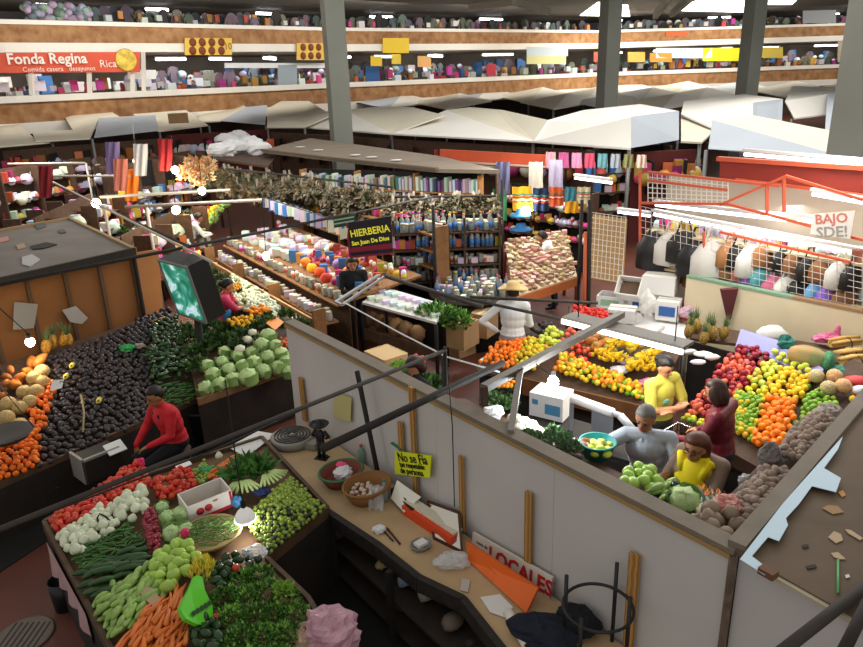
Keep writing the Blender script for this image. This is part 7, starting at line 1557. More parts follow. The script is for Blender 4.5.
for x, y in ((214, 157), (267, 165), (280, 151), (224, 144)): p = Q(x, y, 2.24); mb = MB(); mb.tube([Vector((p.x, p.y, 0)), p], .05, 6); mb.build('post', wood_d, ts)
# ================================================================ TEXTILES, SWEETS AND THE LEATHER STALL
def cloth(q, d, m, label, name='hanging_blanket', cat='blanket', stripes=None, group=None):
    a, b, c, e = [D(x, y, d) for x, y in q]; t = thing(name, label, cat, (0, 0, 0), 0, group) if stripes else None
    mb = MB(); w = lambda u, v: a.lerp(b, u).lerp(e.lerp(c, u), v) + Vector((0, .05 * math.sin(u * 14 + v * 2), 0)); mb.grid(w, 10, 6); o = mb.build('fabric' if t else name, m, t)
    if not t: return tag(o, label, cat, group)
    for k, (v0, v1, sm_) in enumerate(stripes): mb = MB(); mb.grid(lambda u, v: w(u, v0 + (v1 - v0) * v) - Vector((0, .02, 0)), 10, 1); mb.build('stripe', sm_, t)
F = lambda n_, c_: M('fabric_' + n_, c_, .85)
ST = [(.3, .36, F('green', '3f8a6a')), (.4, .46, F('red', 'c83a2a')), (.5, .56, F('white', 'e0dccc')), (.6, .64, F('red', 'c83a2a'))]
for q, m, l in ((((512, 187), (532, 186), (533, 211), (513, 211)), F('yellow', 'e8b020'), 'yellow striped woven blanket hanging at the textile stall'), (((533, 188), (549, 188), (549, 211), (533, 211)), F('navy', '22304a'), 'navy striped woven blanket beside the yellow one'), (((549, 187), (563, 187), (564, 206), (550, 206)), F('orange', 'd8602a'), 'orange striped woven blanket beside the navy one'), (((577, 187), (591, 187), (590, 204), (577, 203)), F('cream', 'dcd0a8'), 'cream striped woven blanket at the far end of the textile row'), (((565, 187), (576, 187), (576, 201), (565, 201)), F('teal', '4a8a98'), 'teal striped woven cloth above the small yellow one'), (((565, 201), (579, 201), (579, 213), (565, 213)), F('gold', 'e0a01e'), 'small golden cloth hanging below the teal one')):
    cloth(q, 15.4, m, l, stripes=ST if 'small' not in l else None)
cols = ('d8a0a8', 'b85a8a', 'e090b0', 'c8506a', '6a9aa0', 'a0a8b0', '8a8a5a', 'e8d0c0')
for i, c_ in enumerate(cols): x = 546 + 13 * i; cloth(((x, 152 + i * .4), (x + 10, 152 + i * .4), (x + 10, 168), (x, 168)), 17.6, F('bag' + c_, c_), '%s bag in the hanging row above the textile stall' % ('pale pink', 'magenta', 'rose', 'crimson', 'teal grey', 'grey', 'olive', 'cream')[i], 'hanging_bag', 'bag')
for i, (x, y, c_, l) in enumerate(((500, 205, '3f8a5a', 'green hanging cloth at the corner of the jar shelving'), (503, 178, '6a6a8a', 'grey violet hanging cloth above the green one'), (536, 178, 'd8d0c0', 'pale cloth behind the yellow blanket'), (556, 176, 'b0a8c0', 'lilac cloth behind the orange blanket'), (45, 182, '7a1a26', 'maroon cloth hanging at the far left stalls'), (131, 185, 'e07a1e', 'orange sheet hanging among the far stalls'), (140, 160, 'c8ccd0', 'pale grey cloth hanging among the far stalls'), (165, 155, 'a82a30', 'red cloth hanging among the far stalls'), (112, 158, '7a6a9a', 'violet grey cloth hanging among the far stalls'), (120, 175, 'c87a6a', 'salmon cloth hanging under the pale poles'))):
    cloth(((x - 7, y - 16), (x + 7, y - 16), (x + 7, y + 16), (x - 7, y + 16)), 16.6 if i < 4 else 19 - i * .1, F('c%d' % i, c_), l, 'hanging_cloth', 'cloth')
t = thing('red_fascia', 'long red fascia board under the white roofs behind the textile stall', 'board', (0, 0, 0)); mb = MB(); mb.bar(D(440, 156, 18.5), D(548, 162, 17.8), .06, .34); mb.build('board', M('fascia_red', 'c2502e', .6, var=.1, scale=2), t)
mb = MB(); mb.bar(D(440, 161, 18.4), D(548, 167, 17.7), .04, .04); mb.build('pale_strip', M('pipe_pale', 'b8b0a0', .5), t)
mb = MB(); p = D(526, 211, 15.2); mb.ell(p, .1, 10, 7); tag(mb.build('hanging_bulb', M('bulb_cold', 'e8f2ff', .3, emit=60)), 'bright cold lamp glowing below the yellow blanket', 'lamp')
for x, y, c_ in ((521, 216, '3f8ac0'), (521, 230, '2f6aa0')): put_t('sun_hat', (lambda mb: (mb.lathe([(.03, 0), (.24, .0), (.25, .02), (.12, .03), (.1, .14), (.02, .16)], 14), mb.mesh('hat', [F('hat' + c_, c_)]))[1])(MB()), D(x, y, 15.3), ('light blue' if y < 220 else 'darker blue') + ' hat hanging on the textile stall corner', 'hat', None, 0)
# sweets table
t = thing('sweets_table', 'tilted sweets table with an orange front, crowded with small trays', 'table', (0, 0, 0))
k4 = [Q(514, 297, .95), Q(577, 276, .95), Q(566, 232, 1.35), Q(505, 242, 1.35)]
mb = MB(); mb.prism([k4[0], k4[1], k4[2], k4[3]], .05); mb.build('tilted_board', M('board_cream', 'c8b898', .7), t)
a, b = k4[0], k4[1]; mb = MB(); mb.bar(a - Vector((0, 0, .1)), b - Vector((0, 0, .1)), .04, .16); mb.build('orange_front', M('front_orange', 'c8703a', .6), t)
for p in k4: mb = MB(); mb.tube([Vector((p.x, p.y, 0)), p - Vector((0, 0, .05))], .035, 6); mb.build('leg', M('leg_red', '8a3a2a', .6), t)
TAN = M('sweet_tan', '94704c', .6, hvar=.05, ovar=.4); swt = crumple_mesh('sweet', (.07, .06, .035), TAN, 201, 8, 6, .1); mb = MB(); mb.box((0, 0, .03), (.14, .11, .06)); swb = mb.mesh('sweet', [M('sweet_pack', 'b8967a', .5, hvar=.06, ovar=.35)])
pile('sweet', [swt, swb], 'small packet of tan sweets on the tilted sweets table', 'sweets', 'sweets on the tilted table', S4(*k4), .15, .02, .02, jit=.15, rot='flat', spv=.13, scl=(.6, .95))
c_ = Q(556, 230, 1.6); WS2 = M('shirt_bright', 'dcdcda', .8); person('vendor_white_shirt', 'dark-haired vendor in a white shirt bending behind the sweets table', (c_.x, c_.y, 0), 1.2, dict(chest=(0, .12, 1.2), neck=(0, .2, 1.33), head=(0, .26, 1.44), el=(-.24, .3, 1.08), wl=(-.12, .5, 1.06), er=(.24, .3, 1.08), wr=(.12, .5, 1.06), sl=(-.17, .16, 1.3), sr=(.17, .16, 1.3)), WS2, JEAN, SKIN2, 'elbow', HAIR, 'short', 0, .4, fine=False)
sh = shelfline('knickknack_shelving', 'crowded dark shelving behind the sweets table', D(503, 240, 17.5), D(590, 228, 16), (.8, 1.15, 1.5), .3, 0, wood_d, top=1.9)
for k, z in enumerate((.81, 1.16, 1.51)): p, q = D(503, 240, 17.5), D(590, 228, 16); row('trinket', [packet, bagg, vial, bagp], 'small bright trinket on board %s behind the sweets table' % ('one', 'two', 'three')[k], 'trinket', 'trinkets on board %d behind the sweets table' % (k + 1), Vector((p.x, p.y + .12, z)), Vector((q.x, q.y + .12, z)), 26)
# bamboo mats
BAMB = M('bamboo', '9a7a4c', .8, var=.3, scale=30, kind='wave')
pl0 = [D(593, 214, 12.6), D(627, 219, 12.2), D(623, 284, 11.2), D(590, 278, 11.6)]; t, ux_, nn_ = panel('bamboo_screen', 'hanging brown bamboo mat behind a wire grid beside the sweets table', pl0[0], pl0[1], pl0[2], pl0[3], BAMB, 'screen', .02)
wire_w = M('wire_white', 'cfc8c0', .5); wire_o = M('wire_orange', 'c8593a', .5)
def gridp(mb, TL, TR, BR, BL, nu, nv, r, off=Vector()):
    for i in range(nu + 1): k = i / nu; mb.bar(TL.lerp(TR, k) + off, BL.lerp(BR, k) + off, r)
    for i in range(nv + 1): k = i / nv; mb.bar(TL.lerp(BL, k) + off, TR.lerp(BR, k) + off, r)
mb = MB(); gridp(mb, *pl0, 8, 12, .008, nn_ * .05); mb.build('wire_grid', wire_w, t)
for x, y0_, y1_, m, l in ((590, 200, 300, pipe_d, 'dark post at the aisle side of the bamboo mat'), (586, 232, 300, M('post_orange', 'b8552e', .6), 'orange wooden post beside the bamboo mat')): p = D(x, y1_, 11.2); pole([Vector((p.x, p.y, 0)), D(x, y0_, 11.3)], .035, m, l)
# leather stall behind wire grids, above the beige wall
bu = (bw1 - bw0).normalized(); bn = Vector((-bu.y, bu.x, 0)); bn = bn if bn.y > 0 else -bn
LP = lambda x, y, off=.1: V(x, y, (bw0.x + bn.x * off, bw0.y + bn.y * off), (bw1.x + bn.x * off, bw1.y + bn.y * off))
t = thing('wire_grid_front', 'white and orange wire grid front of the leather goods stall', 'grid', (0, 0, 0))
TLq, TRq, BRq, BLq = LP(640, 206), LP(880, 262), LP(880, 311), LP(640, 261)
mb = MB(); gridp(mb, TLq, TRq, BRq, BLq, 34, 8, .006); mb.build('white_mesh', wire_w, t)
mb = MB(); gridp(mb, LP(648, 172), LP(728, 182), LP(728, 204), LP(648, 203), 16, 6, .012); mb.build('upper_mesh', wire_w, t)
mb = MB()
for p, q in (((640, 172), (640, 258)), ((704, 232), (704, 274)), ((720, 205), (786, 176)), ((786, 176), (863, 200)), ((767, 184), (767, 214)), ((784, 178), (784, 212)), ((640, 203), (728, 204)), ((648, 172), (780, 186)), ((728, 204), (863, 240)), ((648, 180), (728, 190)), ((720, 232), (850, 262))): mb.bar(LP(*p), LP(*q), .035)
mb.build('orange_frame', wire_o, t)
t = thing('leather_stall', 'bright leather goods stall with pale shelves behind the wire grid', 'stall', (0, 0, 0)); O = lambda p, d: p + bn * d
a, b = O(LP(632, 215), 1.0), O(LP(930, 290), 1.0); mb = MB(); mb.bar(Vector((a.x, a.y, 1.4)), Vector((b.x, b.y, 1.4)), .05, 2.8); mb.build('back_wall', M('stall_pale', 'b8ac98', .7, var=.1, scale=.8), t)
a, b = O(LP(640, 259), .1), O(LP(900, 315), .1)
for z in (1.5, 2.05): mb = MB(); mb.prism([Vector((a.x, a.y, z)), Vector((b.x, b.y, z)), Vector((b.x, b.y, z)) + bn * .6, Vector((a.x, a.y, z)) + bn * .6], .03); mb.build('shelf_board', M('shelf_pale', 'c8b48a', .7), t)
fa, fb = O(LP(702, 164), .5), O(LP(900, 178), .5); fc, fd = O(LP(900, 206), .5), O(LP(702, 182), .5); RF = M('leather_red', '8a2e22', .6, var=.06, scale=2); mb = MB(); mb.poly([fd, fc, fb, fa]); o_ = bn * .04; mb.poly([fa + o_, fb + o_, fc + o_, fd + o_]); mb.build('red_fascia', RF, t)
mb = MB(); mb.bar(O(LP(700, 162), .5), O(LP(900, 176), .5), .1, .06); mb.bar(O(LP(720, 183), .45), O(LP(900, 207), .45), .04, .04); mb.build('fascia_rail', wire_o, t)
tube_m = M('tube_cold', 'f4f6ff', .3, emit=5)
for i, (p, q, off, l) in enumerate((((643, 208), (775, 224), .35, 'upper fluorescent tube over the black bags'), ((643, 217), (870, 262), .3, 'long fluorescent tube over the shelf of bags'), ((786, 223), (812, 228), .35, 'short fluorescent tube beside the white notice'), ((799, 198), (880, 212), .4, 'fluorescent tube under the red fascia'), ((725, 158), (852, 170), .55, 'row of small lamps above the red fascia'), ((575, 178), (612, 183), .3, 'fluorescent tube above the striped textiles'), ((618, 212), (650, 216), .3, 'fluorescent tube at the bamboo mat'))):
    t2 = thing('fluorescent_lamp', l, 'lamp', (0, 0, 0)); a, b = (O(LP(*p), off), O(LP(*q), off)) if i < 5 else (D(*p, 14), D(*q, 13.6)); mb = MB(); mb.tube([a, b], .024, 8); mb.build('tube', tube_m, t2); mb = MB(); mb.bar(a + Vector((0, .04, .06)), b + Vector((0, .04, .06)), .1, .04); mb.build('fitting', M('fitting_white', 'd8d8d8', .5), t2)
lamp('stall_light', 'AREA', O(LP(760, 215), .5), 22, (1, 1, 1), 4, .3, O(LP(760, 275), .5))
LB = [M('leather_black', '1c1a1a', .5, ovar=.3), M('leather_white', 'd0ccc4', .6, ovar=.1), M('leather_tan', '9a6a40', .6, ovar=.25), M('bag_floral', 'c06080', .6, hvar=.5, ovar=.3)]
def hbag(k):
    mb = MB(); mb.lathe([(.1, -.32), (.15, -.3), (.15, -.14), (.09, -.06), (.02, -.03)], 9, fn=lambda v, a: Vector((v.x, v.y * .55, v.z))); mb.tube([(-.07, 0, -.08), (-.03, 0, .06), (.03, 0, .06), (.07, 0, -.08)], .009, 5, False); return mb.mesh('hanging_bag', [LB[k]])
hb = [hbag(k) for k in range(4)]
for i, (x, y, k, sc) in enumerate(((653, 231, 0, 1.6), (680, 232, 0, 1.3), (694, 240, 0, 1.5), (711, 240, 1, 1.7), (667, 234, 1, 1.3), (726, 243, 2, 1.0), (735, 246, 0, 1.0), (748, 246, 1, 1.2), (759, 248, 2, .8), (779, 252, 0, .8), (790, 256, 2, .7), (806, 258, 0, .9), (818, 262, 2, .8), (838, 262, 1, 1.0), (850, 266, 0, .9), (748, 268, 3, .8), (757, 270, 3, .8), (773, 276, 3, 1.0), (783, 278, 1, .9), (798, 280, 0, .9), (812, 284, 3, .8), (826, 288, 3, .8), (738, 266, 3, .7), (842, 290, 2, .8), (724, 262, 2, .8))):
    lab_c = ('black leather', 'white', 'tan leather', 'flowered')[k]; tag(put('hanging_bag', hb[k], None, O(LP(x, y - 3), .14), R_.uniform(-.4, .4), sc * 1.35), '%s bag behind the wire grid, number %s counted from the bamboo mat' % (lab_c, ('one two three four five six seven eight nine ten eleven twelve thirteen fourteen fifteen sixteen seventeen eighteen nineteen twenty twenty-one twenty-two twenty-three twenty-four twenty-five').split()[i]), 'bag')
row('shoe', [packp, bagp, hb[2]], 'small pale leather item on the lower shelf behind the wire grid', 'leather goods', 'goods on the lower shelf behind the wire grid', O(LP(645, 258), .3) + Vector((0, 0, .0)), O(LP(870, 308), .3), 36)
row('hat', [bagp, packp, packet], 'pale boxed item on the upper shelf behind the wire grid', 'leather goods', 'goods on the upper shelf behind the wire grid', Vector((O(a0 := LP(640, 225), .4).x, O(a0, .4).y, 2.08)), Vector((O(b0_2 := LP(880, 275), .4).x, O(b0_2, .4).y, 2.08)), 30)
t, ux, nn = panel('white_notice', 'white notice lettered in red and grey hanging on the wire grid', LP(813, 214, .02), LP(855, 211, .02), LP(850, 239, .02), LP(810, 234, .02), M('notice_white', 'e2ded6', .6), 'sign', .01)
c_ = (LP(813, 214, .02) + LP(855, 211, .02) + LP(850, 239, .02) + LP(810, 234, .02)) / 4 + nn * .004; up_ = nn.cross(ux)
letter('BAJO', .17, frame_mat(c_ + up_ * .07, ux, nn), M('notice_red', 'c87868', .6), t, bold=.004); letter('SDE!', .19, frame_mat(c_ - up_ * .1, ux, nn), M('notice_grey', '8f8f94', .6), t, bold=.004)
pole([Vector((LP(858, 255, .3).x, LP(858, 255, .3).y, 0)), LP(858, 250, .3)], .07, M('post_red_brown', '7a4028', .7), 'broad red brown post at the frame side of the wire grid')
# ================================================================ FAR STALLS AT THE LEFT
for i, (p, q, zs, l) in enumerate((((60, 215, 17), (150, 175, 21), (.8, 1.15, 1.5), 'crowded shelving under the pale poles beyond the brown stall'), ((0, 215, 17), (60, 178, 20), (.8, 1.2, 1.6), 'crowded shelving at the frame side beyond the brown stall'), ((0, 170, 23), (105, 160, 25), (1.0, 1.5, 2.0), 'dark far shelving below the cream roof'), ((110, 165, 22), (205, 150, 25), (1.0, 1.5, 2.0), 'far shelving of garments below the long white roof'), ((150, 225, 15), (205, 190, 18), (.7, 1.0, 1.3), 'stepped produce shelving behind the screen'))):
    a, b = D(*p), D(*q); u_, n_2 = shelfline('goods_shelving', l, a, b, zs, .4, .12, wood_d, top=zs[-1] + .35)
    for k, z in enumerate(zs):
        o = n_2 * (.12 * k + .15); row('packet' if i < 2 else 'boxed_item', [packet, bagg, bagp, packp] if i != 3 else [bagg, bagp], 'bright item, board %s of the %s' % (('one', 'two', 'three')[k], l), 'goods', 'goods %d on far shelving %d' % (k, i), Vector((a.x, a.y, z)) + o, Vector((b.x, b.y, z)) + o, 22, jit=.1, scl=(1.3, 2.3))
fs = [Q(162, 240, 1.0), Q(205, 235, 1.0), Q(228, 205, 1.3), Q(192, 208, 1.3)]
t = thing('far_produce_stand', 'far sloping produce stand with tomatoes and squash beyond the screen', 'stand', (0, 0, 0)); mb = MB(); mb.prism(fs, .05); mb.build('sloping_board', wood_d, t)
for p in fs: mb = MB(); mb.tube([Vector((p.x, p.y, 0)), p - Vector((0, 0, .05))], .04, 6); mb.build('leg', wood_d, t)
S_ = S4(*fs)
def sub(u0, u1, v0, v1): return S4(S_.at(u0, v0), S_.at(u1, v0), S_.at(u1, v1), S_.at(u0, v1))
pile('tomato', tomato, 'red tomato on the far produce stand beyond the screen', 'tomato', 'tomatoes on the far produce stand', sub(.25, .6, .3, .9), .12, .04, .05, scl=(1.5, 2))
pile('orange_citrus', yell, 'yellow fruit on the far produce stand beyond the screen', 'fruit', 'yellow fruit on the far produce stand', sub(.62, .85, .2, .9), .13, .04, .05, scl=(1.5, 2))
pile('squash', squash, 'pale green squash on the far produce stand beyond the screen', 'squash', 'squash on the far produce stand', sub(.86, 1, .1, .95), .14, .04, .05, scl=(1.5, 2), spv=.1)
pile('green_pepper', pepper, 'green pepper on the far produce stand beyond the screen', 'pepper', 'peppers on the far produce stand', sub(0, .24, .1, .9), .13, .04, .05, scl=(1.3, 1.8))
for i, (x, y) in enumerate(((122, 232), (130, 240), (138, 248), (128, 226), (116, 222), (150, 252))): tag(put('leafy_greens', greens[i % 3], None, Q(x, y, 1.0), i, 1.2), 'leafy green heap along the far side board of the brown stall', 'greens', 'greens along the brown stall')
mb = MB(); mb.prism([Q(108, 222, .95), Q(160, 262, .95), Q(172, 250, .95), Q(120, 212, .95)], .05); t = thing('greens_table', 'low table of greens along the brown stall', 'table', (0, 0, 0)); mb.build('tabletop', wood_d, t)
for x, y in ((110, 222), (159, 260), (170, 250), (121, 214)): p = Q(x, y, .9); mb = MB(); mb.tube([Vector((p.x, p.y, 0)), p], .03, 6); mb.build('leg', wood_d, t)
flat('orange_card', [(190, 252), (200, 250), (202, 258), (192, 260)], 1.1, M('card_orange', 'f08a1e', .6), 'orange card at the near corner of the far produce stand', 'card')
GAR = [M('garland_cream', 'dcc8a0', .7, ovar=.2), M('garland_orange', 'c88a50', .7, ovar=.2)]
gb = bunch_mesh('garland', (.18, .18, .3), 90, .12, GAR, 88)
for i, (x, y) in enumerate(((192, 168), (200, 172), (207, 178), (198, 184), (186, 178), (209, 168))): tag(put('straw_garland', gb, None, D(x, y, 18), i, 1), 'cream and orange straw garland hanging by the corner of the herb shop', 'garland', 'garlands by the herb shop corner')
for i, (x, y, d, l) in enumerate(((96, 203, 16, 'warm bulb glowing beyond the brown stall roof'), (175, 170, 18, 'warm bulb glowing before the far garments'), (202, 191, 17.5, 'warm bulb glowing under the straw garlands'), (176, 210, 16, 'warm bulb glowing over the far produce stand'), (137, 161, 19, 'small warm bulb among the far garments'))):
    p = D(x, y, d); t = thing('hanging_bulb', l, 'lamp', p); mb = MB(); mb.ell((0, 0, 0), .09, 10, 7); mb.build('bulb', M('bulb_warm', 'fff0d0', .3, emit=25), t); mb = MB(); mb.tube([(0, 0, .08), (0, .1, .8)], .01, 5); mb.build('cord', BLACKC, t)
    if i < 4: lamp('bulb_light', 'POINT', p - Vector((0, 0, .2)), 25, (1, .8, .5), .08)
c_ = Q(187, 213, 1.6); person('vendor_white_apron', 'vendor in white bending over the far produce stand beyond the screen', (c_.x, c_.y, 0), -1.2, dict(chest=(0, .1, 1.2), neck=(0, .18, 1.34), head=(0, .24, 1.45), sl=(-.17, .14, 1.3), sr=(.17, .14, 1.3), el=(-.22, .3, 1.05), wl=(-.1, .45, 1.05), er=(.22, .3, 1.05), wr=(.1, .45, 1.05)), WS2, WS2, SKIN2, 'wrist', HAIR, 'short', 0, .4, fine=False)

for i, (p, q, zs, l) in enumerate((((592, 210, 19), (705, 185, 21), (.9, 1.4, 1.9), 'shelving of bright goods behind the bamboo mat'), ((118, 200, 20), (190, 188, 22), (.8, 1.2, 1.6), 'shelving of bright goods behind the far produce stand'))):
    a, b = D(*p), D(*q); u_, n_2 = shelfline('goods_shelving', l, a, b, zs, .4, 0, wood_d, top=2.5)
    for k, z in enumerate(zs):
        o = n_2 * .2; row('boxed_item', [packet, bagg, bagp, packp, packb], 'bright item, board %s of the %s' % (('one', 'two', 'three')[k], l), 'goods', 'goods %d on added shelving %d' % (k, i), Vector((a.x, a.y, z)) + o, Vector((b.x, b.y, z)) + o, 24, jit=.1, scl=(1.3, 2.2))
# ================================================================ WHITE STALL ROOFS
RW = M('roof_white', 'f2eee4', .55, var=.04, scale=.5); RG = M('roof_fascia', 'bcc4cc', .6, var=.04, scale=.5); RC2 = M('roof_cream', 'e4dcc6', .6, var=.05, scale=.6)
def roof(label, vs, facets, posts=()):
    t = thing('stall_roof', label, 'roof', (0, 0, 0)); P = [Q(*v) for v in vs]; d = Vector((0, 0, .05))
    for f in facets:
        m = RW
        if f[0] in ('g', 'c'): m = RG if f[0] == 'g' else RC2; f = f[1:]
        ps = [P[i] for i in f]; nr = (ps[1] - ps[0]).cross(ps[2] - ps[0])
        if nr.dot(Vector((0, 0, CH)) - ps[0]) < 0: ps.reverse()
        o = Vector((0, .05, 0)) if m is RG else -d; k = len(ps); mb = MB(); mb.add(ps + [p + o for p in ps], [tuple(range(k)), tuple(range(2 * k - 1, k - 1, -1))] + [(i, i + k, (i + 1) % k + k, (i + 1) % k) for i in range(k)]); mb.build('fascia' if m is RG else 'roof_panel', m, t)
    for i in posts: p = P[i]; mb = MB(); mb.tube([Vector((p.x, p.y + .15, 0)), p + Vector((0, .15, -.04))], .05, 6); mb.build('post', steel, t)
roof('pale grey folded roof at the far end of the front row, left of the first column', [(267, 109, 3), (267, 127, 2.6), (304, 127, 2.65), (332, 115, 3), (309, 101, 3.2), (281, 101, 3.2)], [('c', 0, 1, 2), ('c', 0, 2, 3, 4, 5)], (1, 2))
roof('white folded roof of the front row just before the first column', [(304, 127, 2.6), (392, 133.5, 2.6), (347, 111, 3.1), (444, 115, 3.1), (412, 107, 3.2), (372, 107, 3.2)], [(0, 1, 2), ('c', 2, 1, 3, 4, 5)], (0, 1))
roof('broad white folded roof in the middle of the front row', [(392, 133.5, 2.6), (534, 141, 2.6), (446, 110, 3.15), (548, 120, 3.1), (503, 110, 3.2), (470, 107, 3.2)], [(0, 1, 2), ('c', 2, 1, 3, 4, 5)], (0, 1))
roof('white folded roof at the corner of the front row with a grey end fascia', [(534, 141, 2.6), (631, 148, 2.6), (631, 117, 3.3), (584, 110, 3.3), (548, 120, 3.1), (679, 111, 3.3), (679, 140, 2.6), (640, 104, 3.3)], [(0, 1, 2), (0, 2, 3, 4), ('g', 2, 1, 6, 5), (2, 5, 7, 3)], (0, 1, 6))
roof('white wedge roof above the red fascia of the leather stall', [(713, 120, 3.15), (709, 149, 2.6), (880, 168, 2.6), (845, 157, 2.75), (940, 172, 2.6), (940, 152, 2.9), (752, 115, 3.2)], [('g', 0, 1, 2, 3), ('c', 0, 3, 4, 5, 6)], (1, 2))
roof('low cream roof between the corner roof and the wedge roof', [(681, 116, 2.9), (716, 128, 2.65), (702, 142, 2.6), (681, 141, 2.6)], [('c', 0, 1, 2, 3)], (2,))
roof('white roof with a grey end fascia behind the wedge roof', [(681, 114, 3), (753, 103, 3.3), (753, 125, 2.7), (716, 129, 2.7), (783, 99, 3.3), (782, 121, 2.7), (744, 94, 3.3), (684, 101, 3.15)], [(0, 1, 2, 3), ('g', 1, 4, 5, 2), (0, 1, 4, 6, 7)], (5,))
roof('white roof with a blue grey fascia beside the nearest column', [(785, 101, 3.2), (828, 94, 3.3), (829, 114, 2.7), (794, 118, 2.7), (858, 88, 3.3), (858, 128, 2.65), (826, 130, 2.6), (792, 86, 3.3)], [(0, 1, 2, 3), ('g', 1, 4, 5, 6), (0, 1, 4, 7)], (3,))
roof('cream sloping roof at the frame edge below the red banner', [(-20, 118, 3), (15, 119, 3), (37, 141, 2.6), (50, 142, 2.58), (-20, 148, 2.6)], [('c', 0, 1, 2, 3, 4)], (3,))
roof('narrow flat cream roof between the two cream sloping roofs', [(32, 132, 2.75), (71, 130, 2.75), (90, 138, 2.65), (36, 141, 2.65)], [('c', 0, 1, 2, 3)], (2,))
roof('cream roof with a broad grey fascia below the red banner', [(64, 115, 3.1), (112, 112, 3.15), (120, 117, 3.1), (99, 118, 3.1), (90, 138, 2.6), (76, 136, 2.65), (155, 115, 3.1), (158, 131, 2.6), (94, 138, 2.6)], [('c', 0, 1, 2, 3), ('c', 0, 3, 4, 5), ('g', 3, 6, 7, 8)], (4, 7))
roof('cream roof carrying a cardboard box, behind the grey fascia', [(133, 114, 3.05), (186, 110, 3.1), (208, 125, 2.65), (158, 131, 2.6)], [('c', 0, 1, 2, 3)], (2,))
roof('cream roof with a pale grey end beside the front row', [(197, 105, 3), (241, 103, 3.1), (246, 107, 3.1), (220, 121, 2.65), (199, 122, 2.6), (267, 105, 3.1), (265, 125, 2.6)], [('c', 0, 1, 2, 3, 4), ('g', 2, 5, 6, 3)], (4, 6))
p = Q(179, 123, 2.85); t = thing('cardboard_box', 'cardboard box lying on the cream stall roof', 'box', p, .3); mb = MB(); mb.box((0, 0, .2), (.8, .5, .4)); mb.build('body', CARD, t); mb = MB(); mb.box((0, 0, .403), (.8, .08, .006)); mb.build('tape', CARD2, t)
i = 0
for y, xs in ((97, (395, 452, 560, 610, 668)), (91, (420, 480, 535, 590, 645, 700, 840)), (85, (560, 620, 680, 735, 790, 845))):
    for x in xs:
        roof('low white pyramid roof in the field of far roofs, %s from the first column in the %s' % (('first', 'second', 'third', 'fourth', 'fifth', 'sixth', 'seventh')[xs.index(x)], {97: 'nearest rank', 91: 'middle rank', 85: 'farthest rank'}[y]), [(x - 40, y + 5, 2.85), (x - 6, y + 12, 2.75), (x + 40, y + 4, 2.85), (x + 2, y - 3, 2.95), (x + 8, y - 4, 3.2)], [('c' if i % 3 else 'g', 0, 1, 4), (1, 2, 4), (2, 3, 4), (3, 0, 4)], (1,)); i += 1
# dark stall fronts below the eaves
for i, (p, q, m, l) in enumerate((((268, 131), (400, 138), wood_d, 'dark stall front below the far half of the front white roofs'), ((400, 138), (628, 151), wood_d, 'dark stall front below the near half of the front white roofs'), ((640, 151), (706, 148), M('front_maroon', '5a2420', .8), 'maroon stall front between the corner roof and the leather stall'), ((-10, 150), (160, 137), wood_d, 'dark stall front below the cream roofs'), ((160, 134), (268, 128), M('front_maroon', '5a2420', .8), 'maroon stall front below the cream roof beside the front row'))):
    a, b = Q(*p, 2.5) + Vector((0, .7, 0)), Q(*q, 2.5) + Vector((0, .7, 0)); mb = MB(); mb.bar(Vector((a.x, a.y, 1.2)), Vector((b.x, b.y, 1.2)), .1, 2.4); t = thing('stall_front', l, 'stall', (0, 0, 0)); mb.build('panel', m, t)
    n3 = int((b - a).length / 1.4) + 1
    for k in range(n3): c = a.lerp(b, (k + .5) / n3) - Vector((0, .09, 0)); mb = MB(); mb.bar(c - Vector((0, 0, 1.2)), c - Vector((0, 0, .3)), 1.0, .04); mb.build('shutter', dark_in, t)
    row('hung_item', [packet, bagg, bagp], 'bright item before the %s' % l, 'goods', 'goods before stall front %d' % i, Vector((a.x, a.y - .3, 1.75)), Vector((b.x, b.y - .3, 1.75)), 18, jit=.15, scl=(2, 3.5))
# ================================================================ GALLERIES
def FZ(px, py, off): p, d, n_ = fac_pt(px, 0, off); return D(px, py, math.hypot(p.x, p.y))
def fsign(name, label, x0, y0, x1, y1, m, off=-.2, dy=0, cat='sign'):
    return panel(name, label, FZ(x0, y0, off), FZ(x1, y0 + dy, off), FZ(x1, y1 + dy, off), FZ(x0, y1, off), m, cat, .06)
t, ux, nn = fsign('banner', 'long red banner lettered in white on the middle gallery', -15, 53, 140, 73, M('banner_red', 'd8583c', .6, var=.12, scale=.5), dy=-1)
lm = M('banner_white', 'f0e8dc', .6); c = FZ(48, 59, -.2) + nn * .01; letter('Fonda Regina', .66, frame_mat(c, ux, nn), lm, t, bold=.014)
c = FZ(60, 69, -.2) + nn * .01; letter('Comida casera   desayunos', .3, frame_mat(c, ux, nn), lm, t); c = FZ(108, 64, -.2) + nn * .01; letter('Rica', .5, frame_mat(c, ux, nn), lm, t)
p = FZ(126, 60, -.2); mb = MB(); mb.lathe([(.55, 0), (.5, .02)], 16, p + nn * .01, frame_mat((0, 0, 0), ux, nn)); mb.build('food_picture', M('food_yellow', 'e8c050', .6, var=.4, scale=3), t)
brn = M('food_brown', '7a3a20', .6)
def menu(label, x0, y0, x1, y1, nx, ny, txt=None):
    t, ux, nn = fsign('menu_board', label, x0, y0, x1, y1, M('menu_yellow', 'e2bc50', .6))
    for a in range(nx):
        for b in range(ny):
            p = FZ(x0 + (x1 - x0) * (a + .8) / (nx + .9), y0 + (y1 - y0) * (b + .5) / ny, -.2) + nn * .01; mb = MB(); mb.lathe([(.22, 0), (.2, .02)], 12, p, frame_mat((0, 0, 0), ux, nn)); mb.build('dish_picture', brn, t)
    if txt: letter(txt, .5, frame_mat(FZ(x1 - 4, (y0 + y1) / 2, -.2) + nn * .01, ux, nn), brn, t)
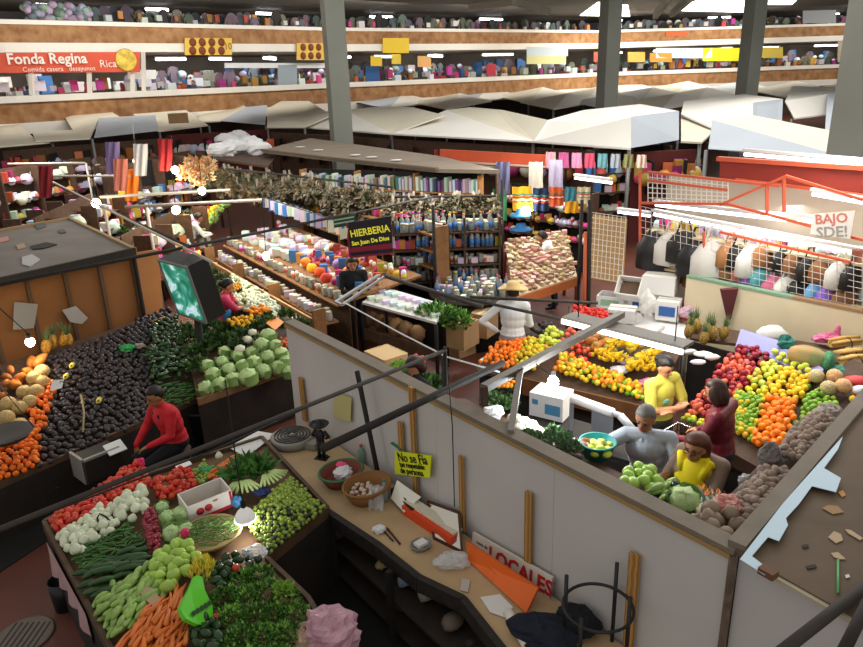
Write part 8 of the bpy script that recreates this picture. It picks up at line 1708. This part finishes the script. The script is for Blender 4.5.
menu('yellow menu board with round dishes and the number ten on the middle gallery', 185, 38, 232, 55, 4, 2, '10'); menu('smaller yellow menu board with six round dishes beside the first column', 297, 43, 327, 60, 3, 2)
for x0, y0, x1, y1, c_, l in ((128, 70, 156, 79, 'f2f0f0', 'small white sign under the end of the red banner'), (383, 38, 409, 53, 'ecc830', 'yellow board hanging right after the first column'), (371, 56, 382, 66, 'e8c030', 'small round yellow board below the hanging yellow board'), (392, 54, 401, 64, 'e8c848', 'small square yellow board below the hanging yellow board'), (418, 56, 431, 67, 'e8b070', 'pale orange board in the middle of the gallery'), (527, 47, 568, 56, 'b8c4cc', 'pale blue grey awning board on the middle gallery'), (527, 56, 566, 64, 'ccc890', 'pale green food board under the blue grey awning'), (656, 48, 712, 58, 'e6e4e0', 'white banner between the second and third column'), (703, 48, 746, 61, 'e8d820', 'bright yellow banner beside the third column'), (757, 47, 783, 58, 'd0b848', 'dull yellow board just past the third column'), (225, 63, 330, 68, 'e4e6e8', 'long white sign strip behind the smaller menu board'), (278, 65, 297, 87, '98a4ac', 'grey panel door beside the first column'), (366, 66, 379, 83, '2f5f9a', 'blue panel after the first column'), (650, 53, 672, 62, 'd89038', 'orange board under the white banner'), (594, 52, 603, 62, 'd85a4a', 'red board right before the second column'), (628, 52, 645, 62, 'd8a850', 'tan board right after the second column'), (487, 64, 496, 76, 'b83040', 'red drinks panel below the pale orange lights'), (666, 31, 688, 36, 'd0602e', 'orange cloth laid over the upper gallery rail'), (803, 9, 836, 23, '9a9c9e', 'grey shutter at the far end of the upper gallery'), (838, 40, 863, 62, 'b8a890', 'beige shutter at the far end of the middle gallery')):
    fsign('gallery_sign', l, x0, y0, x1, y1, M('gs_' + c_, c_, .6), -.2 if y0 < 62 else .8)
for x in (31, 89, 132, 143): a, b = FZ(x, 52 if x > 100 else 72, .1), FZ(x + 1, 95, .1); mb = MB(); mb.bar(a, b, .18); tag(mb.build('white_post', white_c), 'white post under the red banner, %s from its lettered end' % {31: 'first', 89: 'second', 132: 'third', 143: 'fourth'}[x], 'post')
mb = MB(); o_ = [(-.13, -.38), (.13, -.38), (.15, .12), (.24, -.05), (.3, .02), (.2, .3), (.07, .38), (-.07, .38), (-.2, .3), (-.3, .02), (-.24, -.05), (-.15, .12)]; mb.add([(x, y, z) for y in (-.05, .05) for x, z in o_], [tuple(range(12)), tuple(range(23, 11, -1))] + [(i, i + 12, (i + 1) % 12 + 12, (i + 1) % 12) for i in range(12)], False); garm = mb.mesh('garment', [M('cloth_mixed', '5a5d68', .8, hvar=.5, ovar=.8)]); mb = MB(); mb.ell((0, 0, 0), (.2, .2, .16), 8, 5); capm = mb.mesh('cap', [M('cap_mixed', '9aa4b4', .8, hvar=.3, ovar=.5)])
UP = lambda px: 23.5 + 7.5 * min(px, 335) / 335 + 2 * max(0, min(px - 335, 265)) / 265 - 9 * max(0, px - 600) / 263
LO = lambda px: 100 - 14 * px / 335 if px < 335 else 86 - 10 * (px - 335) / 265 if px < 600 else 76 - 10 * (px - 600) / 263
def along(name, ms, label, cat, group, n_, yf, off, dz, sc, x0=2, x1=860):
    for i in range(n_):
        x = x0 + (x1 - x0) * (i + R_.random() * .8) / n_; p, d, nn = fac_pt(x, 0, off + R_.uniform(-.3, .3)); p.z = yf + R_.uniform(*dz); tag(put(name, R_.choice(ms) if isinstance(ms, list) else ms, None, p, math.atan2(d.y, d.x), R_.uniform(*sc)), label, cat, group)
along('garment', garm, 'garment hanging in the lower rank of the upper gallery', 'garment', 'garments in the upper gallery, lower rank', 125, 7.6, .9, (-.1, .25), (.8, 1.3), 115)
along('garment', garm, 'garment hanging in the higher rank of the upper gallery', 'garment', 'garments in the upper gallery, higher rank', 90, 7.75, 1.7, (-.1, .1), (.9, 1.2), 150)
along('cap', capm, 'cap stacked on the upper gallery stand above the red banner', 'cap', 'caps above the red banner', 110, 7.7, .9, (-.2, .5), (.8, 1.1), 46, 108)
along('mixed_goods', [garm, packet], 'bright garment or packet behind the middle gallery rail', 'goods', 'goods behind the middle gallery rail', 110, 4.35, 1.2, (-.2, .5), (.8, 1.6), 160)  # garment copies mixed with packets as goods
along('mixed_goods', [garm, capm], 'bright goods deeper in the middle gallery', 'goods', 'goods deeper in the middle gallery', 90, 4.7, 3.0, (-.3, .3), (.9, 1.6), 150)
palb = packp.copy(); palb.materials.clear(); palb.materials.append(M('pale_stall', 'd6d2ca', .7, hvar=.5, ovar=.35))
along('display_box', [palb, packet], 'pale display box on the stalls right behind the middle gallery rail', 'display box', 'display boxes in the middle gallery', 90, 4.1, .9, (-.1, .25), (2.5, 5), 4)
along('display_box', [palb, packb], 'pale display box deeper in the middle gallery', 'display box', 'deeper display boxes in the middle gallery', 60, 4.4, 4.5, (-.3, .2), (4, 7), 4)
along('display_box', [palb, packet], 'pale display box among the upper gallery garments', 'display box', 'display boxes in the upper gallery', 60, 7.45, .7, (-.1, .2), (2, 4), 120)
for i in range(16):
    x = 10 + 54 * i; a, b = fac_pt(x, 5.7, 1.5)[0], fac_pt(min(x + 30, 925), 5.7, 1.5 + (i % 3))[0]; t = thing('fluorescent_lamp', 'fluorescent tube under the middle gallery ceiling, %s from the banner end' % 'one two three four five six seven eight nine ten eleven twelve thirteen fourteen fifteen sixteen'.split()[i], 'lamp', (0, 0, 0)); mb = MB(); mb.tube([a, b], .07, 6); mb.build('tube', M('tube_far', 'f8f8ff', .3, emit=7), t); mb = MB(); mb.bar(a + Vector((0, 0, .12)), b + Vector((0, 0, .12)), .2, .06); mb.build('fitting', M('fitting_white', 'd8d8d8', .5), t)
    if i % 2: a, b = fac_pt(x, 8.25, 1.8)[0], fac_pt(min(x + 22, 925), 8.25, 1.8)[0]; mb = MB(); mb.tube([a, b], .08, 6); tag(mb.build('fluorescent_tube', M('tube_far', 'f8f8ff', .3, emit=7)), 'fluorescent tube over the upper gallery garments, %s of the row' % 'x one x two x three x four x five x six x seven x eight'.split()[i], 'lamp')
for i in range(4):
    pt = person('gallery_visitor', 'x', fac_pt((20, 200, 450, 700)[i], 2.9, .8)[0], (3.0, 2.6, .4, 3.4)[i], None, M('visitor_top%d' % i, ('c8c4c0', '40506a', 'a03a3a', '2a2a2e')[i], .8), JEAN, SKIN, 'elbow', HAIR, 'short' if i % 2 else 'bob', fine=False, hands=False); g = ('people in pale tops', 'people in blue tops', 'people in red tops', 'people in black tops')[i] + ' along the middle gallery'; lb = 'person in a %s top standing along the middle gallery' % ('pale', 'blue', 'red', 'black')[i]; tag(pt, lb, 'person', g)
    for k in range(7): x = 8 + 31 * (i + 4 * k) + R_.uniform(-8, 8); dup(pt, fac_pt(min(x, 900), 2.9, R_.uniform(.6, 2.2))[0], R_.uniform(0, 6), lb, g)
# ================================================================ pieces that belong to a part go one level deeper
DEEP = {'lettering': ('board', 'card'), 'red_band': ('board',), 'white_line': ('board',), 'dish_picture': ('board',), 'food_picture': ('board',), 'tomato_print': ('front_side',), 'red_print': ('front_side',), 'hand_hole': ('front_side',), 'tape': ('body',), 'lid_seam': ('body',), 'print': ('body', 'walls'), 'print_band': ('body',), 'blue_print': ('body',), 'tape_strip': ('body',), 'rim': ('bowl', 'shade'), 'stripe': ('fabric',), 'leaf_print': ('sack',), 'stone': ('flesh',), 'core': ('roll',), 'center_boss': ('ribbed_pan',), 'picture': ('bezel',)}
for o in list(bpy.data.objects):
    if o.parent is None or o.parent.parent is not None: continue
    for want in DEEP.get(o.name.split('.')[0], ()):
        sib = next((c for c in o.parent.children if c.name.split('.')[0] == want and c is not o), None)
        if sib is not None: o.parent = sib; break
